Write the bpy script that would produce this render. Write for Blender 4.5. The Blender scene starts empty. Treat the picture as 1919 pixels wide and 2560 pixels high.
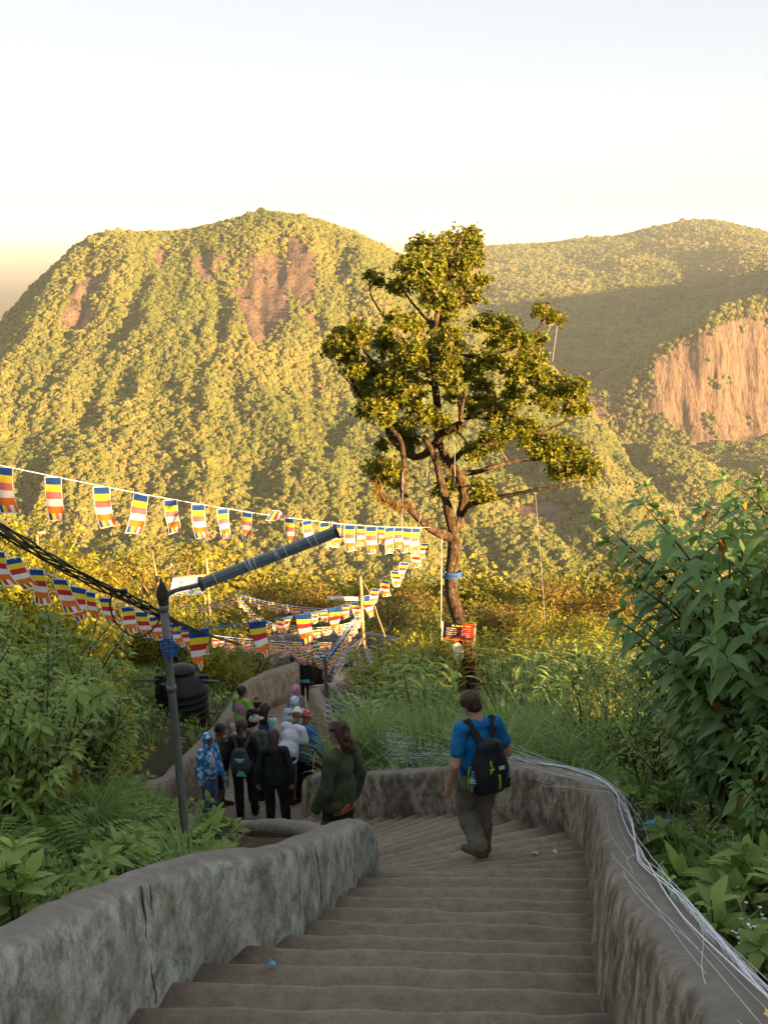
import bpy, bmesh, math, random
import numpy as np
from mathutils import Vector, Matrix, noise as mnoise

rnd = random.Random(7)
nrg = np.random.default_rng(11)
R = math.radians

# ------------------------------------------------------------------ camera
PITCH = R(14.7)
FPX, CX, CY = 2745.0, 959.5, 1280.0
SP, CP = math.sin(PITCH), math.cos(PITCH)
scene = bpy.context.scene
col = scene.collection
cam_d = bpy.data.cameras.new("camera")
cam_d.sensor_fit = 'VERTICAL'
cam_d.sensor_height = 36.0
cam_d.sensor_width = 27.0
cam_d.lens = 36.0 * FPX / 2560.0
cam_d.clip_start = 0.1
cam_d.clip_end = 120000.0
cam = bpy.data.objects.new("camera", cam_d)
cam.rotation_euler = (math.pi / 2 - PITCH, 0, 0)
col.objects.link(cam)
scene.camera = cam

# ------------------------------------------------------------------ light
SUN_AZ = R(55.0)      # light travels to the left and away from the camera
SUN_EL = R(10.0)
world = bpy.data.worlds.new("World")
scene.world = world
world.use_nodes = True
wn = world.node_tree.nodes
wl = world.node_tree.links
wn.clear()
w_out = wn.new('ShaderNodeOutputWorld')
w_bg = wn.new('ShaderNodeBackground')
w_sky = wn.new('ShaderNodeTexSky')
w_sky.sky_type = 'NISHITA'
w_sky.sun_disc = False
w_sky.sun_elevation = SUN_EL
w_sky.altitude = 1800.0
w_sky.air_density = 0.8
w_sky.dust_density = 4.5
w_sky.ozone_density = 0.6
w_bg.inputs['Strength'].default_value = 0.100
# even out the dome: thin bright morning haze over the whole sky
w_gam = wn.new('ShaderNodeGamma')
w_gam.inputs[1].default_value = 0.28
wl.new(w_sky.outputs[0], w_gam.inputs[0])
wl.new(w_gam.outputs[0], w_bg.inputs[0])
wl.new(w_bg.outputs[0], w_out.inputs[0])
# direction to the sun
SUN_DIR = Vector((math.sin(SUN_AZ) * math.cos(SUN_EL), -math.cos(SUN_AZ) * math.cos(SUN_EL), math.sin(SUN_EL)))
w_sky.sun_rotation = math.atan2(SUN_DIR.x, SUN_DIR.y)
sun_d = bpy.data.lights.new("sun", 'SUN')
sun_d.energy = 4.4
sun_d.angle = R(0.53)
sun_d.color = (1.0, 0.61, 0.27)
sun = bpy.data.objects.new("sun", sun_d)
sun.rotation_euler = SUN_DIR.to_track_quat('Z', 'Y').to_euler()
sun.location = (60, -60, 60)
col.objects.link(sun)
scene.view_settings.view_transform = 'Standard'
scene.view_settings.look = 'None'
scene.view_settings.gamma = 1.0
scene.view_settings.use_curve_mapping = False
scene.view_settings.exposure = 2.75
scene.cycles.max_bounces = 6
scene.cycles.diffuse_bounces = 3
scene.cycles.transparent_max_bounces = 8
scene.cycles.volume_bounces = 0
scene.cycles.sample_clamp_indirect = 6.0

HAZE_DENSITY = 0.000048
# ------------------------------------------------------------------ helpers
def P(px, py, D):
    """photo pixel at depth D along the camera axis -> point"""
    a = (px - CX) / FPX
    v = (py - CY) / FPX
    return Vector((D * a, D * (CP - v * SP), -D * (SP + v * CP)))
def PY(px, py, y):
    v = (py - CY) / FPX
    return P(px, py, y / (CP - v * SP))
def PZ(px, py, z):
    v = (py - CY) / FPX
    return P(px, py, -z / (SP + v * CP))
def proj(x, y, z):
    d = y * CP - z * SP
    d = np.where(np.abs(d) < 1e-6, 1e-6, d)
    u = -(y * SP + z * CP) / d
    return CX + FPX * x / d, CY + FPX * u, d

def tag(o, label=None, cat=None, group=None, kind=None):
    if label: o['label'] = label
    if cat: o['category'] = cat
    if group: o['group'] = group
    if kind: o['kind'] = kind
    return o

def empty(name, loc=(0, 0, 0), rz=0.0):
    o = bpy.data.objects.new(name, None)
    o.empty_display_size = 0.1
    o.location = loc
    o.rotation_euler = (0, 0, rz)
    col.objects.link(o)
    return o

def link(name, me, parent=None):
    o = bpy.data.objects.new(name, me)
    if parent is not None:
        o.parent = parent
    col.objects.link(o)
    return o

def copy_tree(o, parent=None):
    c = o.copy()
    col.objects.link(c)
    c.parent = parent
    for ch in list(o.children):
        copy_tree(ch, c)
    return c

def np_mesh(name, V, F, mats=None, smooth=False, fattr=None, vattr=None, fmat=None):
    V = np.asarray(V, dtype=np.float32).reshape(-1, 3)
    F = np.asarray(F, dtype=np.int32)
    me = bpy.data.meshes.new(name)
    n, k = F.shape
    me.vertices.add(len(V))
    me.vertices.foreach_set('co', V.ravel())
    me.loops.add(n * k)
    me.loops.foreach_set('vertex_index', F.ravel())
    me.polygons.add(n)
    me.polygons.foreach_set('loop_start', np.arange(0, n * k, k, dtype=np.int32))
    me.polygons.foreach_set('use_smooth', np.full(n, smooth, dtype=bool))
    if mats:
        for m in (mats if isinstance(mats, (list, tuple)) else [mats]):
            me.materials.append(m)
    if fmat is not None:
        me.polygons.foreach_set('material_index', np.asarray(fmat, dtype=np.int32))
    me.update(calc_edges=True)
    for nm, arr in (fattr or {}).items():
        a = me.attributes.new(nm, 'FLOAT', 'FACE')
        a.data.foreach_set('value', np.asarray(arr, dtype=np.float32))
    for nm, arr in (vattr or {}).items():
        a = me.attributes.new(nm, 'FLOAT', 'POINT')
        a.data.foreach_set('value', np.asarray(arr, dtype=np.float32))
    me.validate()
    return me

class MB:
    """collects shapes into one mesh; faces may carry a material index"""
    def __init__(self):
        self.v = []; self.f = []; self.m = []; self.s = []
    def add(self, verts, faces, mi=0, smooth=False):
        b = len(self.v)
        self.v.extend([tuple(p) for p in verts])
        for q in faces:
            self.f.append([b + i for i in q]); self.m.append(mi); self.s.append(smooth)
        return self
    def box(self, c, size, rot=None, mi=0, bevel=0.0):
        sx, sy, sz = [s / 2 for s in size]
        c = Vector(c)
        if bevel <= 0:
            vs = [Vector((x, y, z)) for x in (-sx, sx) for y in (-sy, sy) for z in (-sz, sz)]
            fs = [(0, 1, 3, 2), (4, 6, 7, 5), (0, 4, 5, 1), (2, 3, 7, 6), (0, 2, 6, 4), (1, 5, 7, 3)]
        else:
            bm = bmesh.new()
            bmesh.ops.create_cube(bm, size=1.0)
            for q in bm.verts:
                q.co = Vector((q.co.x * 2 * sx, q.co.y * 2 * sy, q.co.z * 2 * sz))
            bmesh.ops.bevel(bm, geom=list(bm.edges), offset=bevel, segments=2, affect='EDGES', profile=0.5)
            bm.verts.index_update()
            vs = [q.co.copy() for q in bm.verts]
            fs = [[q.index for q in f.verts] for f in bm.faces]
            bm.free()
        if rot is not None:
            vs = [rot @ p for p in vs]
        return self.add([p + c for p in vs], fs, mi)
    def tube(self, pts, rad, n=8, mi=0, cap=True, smooth=True, flat=1.0, up=None):
        pts = [Vector(p) for p in pts]
        if not isinstance(rad, (list, tuple, np.ndarray)):
            rad = [rad] * len(pts)
        vs = []; fs = []
        prev = None
        for i, p in enumerate(pts):
            d = (pts[min(i + 1, len(pts) - 1)] - pts[max(i - 1, 0)])
            if d.length < 1e-9: d = Vector((0, 0, 1))
            d.normalize()
            if prev is None:
                a = Vector(up) if up else (Vector((0, 0, 1)) if abs(d.z) < 0.9 else Vector((1, 0, 0)))
                s = d.cross(a).normalized()
            else:
                s = (prev - d * prev.dot(d))
                s = s.normalized() if s.length > 1e-6 else d.orthogonal().normalized()
            prev = s
            t = s.cross(d)
            for k in range(n):
                an = 2 * math.pi * k / n
                vs.append(p + s * (math.cos(an) * rad[i]) + t * (math.sin(an) * rad[i] * flat))
        for i in range(len(pts) - 1):
            for k in range(n):
                a = i * n + k; b = i * n + (k + 1) % n
                fs.append((a, b, b + n, a + n))
        if cap:
            fs.append(tuple(reversed(range(n))))
            fs.append(tuple(range((len(pts) - 1) * n, len(pts) * n)))
        return self.add(vs, fs, mi, smooth)
    def lathe(self, prof, c=(0, 0, 0), n=24, mi=0, smooth=True, rot=None, sx=1.0, sy=1.0):
        c = Vector(c); vs = []; fs = []
        for r, z in prof:
            for k in range(n):
                a = 2 * math.pi * k / n
                p = Vector((r * math.cos(a) * sx, r * math.sin(a) * sy, z))
                vs.append((rot @ p if rot is not None else p) + c)
        for i in range(len(prof) - 1):
            for k in range(n):
                a = i * n + k; b = i * n + (k + 1) % n
                fs.append((a, b, b + n, a + n))
        if prof[0][0] > 1e-5: fs.append(tuple(reversed(range(n))))
        if prof[-1][0] > 1e-5: fs.append(tuple(range((len(prof) - 1) * n, len(prof) * n)))
        return self.add(vs, fs, mi, smooth)
    def ball(self, c, r, n=12, mi=0, rot=None):
        r = (r, r, r) if not isinstance(r, (tuple, list)) else r
        prof = [(math.sin(math.pi * i / (n // 2 + 2)), -math.cos(math.pi * i / (n // 2 + 2))) for i in range(n // 2 + 3)]
        vs = []; c = Vector(c); fs = []
        for rr, z in prof:
            for k in range(n):
                a = 2 * math.pi * k / n
                p = Vector((rr * math.cos(a) * r[0], rr * math.sin(a) * r[1], z * r[2]))
                vs.append((rot @ p if rot is not None else p) + c)
        for i in range(len(prof) - 1):
            for k in range(n):
                a = i * n + k; b = i * n + (k + 1) % n
                fs.append((a, b, b + n, a + n))
        return self.add(vs, fs, mi, True)
    def mesh(self, name, mats):
        me = bpy.data.meshes.new(name)
        me.from_pydata([tuple(p) for p in self.v], [], self.f)
        for m in (mats if isinstance(mats, (list, tuple)) else [mats]):
            me.materials.append(m)
        me.polygons.foreach_set('material_index', np.asarray(self.m, dtype=np.int32))
        me.polygons.foreach_set('use_smooth', np.asarray(self.s, dtype=bool))
        me.validate(clean_customdata=False)
        me.update()
        return me
    def build(self, name, mats, parent=None):
        return link(name, self.mesh(name, mats), parent)

def catmull(pts, n):
    """smooth curve through points, n samples per span"""
    pts = [Vector(p) for p in pts]
    out = []
    for i in range(len(pts) - 1):
        p0 = pts[max(i - 1, 0)]; p1 = pts[i]; p2 = pts[i + 1]; p3 = pts[min(i + 2, len(pts) - 1)]
        for k in range(n):
            t = k / n
            out.append(0.5 * ((2 * p1) + (p2 - p0) * t + (2 * p0 - 5 * p1 + 4 * p2 - p3) * t * t + (3 * p1 - p0 - 3 * p2 + p3) * t ** 3))
    out.append(pts[-1])
    return out

def vnoise(x, y, z=0.0, seed=0, oct=4, gain=0.5):
    """numpy value noise in about -1..1"""
    x = np.asarray(x, dtype=np.float64); y = np.asarray(y, dtype=np.float64)
    z = np.broadcast_to(np.asarray(z, dtype=np.float64), np.broadcast(x, y).shape)
    tot = np.zeros(np.broadcast(x, y).shape); amp = 1.0; s = 0.0; fr = 1.0
    def h(i, j, k):
        q = (i.astype(np.int64) * 374761393 + j.astype(np.int64) * 668265263 + k.astype(np.int64) * 2147483647 + seed * 97531) & 0x7fffffff
        q = ((q ^ (q >> 13)) * 1274126177) & 0x7fffffff
        q = q ^ (q >> 16)
        return (q & 0xffff) / 32767.5 - 1.0
    for o in range(oct):
        X, Y, Z = x * fr + 13.7 * o, y * fr + 7.1 * o, z * fr + 3.3 * o
        i, j, k = np.floor(X), np.floor(Y), np.floor(Z)
        f, g, e = X - i, Y - j, Z - k
        f = f * f * (3 - 2 * f); g = g * g * (3 - 2 * g); e = e * e * (3 - 2 * e)
        def L(k2):
            a = h(i, j, k2); b = h(i + 1, j, k2); c = h(i, j + 1, k2); d = h(i + 1, j + 1, k2)
            return (a * (1 - f) + b * f) * (1 - g) + (c * (1 - f) + d * f) * g
        tot += amp * (L(k) * (1 - e) + L(k + 1) * e)
        s += amp; amp *= gain; fr *= 2.03
    return tot / s

# ------------------------------------------------------------------ materials
def nodes_of(name):
    m = bpy.data.materials.new(name)
    m.use_nodes = True
    nt = m.node_tree
    for n in list(nt.nodes): nt.nodes.remove(n)
    out = nt.nodes.new('ShaderNodeOutputMaterial')
    return m, nt, out
def srgb(r, g, b):
    f = lambda c: c / 12.92 if c <= 0.04045 else ((c + 0.055) / 1.055) ** 2.4
    return (f(r / 255), f(g / 255), f(b / 255), 1.0)
def rgba(c):
    return tuple(c) if len(c) == 4 else tuple(c) + (1.0,)
def ramp(nt, fac, stops):
    r = nt.nodes.new('ShaderNodeValToRGB')
    el = r.color_ramp.elements
    while len(el) < len(stops): el.new(0.5)
    for e, (p, c) in zip(el, stops):
        e.position = p; e.color = rgba(c)
    nt.links.new(fac, r.inputs[0])
    return r.outputs[0]
def noise_tex(nt, vec, scale, detail=4, rough=0.55, dist=0.0):
    n = nt.nodes.new('ShaderNodeTexNoise')
    n.inputs['Scale'].default_value = scale
    n.inputs['Detail'].default_value = detail
    n.inputs['Roughness'].default_value = rough
    n.inputs['Distortion'].default_value = dist
    if vec is not None: nt.links.new(vec, n.inputs['Vector'])
    return n.outputs['Fac']
def mixc(nt, fac, a, b, mode='MIX'):
    n = nt.nodes.new('ShaderNodeMix')
    n.data_type = 'RGBA'; n.blend_type = mode
    for val, sock in ((fac, n.inputs[0]), (a, n.inputs[6]), (b, n.inputs[7])):
        if isinstance(val, bpy.types.NodeSocket): nt.links.new(val, sock)
        elif isinstance(val, (int, float)): sock.default_value = val
        else: sock.default_value = rgba(val)
    return n.outputs[2]
def mth(nt, op, a, b=None, clamp=False):
    n = nt.nodes.new('ShaderNodeMath'); n.operation = op; n.use_clamp = clamp
    for val, sock in ((a, n.inputs[0]), (b, n.inputs[1])):
        if val is None: continue
        if isinstance(val, bpy.types.NodeSocket): nt.links.new(val, sock)
        else: sock.default_value = val
    return n.outputs[0]
def coords(nt, kind='Object', scale=None):
    if kind == 'Position':
        g = nt.nodes.new('ShaderNodeNewGeometry'); s = g.outputs['Position']
    else:
        t = nt.nodes.new('ShaderNodeTexCoord'); s = t.outputs[kind]
    if scale:
        mp = nt.nodes.new('ShaderNodeMapping'); mp.inputs['Scale'].default_value = scale
        nt.links.new(s, mp.inputs['Vector']); s = mp.outputs[0]
    return s
def bump(nt, h, strength=0.3, dist=0.02):
    b = nt.nodes.new('ShaderNodeBump')
    b.inputs['Strength'].default_value = strength; b.inputs['Distance'].default_value = dist
    nt.links.new(h, b.inputs['Height'])
    return b.outputs[0]
def attr(nt, name, kind='GEOMETRY'):
    a = nt.nodes.new('ShaderNodeAttribute'); a.attribute_name = name; a.attribute_type = kind
    return a.outputs['Fac']
def principled(nt, out, color, rough=0.7, spec=0.3, metal=0.0, normal=None, **kw):
    b = nt.nodes.new('ShaderNodeBsdfPrincipled')
    for val, nm in ((color, 'Base Color'), (rough, 'Roughness'), (spec, 'Specular IOR Level'), (metal, 'Metallic')):
        if isinstance(val, bpy.types.NodeSocket): nt.links.new(val, b.inputs[nm])
        elif nm == 'Base Color': b.inputs[nm].default_value = rgba(val)
        else: b.inputs[nm].default_value = val
    for k, v in kw.items(): b.inputs[k].default_value = v
    if normal is not None: nt.links.new(normal, b.inputs['Normal'])
    if out is not None: nt.links.new(b.outputs[0], out.inputs[0])
    return b
MATS = {}
def pm(name, c1, c2=None, scale=8.0, rough=0.75, spec=0.25, bmp=0.0, bscale=None, bdist=0.01, metal=0.0, lo=0.35, hi=0.65, kind='Object', stretch=None):
    """two-tone noise material"""
    if name in MATS: return MATS[name]
    m, nt, out = nodes_of(name)
    vec = coords(nt, kind, stretch)
    c2 = c2 if c2 is not None else tuple(x * 0.7 for x in c1[:3])
    f = noise_tex(nt, vec, scale, 5)
    c = ramp(nt, f, [(lo, c1), (hi, c2)])
    nrm = None
    if bmp > 0:
        nrm = bump(nt, noise_tex(nt, vec, bscale or scale * 4, 5), bmp, bdist)
    principled(nt, out, c, rough, spec, metal, nrm)
    MATS[name] = m
    return m
def leafmat(name, c1, c2, rough=0.5, spec=0.35, trans=0.3, old=None, var=0.5):
    """leaf: 'tint' per face blends c1..c2, thin-leaf light through it"""
    if name in MATS: return MATS[name]
    m, nt, out = nodes_of(name)
    t = attr(nt, 'tint')
    oi = nt.nodes.new('ShaderNodeObjectInfo')
    rr = mth(nt, 'MULTIPLY', oi.outputs['Random'], var)
    ff = mth(nt, 'ADD', mth(nt, 'MULTIPLY', t, 1.0 - var * 0.5), mth(nt, 'SUBTRACT', rr, var * 0.25), True)
    stops = [(0.0, c1), (0.85, c2)]
    if old: stops = [(0.0, c1), (0.88, c2), (0.955, old), (1.0, old)]
    c = ramp(nt, t if old else ff, stops)
    if old:
        hv = nt.nodes.new('ShaderNodeHueSaturation')
        nt.links.new(c, hv.inputs['Color'])
        nt.links.new(mth(nt, 'ADD', mth(nt, 'MULTIPLY', oi.outputs['Random'], 0.5), 0.75), hv.inputs['Value'])
        c = hv.outputs[0]
    b = principled(nt, None, c, rough, spec)
    tr = nt.nodes.new('ShaderNodeBsdfTranslucent')
    hs = nt.nodes.new('ShaderNodeHueSaturation'); hs.inputs['Saturation'].default_value = 1.15; hs.inputs['Value'].default_value = 1.25
    nt.links.new(c, hs.inputs['Color']); nt.links.new(hs.outputs[0], tr.inputs['Color'])
    mx = nt.nodes.new('ShaderNodeMixShader'); mx.inputs[0].default_value = trans
    nt.links.new(b.outputs[0], mx.inputs[1]); nt.links.new(tr.outputs[0], mx.inputs[2])
    nt.links.new(mx.outputs[0], out.inputs[0])
    MATS[name] = m
    return m
# ------------------------------------------------------------------ the stair path
# base lines of the path: left and right foot of the parapets (x, y, z)
LB = [(-2.1, -2.5, -0.47), (-1.62, 0.0, -1.60), (-1.0, 4.3, -3.52), (-0.486, 5.59, -4.12), (-0.12, 7.53, -5.0),
      (-0.02, 7.9, -5.3), (-0.12, 8.25, -5.5), (-0.62, 9.2, -6.1), (-1.2, 10.9, -7.15), (-1.78, 12.3, -8.0), (-2.42, 13.9, -8.85),
      (-3.15, 15.3, -9.25), (-3.35, 17.0, -9.75), (-3.15, 20.3, -10.55), (-3.4, 25.0, -11.95), (-2.75, 28.6, -12.95), (-3.4, 30.2, -14.0), (-3.6, 33.0, -15.2), (-4.8, 40.5, -17.5)]
RB = [(0.15, -2.5, -0.47), (0.52, 0.0, -1.60), (0.98, 4.25, -3.52), (1.2, 5.5, -4.12), (1.47, 6.96, -4.75),
      (1.67, 8.15, -5.25), (1.77, 9.2, -5.72), (1.66, 9.75, -5.95), (1.35, 10.35, -6.2), (1.1, 10.9, -6.45), (0.71, 11.7, -6.9),
      (0.2, 12.3, -7.3), (-1.1, 13.9, -8.2), (-1.22, 14.4, -8.55), (-1.05, 16.5, -9.4), (-0.95, 18.3, -9.9), (-1.3, 21.5, -10.9), (-1.95, 26.0, -12.2), (-1.1, 27.6, -12.75), (-0.3, 29.0, -13.4), (0.2, 30.5, -14.15), (0.6, 35.0, -16.0), (0.3, 40.5, -17.5)]
def poly_at(poly, zt):
    for a, b in zip(poly[:-1], poly[1:]):
        if (a[2] - zt) * (b[2] - zt) <= 0 and a[2] != b[2]:
            t = (zt - a[2]) / (b[2] - a[2])
            return Vector((a[0] + (b[0] - a[0]) * t, a[1] + (b[1] - a[1]) * t, zt))
    return Vector(poly[-1])

WALL_H = 0.72
# parapet centre lines are the base lines pushed outwards by half the thickness
def offset_line(poly, d):
    pts = [Vector((p[0], p[1])) for p in poly]
    out = []
    for i, p in enumerate(pts):
        t = (pts[min(i + 1, len(pts) - 1)] - pts[max(i - 1, 0)]).normalized()
        nrm = Vector((-t.y, t.x))
        out.append((p.x + nrm.x * d, p.y + nrm.y * d, poly[i][2]))
    return out

# ------------------------------------------------------------------ ground height
def seg_dist(x, y, poly):
    best = np.full(x.shape, 1e9); bz = np.zeros(x.shape)
    for a, b in zip(poly[:-1], poly[1:]):
        dx, dy = b[0] - a[0], b[1] - a[1]
        t = np.clip(((x - a[0]) * dx + (y - a[1]) * dy) / (dx * dx + dy * dy + 1e-9), 0, 1)
        d = np.hypot(x - a[0] - t * dx, y - a[1] - t * dy)
        z = a[2] + t * (b[2] - a[2])
        m = d < best
        best = np.where(m, d, best); bz = np.where(m, z, bz)
    return best, bz
CORR = np.array([(p[0], p[1]) for p in LB] + [(p[0], p[1]) for p in reversed(RB)])
def inside(x, y, poly):
    r = np.zeros(x.shape, dtype=bool)
    n = len(poly); j = n - 1
    for i in range(n):
        xi, yi = poly[i]; xj, yj = poly[j]
        c = ((yi > y) != (yj > y)) & (x < (xj - xi) * (y - yi) / ((yj - yi) if yj != yi else 1e-9) + xi)
        r ^= c; j = i
    return r
BY = np.array([-400, -60, -2.5, 0, 4.3, 12, 20.5, 28, 40, 60, 100, 160, 250, 400, 600, 900, 1300, 3000])
BZ = np.array([175, 30, 0.1, -1.45, -3.35, -6.45, -9.3, -13.0, -18.1, -26.0, -41.5, -62.0, -95, -156, -250, -385, -520, -560])
GC = np.array([-200, -60, 0, 5.5, 7.4, 8.3, 10.1, 13.5, 16.0, 17.8, 19.7, 20.7, 24.9, 30, 40, 80, 160, 400, 2000])
GG = np.array([60, 22, 4.0, 0.6, -0.9, -3.0, -4.0, -4.6, -5.1, -6.3, -8.2, -8.9, -12.0, -16.5, -24, -58, -128, -400, -3000])  # brow heights of the unseen ridge, fitted to the wanted shade edge
SA, CA, TE = math.sin(SUN_AZ), math.cos(SUN_AZ), math.tan(SUN_EL)
def ridge(x, y):
    """unseen shoulder of the peak, right of and behind the camera: brow shaped to keep the sun off the stairs"""
    c = x * CA + y * SA
    t = -x * SA + y * CA
    z0 = np.interp(c, GC, GG) + 60 * TE
    z0 = z0 + 0.35 * vnoise(c * 0.35, c * 0 + 3.0, seed=5, oct=3)
    return z0 - 0.42 * np.abs(t + 60)
def ground_z(x, y):
    x = np.asarray(x, dtype=np.float64); y = np.asarray(y, dtype=np.float64)
    B = np.interp(y, BY, BZ)
    left = np.clip((-x - 1.0) / 1.5, 0, 1)
    B = B + 0.35 * left * np.clip(1 - y / 40, 0, 1)
    far = np.clip((y - 30) / 60, 0, 1)
    B = B + 0.30 * np.clip(-x - 3.6, 0, 12) * (1 - far)
    B = B + 0.10 * vnoise(x * 0.9, y * 0.9, seed=1, oct=3) * (1 - far)
    B = B + far * 0.03 * np.clip(y, 0, 400) * vnoise(x * 0.012, y * 0.008, seed=2, oct=3)
    dl, zl = seg_dist(x, y, LB); dr, zr = seg_dist(x, y, RB)
    d = np.minimum(dl, dr); zz = np.where(dl < dr, zl, zr)
    cap = zz + WALL_H - 0.22 + 0.55 * np.clip(d - 0.3, 0, 50) + 0.04 * vnoise(x * 2.2, y * 2.2, seed=4, oct=2)
    # right of the first flight the ground lies lower than the wall top
    low = np.clip((9.0 - y) / 3.0, 0, 1) * (x > 0.5)
    cap = cap - 0.42 * low
    near = (y < 42)
    plot = (x < 0) & (y > 5.5) & (y < 14) & (x > -1.5 - 0.36 * (y - 7.5))
    cap = cap - 0.14 * plot
    out = np.where(near, np.minimum(B, cap), B)
    ins = inside(x, y, CORR) & (y < 41) & (y > -2.5)
    out = np.where(ins, np.minimum(zl, zr) - 0.75, out)
    edge = (~ins) & (d < 0.24) & near
    out = np.where(edge, zz - 0.5, out)
    rz = ridge(x, y)
    cc = x * CA + y * SA; tt = -x * SA + y * CA
    lim = np.interp(cc, GC, GG) - tt * TE - 0.6 + 0.12 * (tt + 6)  # unseen slope held below the ridge's shadow line
    out = np.where(tt < -6, np.minimum(out, lim), out)
    out = np.where(d > 3, np.maximum(out, rz), out)
    return out
def gz(x, y):
    return float(ground_z(np.array([x]), np.array([y]))[0])

# ------------------------------------------------------------------ ground sheet
def ground_material():
    m, nt, out = nodes_of('soil_and_litter')
    v = coords(nt, 'Position')
    f1 = noise_tex(nt, v, 1.6, 6, 0.6)
    f2 = noise_tex(nt, v, 14.0, 5, 0.65)
    c = ramp(nt, f1, [(0.3, (0.055, 0.036, 0.022)), (0.5, (0.045, 0.048, 0.02)), (0.7, (0.04, 0.062, 0.02))])
    c = mixc(nt, mth(nt, 'MULTIPLY', f2, 0.6), c, (0.10, 0.075, 0.045))
    principled(nt, out, c, 0.95, 0.1, 0, bump(nt, f2, 0.8, 0.05))
    return m
us = np.concatenate([np.linspace(-1, 1, 341)])
ys = np.unique(np.concatenate([np.linspace(-300, -3, 40), np.arange(-3, 34, 0.2), np.arange(34, 62, 0.8), 62 * (1300 / 62) ** np.linspace(0, 1, 60)]))
GU, GY = np.meshgrid(us, ys)
GX = np.sign(GU) * np.abs(GU) ** 2.3 * (50 + 1.1 * np.abs(GY))
GZ = ground_z(GX, GY)
nr, nc = GX.shape
idx = np.arange(nr * nc).reshape(nr, nc)
F = np.stack([idx[:-1, :-1], idx[:-1, 1:], idx[1:, 1:], idx[1:, :-1]], -1).reshape(-1, 4)
M_SOIL = ground_material()
ground = link('ground', np_mesh('ground', np.stack([GX, GY, GZ], -1).reshape(-1, 3), F, M_SOIL, True))
tag(ground, kind='structure')

# ------------------------------------------------------------------ mountains
def in_px(polys, x, y, z):
    u, v, d = proj(x, y, z)
    r = np.zeros(x.shape, dtype=bool)
    for p in polys:
        r |= inside(u, v, p)
    return r
def hill_material(name, rock1, rock2):
    m, nt, out = nodes_of(name)
    v = coords(nt, 'Position')
    rk = attr(nt, 'rock')
    st = nt.nodes.new('ShaderNodeMapping'); st.inputs['Scale'].default_value = (0.09, 0.05, 0.012)
    nt.links.new(v, st.inputs['Vector'])
    fr = noise_tex(nt, st.outputs[0], 1.0, 7, 0.65, 0.6)
    st2 = nt.nodes.new('ShaderNodeMapping'); st2.inputs['Scale'].default_value = (0.35, 0.2, 0.03)
    nt.links.new(v, st2.inputs['Vector'])
    fr2 = noise_tex(nt, st2.outputs[0], 1.0, 6, 0.6, 0.3)
    crk = ramp(nt, fr2, [(0.33, rock2), (0.45, rock1), (0.62, tuple(c * 1.25 for c in rock1))])
    crk = mixc(nt, ramp(nt, fr, [(0.35, (1, 1, 1)), (0.5, (0, 0, 0))]), crk, tuple(c * 0.55 for c in rock2))
    fg = noise_tex(nt, v, 0.05, 6, 0.6)
    cg = ramp(nt, fg, [(0.3, (0.018, 0.024, 0.008)), (0.6, (0.035, 0.034, 0.012)), (0.75, (0.05, 0.04, 0.016))])
    c = mixc(nt, rk, cg, crk)
    h = mth(nt, 'ADD', mth(nt, 'MULTIPLY', fr, 1.0), mth(nt, 'MULTIPLY', fr2, 0.5))
    principled(nt, out, c, 0.95, 0.1, 0, bump(nt, h, 1.0, 9.0))
    return m
M_HILL = hill_material('forest_floor_and_granite', (0.18, 0.122, 0.083), (0.10, 0.066, 0.045))

def heightfield(name, xs, ysr, fz, rockfn):
    X, Y = np.meshgrid(xs, ysr)
    Z = fz(X, Y)
    rk = rockfn(X, Y, Z).astype(np.float32)
    n1, n2 = X.shape
    ii = np.arange(n1 * n2).reshape(n1, n2)
    Fh = np.stack([ii[:-1, :-1], ii[:-1, 1:], ii[1:, 1:], ii[1:, :-1]], -1).reshape(-1, 4)
    o = link(name, np_mesh(name, np.stack([X, Y, Z], -1).reshape(-1, 3), Fh, M_HILL, True, vattr={'rock': rk.ravel()}))
    tag(o, kind='structure')
    return o

def crest_from_px(pts, yc):
    a = [PY(px, py, yc) for px, py in pts]
    return np.array([p.x for p in a]), np.array([p.z for p in a])
MX, MZ = crest_from_px([(-600, 1500), (-250, 1190), (0, 838), (40, 790), (87, 728), (150, 660), (214, 602), (266, 585), (405, 581), (486, 573), (579, 550), (625, 536), (683, 529), (752, 541),
                        (833, 562), (903, 591), (961, 619), (1007, 648), (1100, 722), (1215, 803), (1350, 905), (1450, 1005), (1500, 1100), (1600, 1250), (1800, 1400)], 1900)
GS = np.array([-0.6, -0.25, -0.08, 0.0, 0.07, 0.14, 0.22, 0.32, 0.45, 0.6, 0.8, 1.0, 1.3])
GV = np.array([0.30, 0.75, 0.955, 1.0, 0.97, 0.88, 0.74, 0.58, 0.42, 0.28, 0.13, 0.0, -0.2])
def smooth_interp(q, a, b, w):
    return (np.interp(q - w, a, b) + 2 * np.interp(q, a, b) + np.interp(q + w, a, b)) / 4
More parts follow.
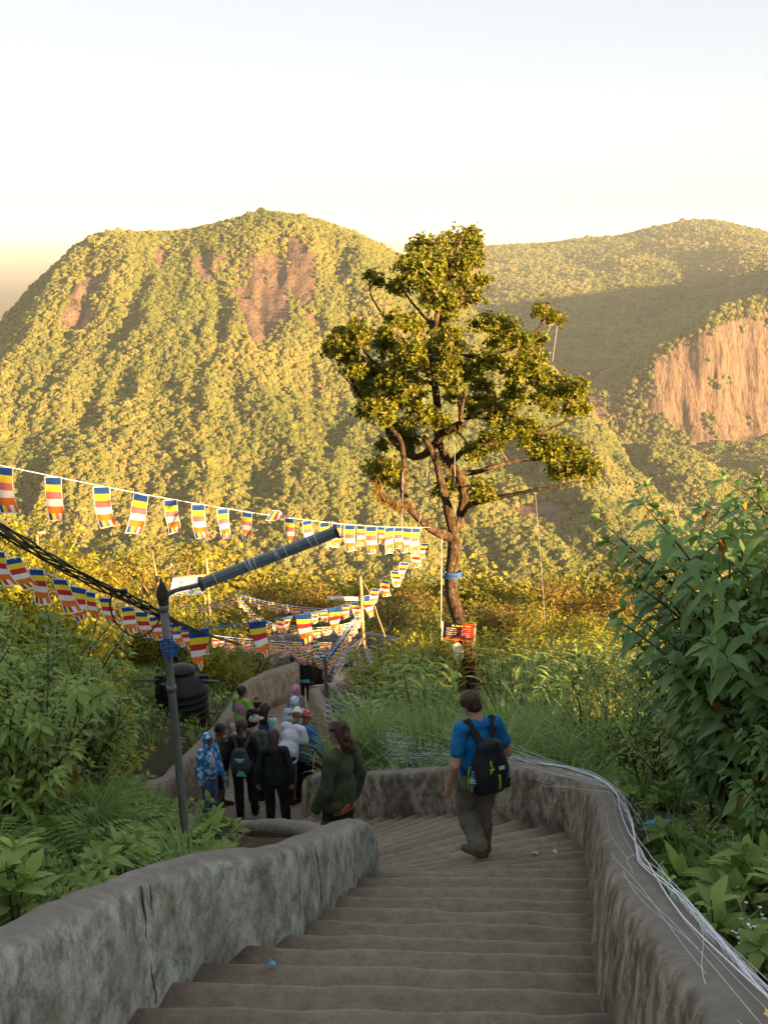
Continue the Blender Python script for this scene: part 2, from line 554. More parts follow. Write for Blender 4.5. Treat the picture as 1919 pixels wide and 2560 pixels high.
def mountain_z(X, Y):
    w = vnoise(X * 0.004, Y * 0.004, seed=21, oct=3) * 45
    xq = X + w * np.clip((1900 - Y) / 400, 0, 1)
    zc0 = smooth_interp(np.maximum(xq, -475), MX, MZ, 10)
    drop = smooth_interp(np.full(X.shape, -475.0), MX, MZ, 10) - smooth_interp(np.minimum(xq, -475), MX, MZ, 10)
    s = (1900 - Y) / 1100
    gul = vnoise(X * 0.011 + 0.002 * Y, Y * 0.0022, seed=22, oct=4)
    gul2 = vnoise(X * 0.03, Y * 0.008, seed=23, oct=3)
    g = smooth_interp(s, GS, GV, 0.02)
    zb = -330.0 - 0.15 * np.clip(X, 0, 600)
    amp = np.clip(s * 6, 0, 1)
    z = zb + (zc0 - zb) * g - drop * np.clip(0.35 + 0.75 * g, 0, 1) + amp * (40 * gul + 16 * gul2)
    # the lower right spur
    sp = np.exp(-((X - (150 + 0.10 * (1500 - Y))) / 120.0) ** 2) * np.clip((1560 - Y) / 250, 0, 1) * np.clip((Y - 760) / 300, 0, 1)
    return z + 34 * sp
ROCK_M = [np.array(p) for p in [
    [(565, 660), (640, 640), (704, 632), (722, 691), (724, 805), (700, 850), (668, 868), (634, 835), (605, 795), (576, 735), (560, 691)],
    [(482, 645), (535, 626), (580, 632), (586, 697), (545, 722), (508, 708)],
    [(716, 585), (765, 608), (796, 658), (798, 722), (760, 766), (728, 735), (718, 691)],
    [(158, 768), (186, 715), (215, 690), (248, 690), (254, 755), (230, 810), (199, 834), (143, 812)],
    [(386, 625), (408, 618), (424, 628), (416, 661), (392, 679)],
    [(545, 735), (575, 750), (570, 800), (540, 790)], [(610, 800), (640, 830), (650, 880), (625, 860)],
    [(760, 760), (800, 790), (795, 830), (765, 800)],
    [(1285, 1268), (1327, 1256), (1380, 1250), (1428, 1268), (1385, 1322), (1312, 1292)]]]
def rock_main(X, Y, Z):
    wob = 9 * vnoise(X * 0.05, Y * 0.05, seed=31, oct=3)
    return in_px(ROCK_M, X + wob, Y, Z + wob * 0.5) & (Y < 1960)
mountain = heightfield('mountain', np.linspace(-1100, 620, 420), np.linspace(640, 2500, 380), mountain_z, rock_main)

# cliff ridge on the right
RX, RZ = crest_from_px([(1200, 1250), (1330, 1080), (1456, 975), (1530, 975), (1584, 926), (1643, 868), (1742, 812), (1792, 772), (1919, 745)], 2100)
RX = np.concatenate([RX, [900, 1200, 1700, 2600]]); RZ = np.concatenate([RZ, [-70, 5, 90, 200]])  # unseen rise beyond the frame, added to shade the plateau behind
CS = np.array([-900, -420, -150, 0, 25, 60, 95, 135, 220, 420, 800, 1200])
CV = np.array([-1.0, -0.92, -0.30, 0, 0.06, 0.35, 0.72, 0.93, 1.0, 1.06, 1.10, 1.15])
def cliff_z(X, Y):
    wob = 55 * vnoise(X * 0.006, X * 0, seed=41, oct=3) + 16 * vnoise(X * 0.03, Y * 0.01, seed=42, oct=3) + 14 * np.abs(vnoise(X * 0.02, Y * 0.006, seed=47, oct=4)) + 3 * vnoise(X * 0.09, Y * 0.05, seed=48, oct=3)
    yc = 2100 + wob + 0.10 * np.clip(X - 500, -400, 600)
    zc = smooth_interp(X, RX, RZ, 12)
    s = yc - Y
    k = np.interp(s, CS, CV)
    floor = -405 + 0.04 * (X - 500)
    z = np.where(s >= 0, zc + (floor - zc) * k, zc + (np.minimum(zc - 40, -330) - zc) * (-k))
    f = np.clip((s - 150) / 250, 0, 1)
    # forested spurs below the cliff
    sp1 = np.exp(-((X - (430 + 0.05 * (s - 300))) / 85.0) ** 2) * np.exp(-((s - 330) / 330.0) ** 2)
    sp2 = np.exp(-((X - 640) / 100.0) ** 2) * np.exp(-((s - 420) / 300.0) ** 2)
    z = z + f * (85 * sp1 + 50 * sp2) + np.clip(s / 60, 0, 1) * 12 * vnoise(X * 0.02, Y * 0.012, seed=43, oct=4) - f * 0.02 * (s - 150)
    return z
ROCK_R = [np.array(p) for p in [
    [(1606, 1000), (1640, 905), (1700, 862), (1742, 838), (1800, 812), (1850, 800), (1919, 770), (2000, 760), (2100, 1100), (1919, 1085), (1870, 1125), (1810, 1105), (1760, 1125), (1715, 1095), (1660, 1030), (1625, 1040)],
    [(1440, 985), (1475, 960), (1500, 985), (1525, 1030), (1495, 1055), (1455, 1120), (1400, 1100), (1340, 1090), (1360, 1050), (1420, 1040)]]]
def rock_cliff(X, Y, Z):
    wob = 10 * vnoise(X * 0.04, Y * 0.04, seed=44, oct=3)
    return in_px(ROCK_R, X + wob, Y, Z + wob * 0.6) & (Y < 2250) & (Y > 1750)
rocky_ridge = heightfield('rocky_ridge', np.concatenate([np.linspace(150, 900, 260), np.linspace(910, 2600, 60)]), np.concatenate([np.linspace(1100, 1900, 70), np.linspace(1905, 2200, 120), np.linspace(2215, 3000, 40)]), cliff_z, rock_cliff)

# far range
FX, FZ = crest_from_px([(300, 760), (700, 720), (900, 690), (1007, 650), (1100, 628), (1220, 618), (1300, 614), (1380, 609), (1450, 600), (1550, 592), (1620, 573), (1700, 556), (1770, 551), (1830, 562), (1919, 585), (2100, 620), (2500, 680)], 4500)
def far_z(X, Y):
    zc = smooth_interp(X, FX, FZ, 20)
    s = 4500 - Y
    k = np.interp(s, [-1500, -400, 0, 300, 900, 1600, 2100, 2600], [-420, -60, 0, -36, -95, -185, -255, -330])
    z = zc + k + np.clip(s / 300, 0, 1) * (26 * vnoise(X * 0.0045, Y * 0.0035, seed=51, oct=4))
    # hump of the upper hill
    return z
far_hills = heightfield('far_hills', np.linspace(-600, 2600, 260), np.linspace(2100, 5600, 200), far_z, lambda X, Y, Z: np.zeros(X.shape))

# valley plain and the distant ranges that fade at the left
def plain_z(X, Y):
    return -620 + 40 * vnoise(X * 0.0006, Y * 0.0006, seed=61, oct=3)
plain = heightfield('valley_plain', np.linspace(-26000, 26000, 80), np.linspace(900, 42000, 80), plain_z, lambda X, Y, Z: np.zeros(X.shape))
def range_obj(name, yc, pts, depth):
    ax, az = crest_from_px(pts, yc)
    def fz(X, Y):
        zc = np.interp(X, ax, az) + 30 * vnoise(X * 0.0011, X * 0, seed=int(yc) % 97, oct=4)
        return -640 + (zc + 640) * np.exp(-((Y - yc) / depth) ** 2)
    return heightfield(name, np.linspace(ax.min(), ax.max(), 120), np.linspace(yc - 2.2 * depth, yc + 2.2 * depth, 24), fz, lambda X, Y, Z: np.zeros(X.shape))
range_obj('distant_range', 11000, [(-1500, 900), (-600, 840), (-200, 815), (0, 800), (45, 788), (120, 812), (300, 850), (700, 900)], 900)
range_obj('distant_hills', 21000, [(-1500, 760), (-500, 735), (-150, 715), (0, 706), (35, 710), (60, 706), (90, 722), (200, 735), (700, 740), (1300, 640), (1345, 609), (1365, 606), (1400, 612), (1700, 640), (2600, 660)], 1500)
# ------------------------------------------------------------------ concrete
def concrete_material(name, tone, stain, moss, scale=1.0, blue=0.0):
    m, nt, out = nodes_of(name)
    v = coords(nt, 'Position')
    st = nt.nodes.new('ShaderNodeMapping'); st.inputs['Scale'].default_value = (1.0, 1.0, 0.8)
    nt.links.new(v, st.inputs['Vector']); sv = st.outputs[0]
    big = noise_tex(nt, sv, 2.2 * scale, 6, 0.62, 0.1)
    mid = noise_tex(nt, sv, 9.0 * scale, 8, 0.72, 0.15)
    fine = noise_tex(nt, v, 60.0, 5, 0.7)
    c = ramp(nt, mid, [(0.30, tuple(x * 0.36 for x in stain)), (0.43, stain), (0.56, tone), (0.72, tuple(min(1, x * 1.35) for x in tone))])
    c = mixc(nt, ramp(nt, big, [(0.42, (0, 0, 0)), (0.62, (1, 1, 1))]), c, mixc(nt, 0.55, c, moss))
    c = mixc(nt, ramp(nt, fine, [(0.35, (0.4, 0.4, 0.4)), (0.65, (0, 0, 0))]), c, mixc(nt, 0.5, c, (0.03, 0.027, 0.022)))
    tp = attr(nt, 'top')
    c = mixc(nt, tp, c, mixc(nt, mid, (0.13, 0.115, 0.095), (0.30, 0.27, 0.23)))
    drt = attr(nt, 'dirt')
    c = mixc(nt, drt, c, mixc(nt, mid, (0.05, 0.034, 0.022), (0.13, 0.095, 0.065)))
    h = mth(nt, 'ADD', mid, mth(nt, 'MULTIPLY', fine, 0.35))
    principled(nt, out, c, 0.92, 0.15, 0, bump(nt, h, 0.7, 0.02))
    return m
M_WALL_L = concrete_material('weathered_grey_render', (0.56, 0.58, 0.50), (0.30, 0.32, 0.265), (0.16, 0.135, 0.085))
M_WALL_R = concrete_material('mossy_dark_render', (0.40, 0.35, 0.27), (0.17, 0.145, 0.11), (0.065, 0.05, 0.035))
M_WALL_T = concrete_material('tan_render', (0.48, 0.42, 0.31), (0.29, 0.24, 0.175), (0.14, 0.11, 0.07))
def stair_material():
    m, nt, out = nodes_of('worn_cement_steps')
    v = coords(nt, 'Position')
    big = noise_tex(nt, v, 0.9, 5, 0.6, 0.5)
    mid = noise_tex(nt, v, 11.0, 8, 0.75)
    fine = noise_tex(nt, v, 75.0, 5, 0.75)
    c = ramp(nt, big, [(0.3, (0.33, 0.265, 0.19)), (0.55, (0.40, 0.325, 0.235)), (0.75, (0.47, 0.385, 0.28))])
    c = mixc(nt, ramp(nt, mid, [(0.36, (0.6, 0.6, 0.6)), (0.6, (0, 0, 0))]), c, (0.19, 0.15, 0.11))
    c = mixc(nt, ramp(nt, fine, [(0.38, (0.6, 0.6, 0.6)), (0.62, (0, 0, 0))]), c, mixc(nt, 0.35, c, (0.06, 0.05, 0.04)))
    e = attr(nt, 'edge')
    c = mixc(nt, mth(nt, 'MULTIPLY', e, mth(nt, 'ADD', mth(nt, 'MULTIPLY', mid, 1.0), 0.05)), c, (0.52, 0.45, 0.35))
    gr = attr(nt, 'darken')
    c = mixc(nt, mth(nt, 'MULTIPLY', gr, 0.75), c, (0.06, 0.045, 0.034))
    h = mth(nt, 'ADD', mid, mth(nt, 'MULTIPLY', fine, 0.6))
    principled(nt, out, c, 0.95, 0.12, 0, bump(nt, h, 1.0, 0.03))
    return m
M_STEP = stair_material()

stairway = empty('stairway', (0, 4, -3.4))
tag(stairway, kind='structure')
bpy.context.view_layer.update()
levels = []
z = -0.47
while z > -17.4:
    levels.append(z)
    z -= 0.163 if z > -8.6 else 0.15
levels.append(-17.5)
NS = 22
for k in range(len(levels) - 1):
    za, zb = levels[k], levels[k + 1]
    l0, r0 = poly_at(LB, za), poly_at(RB, za)
    l1, r1 = poly_at(LB, zb), poly_at(RB, zb)
    # run into the walls so that no gap shows
    ext = 0.12
    d0 = (r0 - l0).normalized(); d1 = (r1 - l1).normalized()
    l0 -= d0 * ext; r0 += d0 * ext; l1 -= d1 * ext; r1 += d1 * ext
    prof = [(-0.02, -0.005, 0.0), (0.12, 0.0, 0.0), (0.45, 0.002, 0.0), (0.74, 0.0, 0.0), (0.88, -0.004, 0.25), (0.955, -0.011, 1.0), (0.995, -0.03, 1.0), (1.015, -0.07, 0.3), (1.02, -0.36, 0.0)]
    V = []; E = []; Gm = []
    for i in range(NS + 1):
        t = i / NS
        a = l0.lerp(r0, t); b = l1.lerp(r1, t)
        wv = 0.022 * mnoise.noise(Vector((t * 3.0 * (r0 - l0).length, k * 3.7, 0.5))) + 0.012 * mnoise.noise(Vector((t * 23, k * 3.1, 4.5)))
        for (q, dz, e) in prof:
            p = a.lerp(b, q)
            run = (b - a); run.z = 0
            p = Vector((p.x, p.y, za)) + (run.normalized() * wv * (1 if q > 0.8 else 0))
            dzz = dz + 0.008 * mnoise.noise(Vector((p.x * 3, p.y * 3, za * 2)))
            if za < -8.6: dzz -= 0.12 * min(q, 1.0)
            V.append((p.x, p.y, za + dzz)); E.append(e * (1 if za > -8.6 else 0.3))
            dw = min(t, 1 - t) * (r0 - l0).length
            Gm.append(max(0.0, 1 - (dw - ext) / 0.16) * (0.6 + 0.4 * mnoise.noise(Vector((p.x * 6, p.y * 6, 0)))) + (0.15 if q > 1.0 else 0))  # darker at both ends by the walls and on the riser
    npf = len(prof)
    ii = np.arange((NS + 1) * npf).reshape(NS + 1, npf)
    Fs = np.stack([ii[:-1, :-1], ii[:-1, 1:], ii[1:, 1:], ii[1:, :-1]], -1).reshape(-1, 4)[:, ::-1]
    me = np_mesh('step', np.array(V) - np.array(stairway.location), Fs, M_STEP, True, vattr={'edge': E, 'darken': np.clip(Gm, 0, 1)})
    link('step', me, stairway)

# ------------------------------------------------------------------ parapet walls
def wall(name, line, h, thick, mat, side, label, depth=0.9, hfun=None, rough=1.0, dirt_side=0, wob=1.0, cat='wall'):
    """line: foot of the wall's face on the path side; side=+1 puts the body left of the direction of travel"""
    pts = catmull([Vector(p) for p in line], 10)
    # equal spacing
    cum = [0.0]
    for a, b in zip(pts[:-1], pts[1:]): cum.append(cum[-1] + (b - a).length)
    n = max(6, int(cum[-1] / 0.09))
    P3 = np.array([tuple(p) for p in pts]); cum = np.array(cum)
    s = np.linspace(0, cum[-1], n)
    C = np.stack([np.interp(s, cum, P3[:, i]) for i in range(3)], -1)
    T = np.gradient(C[:, :2], axis=0); T /= np.linalg.norm(T, axis=1)[:, None] + 1e-9
    N = np.stack([-T[:, 1], T[:, 0]], -1) * side
    # smooth the normals so that the outer side does not fold
    for _ in range(6):
        N[1:-1] = (N[:-2] + N[1:-1] * 2 + N[2:]) / 4
        N /= np.linalg.norm(N, axis=1)[:, None]
    hh = np.array([hfun(q) if hfun else h for q in C[:, 1]])
    # section from foot on the path side over the top to the foot outside: (across, up 0..1, top?, dirt?)
    ups = list(np.linspace(0, 1, 9))
    sec = [(0.0, -depth, 0, 0, 1)]
    for u in ups[:-1]: sec.append((0.045 * u, u, 0, 0, 0))
    sec += [(0.052, 0.955, 0.25, 0, 0), (0.075, 0.985, 0.8, 0, 0), (0.12, 1.0, 1, 0, 0), (thick * 0.58, 1.008, 1, 0, 0), (thick * 0.70, 1.006, 1, 0.05, 0), (thick - 0.06, 0.995, 1, 0.15, 0), (thick - 0.015, 0.96, 0.6, 0.3, 0)]
    for u in (0.85, 0.65, 0.4, 0.1): sec.append((thick + 0.01 * (1 - u), u, 0, 1, 0))
    sec.append((thick + 0.02, -depth, 0, 1, 1))
    V = []; top = []; dirt = []
    m = len(sec)
    for j, (ac, up, tp, dt, isab) in enumerate(sec):
        zz = C[:, 2] + (up if isab else up * hh)
        xx = C[:, 0] + N[:, 0] * ac; yy = C[:, 1] + N[:, 1] * ac
        uq = min(max(up, 0), 0.9) if ac < 0.13 else 3.0 + min(max(up, 0), 0.9)
        nz = vnoise(s * 2.1 + 5, np.full(n, uq * 1.7), seed=len(name), oct=4)
        nz2 = vnoise(s * 7.0 + 9, np.full(n, uq * 5.0), seed=len(name) + 3, oct=3)
        if not isab:
            q = (0.022 * nz + 0.010 * nz2) * rough
            xx = xx + N[:, 0] * q; yy = yy + N[:, 1] * q
            if tp > 0: zz = zz + (0.022 * vnoise(s * 1.3, s * 0, seed=8, oct=3) + 0.012 * vnoise(s * 6, s * 0, seed=9, oct=3) + (0.020 if ac < 0.13 else 0.008) * vnoise(s * 19, s * 0 + (1 if ac < 0.13 else 5), seed=10, oct=3)) * rough * wob
        V.append(np.stack([xx, yy, zz], -1)); top.append(np.clip(np.full(n, float(tp)) + 0.25 * nz * (tp > 0), 0, 1))
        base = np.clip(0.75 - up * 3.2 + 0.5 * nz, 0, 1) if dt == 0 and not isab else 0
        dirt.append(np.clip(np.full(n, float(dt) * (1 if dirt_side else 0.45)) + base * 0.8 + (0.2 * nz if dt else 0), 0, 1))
    V = np.stack(V, 1)
    ii = np.arange(n * m).reshape(n, m)
    Fw = np.stack([ii[:-1, :-1], ii[1:, :-1], ii[1:, 1:], ii[:-1, 1:]], -1).reshape(-1, 4)
    if side < 0: Fw = Fw[:, ::-1]
    me = np_mesh(name, V.reshape(-1, 3), Fw, mat, True, vattr={'top': np.stack(top, 1).ravel(), 'dirt': np.stack(dirt, 1).ravel()})
    bm = bmesh.new(); bm.from_mesh(me); bm.verts.ensure_lookup_table()
    for row in (ii[0], ii[-1]):
        try: bm.faces.new([bm.verts[i] for i in row])
        except Exception: pass
    bmesh.ops.recalc_face_normals(bm, faces=bm.faces)
    bm.to_mesh(me); bm.free()
    o = link(name, me)
    tag(o, label, cat)
    return o, C, N, hh
WL_near = [LB[0], LB[1], LB[2], LB[3], LB[4], LB[5], LB[6], LB[7], LB[8], LB[9], LB[10], LB[11]]
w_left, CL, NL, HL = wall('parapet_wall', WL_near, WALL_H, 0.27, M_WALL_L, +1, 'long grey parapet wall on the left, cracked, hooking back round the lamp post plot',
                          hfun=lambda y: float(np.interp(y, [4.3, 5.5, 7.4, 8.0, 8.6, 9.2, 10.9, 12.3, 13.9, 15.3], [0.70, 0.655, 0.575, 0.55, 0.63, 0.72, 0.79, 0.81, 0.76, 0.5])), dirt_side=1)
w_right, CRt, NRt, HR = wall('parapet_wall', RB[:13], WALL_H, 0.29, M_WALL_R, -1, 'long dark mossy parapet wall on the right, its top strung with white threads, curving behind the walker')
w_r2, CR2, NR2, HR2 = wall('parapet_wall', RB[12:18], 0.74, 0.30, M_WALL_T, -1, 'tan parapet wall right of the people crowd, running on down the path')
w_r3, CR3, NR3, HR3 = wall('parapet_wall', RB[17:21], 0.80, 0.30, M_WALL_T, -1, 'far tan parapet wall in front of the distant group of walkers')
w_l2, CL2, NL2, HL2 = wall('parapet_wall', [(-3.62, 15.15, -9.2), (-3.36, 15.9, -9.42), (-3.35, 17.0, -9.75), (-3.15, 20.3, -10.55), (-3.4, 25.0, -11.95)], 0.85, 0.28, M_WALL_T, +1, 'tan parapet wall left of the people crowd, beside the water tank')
w_l3, CL3, NL3, HL3 = wall('parapet_wall', [(-3.4, 25.0, -11.95), (-3.0, 26.9, -12.4), (-2.35, 28.9, -12.95)], 0.95, 0.28, M_WALL_T, +1, 'pale streaked parapet wall closing the path bend behind the woman in green and pink')
w_far, _, _, _ = wall('parapet_wall', [(-6.2, 40.0, -17.6), (-4.0, 41.0, -17.6), (-1.0, 41.2, -17.6), (0.6, 39.8, -17.3), (1.6, 36.5, -16.4)], 1.75, 0.3, M_WALL_R, +1, 'farthest dark wall across the path under the rows of flags')
# crack and patched joint in the left wall
M_CRACK = pm('dark_crack', (0.085, 0.078, 0.064), (0.13, 0.118, 0.095), 30, 0.95, 0.05)
def crack(px, u0, u1, r, seed):
    zt = CL[:, 2] + HL
    u, v, d = proj(CL[:, 0], CL[:, 1], zt)
    k = int(np.argmin(np.abs(u - px) + 1e4 * (CL[:, 1] > 7.4)))
    T = CL[min(k + 1, len(CL) - 1)] - CL[k - 1]; T = Vector((T[0], T[1], T[2])).normalized()
    g = random.Random(seed); pts = []; off = 0.0
    for t in np.linspace(u1, u0, 16):
        off += g.uniform(-0.016, 0.016)
        p = Vector((CL[k][0] + NL[k][0] * (0.045 * t - 0.010), CL[k][1] + NL[k][1] * (0.045 * t - 0.010), CL[k][2] + HL[k] * t))
        q = vnoise(np.array([0.0]), np.array([0.0]))
        pts.append(p + T * off)
    mb = MB(); mb.tube(pts, [r * g.uniform(0.5, 1.5) for _ in pts], 5)
    mb.build('crack', M_CRACK, w_left)
crack(380, 0.15, 0.985, 0.005, 3); crack(384, 0.5, 0.97, 0.004, 8); crack(800, 0.35, 0.95, 0.004, 5)
# ------------------------------------------------------------------ forest canopy on the hills (scattered copies, one object per wood)
def lumpy(name, sub, amp, seed, squash=0.8, mats=None):
    bm = bmesh.new()
    bmesh.ops.create_icosphere(bm, subdivisions=sub, radius=0.5)
    for q in bm.verts:
        n = q.co.normalized()
        d = 1 + amp * mnoise.noise(n * 2.6 + Vector((seed * 3.1, 0, 0))) + amp * 0.6 * mnoise.noise(n * 6.0 + Vector((0, seed * 5.3, 0)))
        q.co = n * 0.5 * d
        q.co.z *= squash
    me = bpy.data.meshes.new(name)
    bm.to_mesh(me); bm.free()
    for p in me.polygons: p.use_smooth = False
    if mats: me.materials.append(mats)
    return me
def leaf_crown(name, n, seed, mats, size=0.16, lobes=7, squash=0.75, core=0.28):
    """crown made of leaf-cluster faces spread over several lobes, diameter about 1"""
    g = np.random.default_rng(seed)
    C = g.normal(size=(lobes, 3)); C /= np.linalg.norm(C, axis=1)[:, None]
    C *= g.uniform(0.12, 0.30, lobes)[:, None]; C[:, 2] *= squash
    rad = g.uniform(0.17, 0.27, lobes)
    pick = g.integers(0, lobes, n)
    D = g.normal(size=(n, 3)); D /= np.linalg.norm(D, axis=1)[:, None]
    rr = g.uniform(0.55, 1.08, n) ** 0.6
    Pn = C[pick] + D * (rad[pick] * rr)[:, None]
    Nn = D + 0.7 * g.normal(size=(n, 3)); Nn[:, 2] += 0.35
    Nn /= np.linalg.norm(Nn, axis=1)[:, None]
    A = np.cross(Nn, g.normal(size=(n, 3))); A /= np.linalg.norm(A, axis=1)[:, None] + 1e-9
    Bv = np.cross(Nn, A)
    sz = size * g.uniform(0.6, 1.3, n)[:, None]
    q = np.stack([Pn - A * sz * 0.5, Pn - Bv * sz * 0.33 + Nn * sz * 0.08, Pn + A * sz * 0.5, Pn + Bv * sz * 0.33 + Nn * sz * 0.08], 1)
    F = np.arange(n * 4).reshape(n, 4)
    tint = np.clip(g.uniform(0, 1, n) * 0.75 + 0.25 * (pick / lobes), 0, 1)
    return np_mesh(name, q.reshape(-1, 3), F, mats, False, fattr={'tint': tint})

def scatter(name, pts, scl, tint, kindi, protos):
    """pts get copies of the proto objects"""
    n = len(pts)
    me = bpy.data.meshes.new(name)
    me.vertices.add(n)
    me.vertices.foreach_set('co', np.asarray(pts, dtype=np.float32).ravel())
    for nm, arr, ty in (('scl', scl, 'FLOAT'), ('tint_i', tint, 'FLOAT'), ('rot', nrg.uniform(0, 6.28, n), 'FLOAT'), ('kind', kindi, 'INT')):
        a = me.attributes.new(nm, ty, 'POINT')
        a.data.foreach_set('value', np.asarray(arr, dtype=np.float32 if ty == 'FLOAT' else np.int32))
    o = link(name, me)
    ng = bpy.data.node_groups.new(name + '_nodes', 'GeometryNodeTree')
    ng.interface.new_socket('Geometry', in_out='INPUT', socket_type='NodeSocketGeometry')
    ng.interface.new_socket('Geometry', in_out='OUTPUT', socket_type='NodeSocketGeometry')
    N, L = ng.nodes, ng.links
    gi = N.new('NodeGroupInput'); go = N.new('NodeGroupOutput')
    ip = N.new('GeometryNodeInstanceOnPoints')
    jg = N.new('GeometryNodeJoinGeometry')
    for pr in reversed(protos):
        oi = N.new('GeometryNodeObjectInfo')
        oi.inputs['Object'].default_value = pr
        oi.inputs['As Instance'].default_value = True
        L.new(oi.outputs['Geometry'], jg.inputs[0])
    def named(nm, ty):
        a = N.new('GeometryNodeInputNamedAttribute'); a.data_type = ty
        a.inputs['Name'].default_value = nm
        return a.outputs['Attribute']
    L.new(gi.outputs[0], ip.inputs['Points'])
    L.new(jg.outputs[0], ip.inputs['Instance'])
    ip.inputs['Pick Instance'].default_value = True
    L.new(named('kind', 'INT'), ip.inputs['Instance Index'])
    L.new(named('scl', 'FLOAT'), ip.inputs['Scale'])
    cx = N.new('ShaderNodeCombineXYZ')
    L.new(named('rot', 'FLOAT'), cx.inputs[2])
    L.new(cx.outputs[0], ip.inputs['Rotation'])
    L.new(ip.outputs[0], go.inputs[0])
    md = o.modifiers.new('scatter', 'NODES')
    md.node_group = ng
    return o

def forest_mat(name, stops, trans=0.15):
    m, nt, out = nodes_of(name)
    ti = attr(nt, 'tint_i', 'INSTANCER')
    t = attr(nt, 'tint')
    f = mth(nt, 'ADD', mth(nt, 'MULTIPLY', ti, 0.8), mth(nt, 'MULTIPLY', t, 0.2), True)
    c = ramp(nt, f, stops)
    b = principled(nt, None, c, 0.8, 0.15)
    tr = nt.nodes.new('ShaderNodeBsdfTranslucent'); nt.links.new(c, tr.inputs['Color'])
    mx = nt.nodes.new('ShaderNodeMixShader'); mx.inputs[0].default_value = trans
    nt.links.new(b.outputs[0], mx.inputs[1]); nt.links.new(tr.outputs[0], mx.inputs[2])
    nt.links.new(mx.outputs[0], out.inputs[0])
    return m
M_FOREST = forest_mat('hill_canopy_leaves', [(0.0, (0.06, 0.085, 0.018)), (0.35, (0.13, 0.145, 0.032)), (0.65, (0.215, 0.185, 0.052)), (0.85, (0.27, 0.195, 0.075)), (1.0, (0.22, 0.225, 0.052))])
M_WOOD = forest_mat('wood_leaves', [(0.0, (0.06, 0.08, 0.014)), (0.3, (0.14, 0.15, 0.022)), (0.6, (0.25, 0.23, 0.03)), (0.85, (0.30, 0.22, 0.035)), (1.0, (0.27, 0.28, 0.04))], 0.25)
def proto(name, me):
    return bpy.data.objects.new(name, me)
FAR_PROTO = [proto('far_crown', lumpy('far_crown', 3, 0.42, i + 1, 0.9, M_FOREST)) for i in range(4)]
MID_PROTO = [proto('mid_crown', leaf_crown('mid_crown', 5200, 200 + i, M_WOOD, 0.034, 16)) for i in range(4)]

def fill(name, xr, yr, fz, rockfn, spacing, size, seed, keep=None, protos=FAR_PROTO, margin=140, label='', lo=0.0, sink=0.12):
    g = np.random.default_rng(seed)
    nx = int((xr[1] - xr[0]) / spacing); ny = int((yr[1] - yr[0]) / spacing)
    X, Y = np.meshgrid(np.linspace(*xr, nx), np.linspace(*yr, ny))
    X = (X + g.uniform(-0.5, 0.5, X.shape) * spacing).ravel(); Y = (Y + g.uniform(-0.5, 0.5, Y.shape) * spacing).ravel()
    Z = fz(X, Y)
    u, v, d = proj(X, Y, Z)
    ok = (u > -margin) & (u < 1919 + margin) & (v < 2000)
    rk = rockfn(X, Y, Z).astype(bool)
    ok &= ~(rk & (g.uniform(0, 1, X.shape) > np.where(vnoise(X * 0.028, Z * 0.028, seed=seed + 3, oct=3) > 0.30, 0.5, 0.006)))
    if keep is not None: ok &= keep(X, Y, Z)
    X, Y, Z = X[ok], Y[ok], Z[ok]
    n = len(X)
    s = size * np.exp(g.normal(0, 0.32, n) + 0.18 * vnoise(X * 0.02, Y * 0.02, seed=seed + 9, oct=2))
    t = np.clip(0.44 + 0.42 * vnoise(X * 0.007, Y * 0.007, seed=seed, oct=4) + 0.15 * g.normal(size=n), lo, 1)
    o = scatter(name, np.stack([X, Y, Z + s * sink], -1), s, t, g.integers(0, len(protos), n), protos)
    tag(o, label, 'forest', kind='stuff')
    return n
n1 = fill('forest', (-1000, 600), (700, 1960), mountain_z, rock_main, 4.5, 5.7, 1, label='sunlit forest covering the domed mountain on the left')
n2 = fill('forest', (150, 1100), (1150, 2300), cliff_z, rock_cliff, 5.4, 6.8, 2, label='forest on the ridge and spurs round the bare cliff')
n3 = fill('forest', (-200, 1900), (2300, 4560), far_z, lambda X, Y, Z: np.zeros(X.shape), 7.6, 9.8, 3, label='forest over the far plateau and hill on the right')
n4 = fill('forest', (-420, 420), (75, 700), ground_z, lambda X, Y, Z: np.zeros(X.shape), 5.2, 7.5, 4, keep=lambda X, Y, Z: (np.abs(X) < 0.42 * Y + 25), protos=MID_PROTO, label='sunlit woods on the slope between the stairs and the mountain', sink=0.2)
print('forest', n1, n2, n3, n4)
# ------------------------------------------------------------------ the big tree
TD = 22.0
def tp(px, py, dz=0.0):
    return P(px, py, TD + dz)
def cr(X, Y):      # enlarged-crop coordinates of the crown to photo pixels
    return 750 + 0.4825 * X, 500 + 0.4825 * Y
M_BARK = None
def bark_material():
    m, nt, out = nodes_of('lichen_bark')
    v = coords(nt, 'Object', (1, 1, 0.5))
    a = noise_tex(nt, v, 13, 7, 0.72, 0.3); b = noise_tex(nt, v, 40, 4, 0.65)
    c = ramp(nt, a, [(0.36, (0.03, 0.02, 0.013)), (0.48, (0.085, 0.058, 0.036)), (0.58, (0.17, 0.12, 0.075)), (0.66, (0.42, 0.37, 0.28))])
    c = mixc(nt, mth(nt, 'MULTIPLY', b, 0.5), c, (0.035, 0.024, 0.015))
    principled(nt, out, c, 0.95, 0.1, 0, bump(nt, mth(nt, 'ADD', a, mth(nt, 'MULTIPLY', b, 0.5)), 1.0, 0.10))
    return m
M_BARK = bark_material()
M_TWIG = pm('pale_twig_bark', (0.32, 0.23, 0.14), (0.19, 0.13, 0.08), 20, 0.9, 0.1)
M_TLEAF = leafmat('tree_leaves', (0.07, 0.10, 0.010), (0.24, 0.245, 0.022), rough=0.5, spec=0.28, trans=0.3, var=0.1)

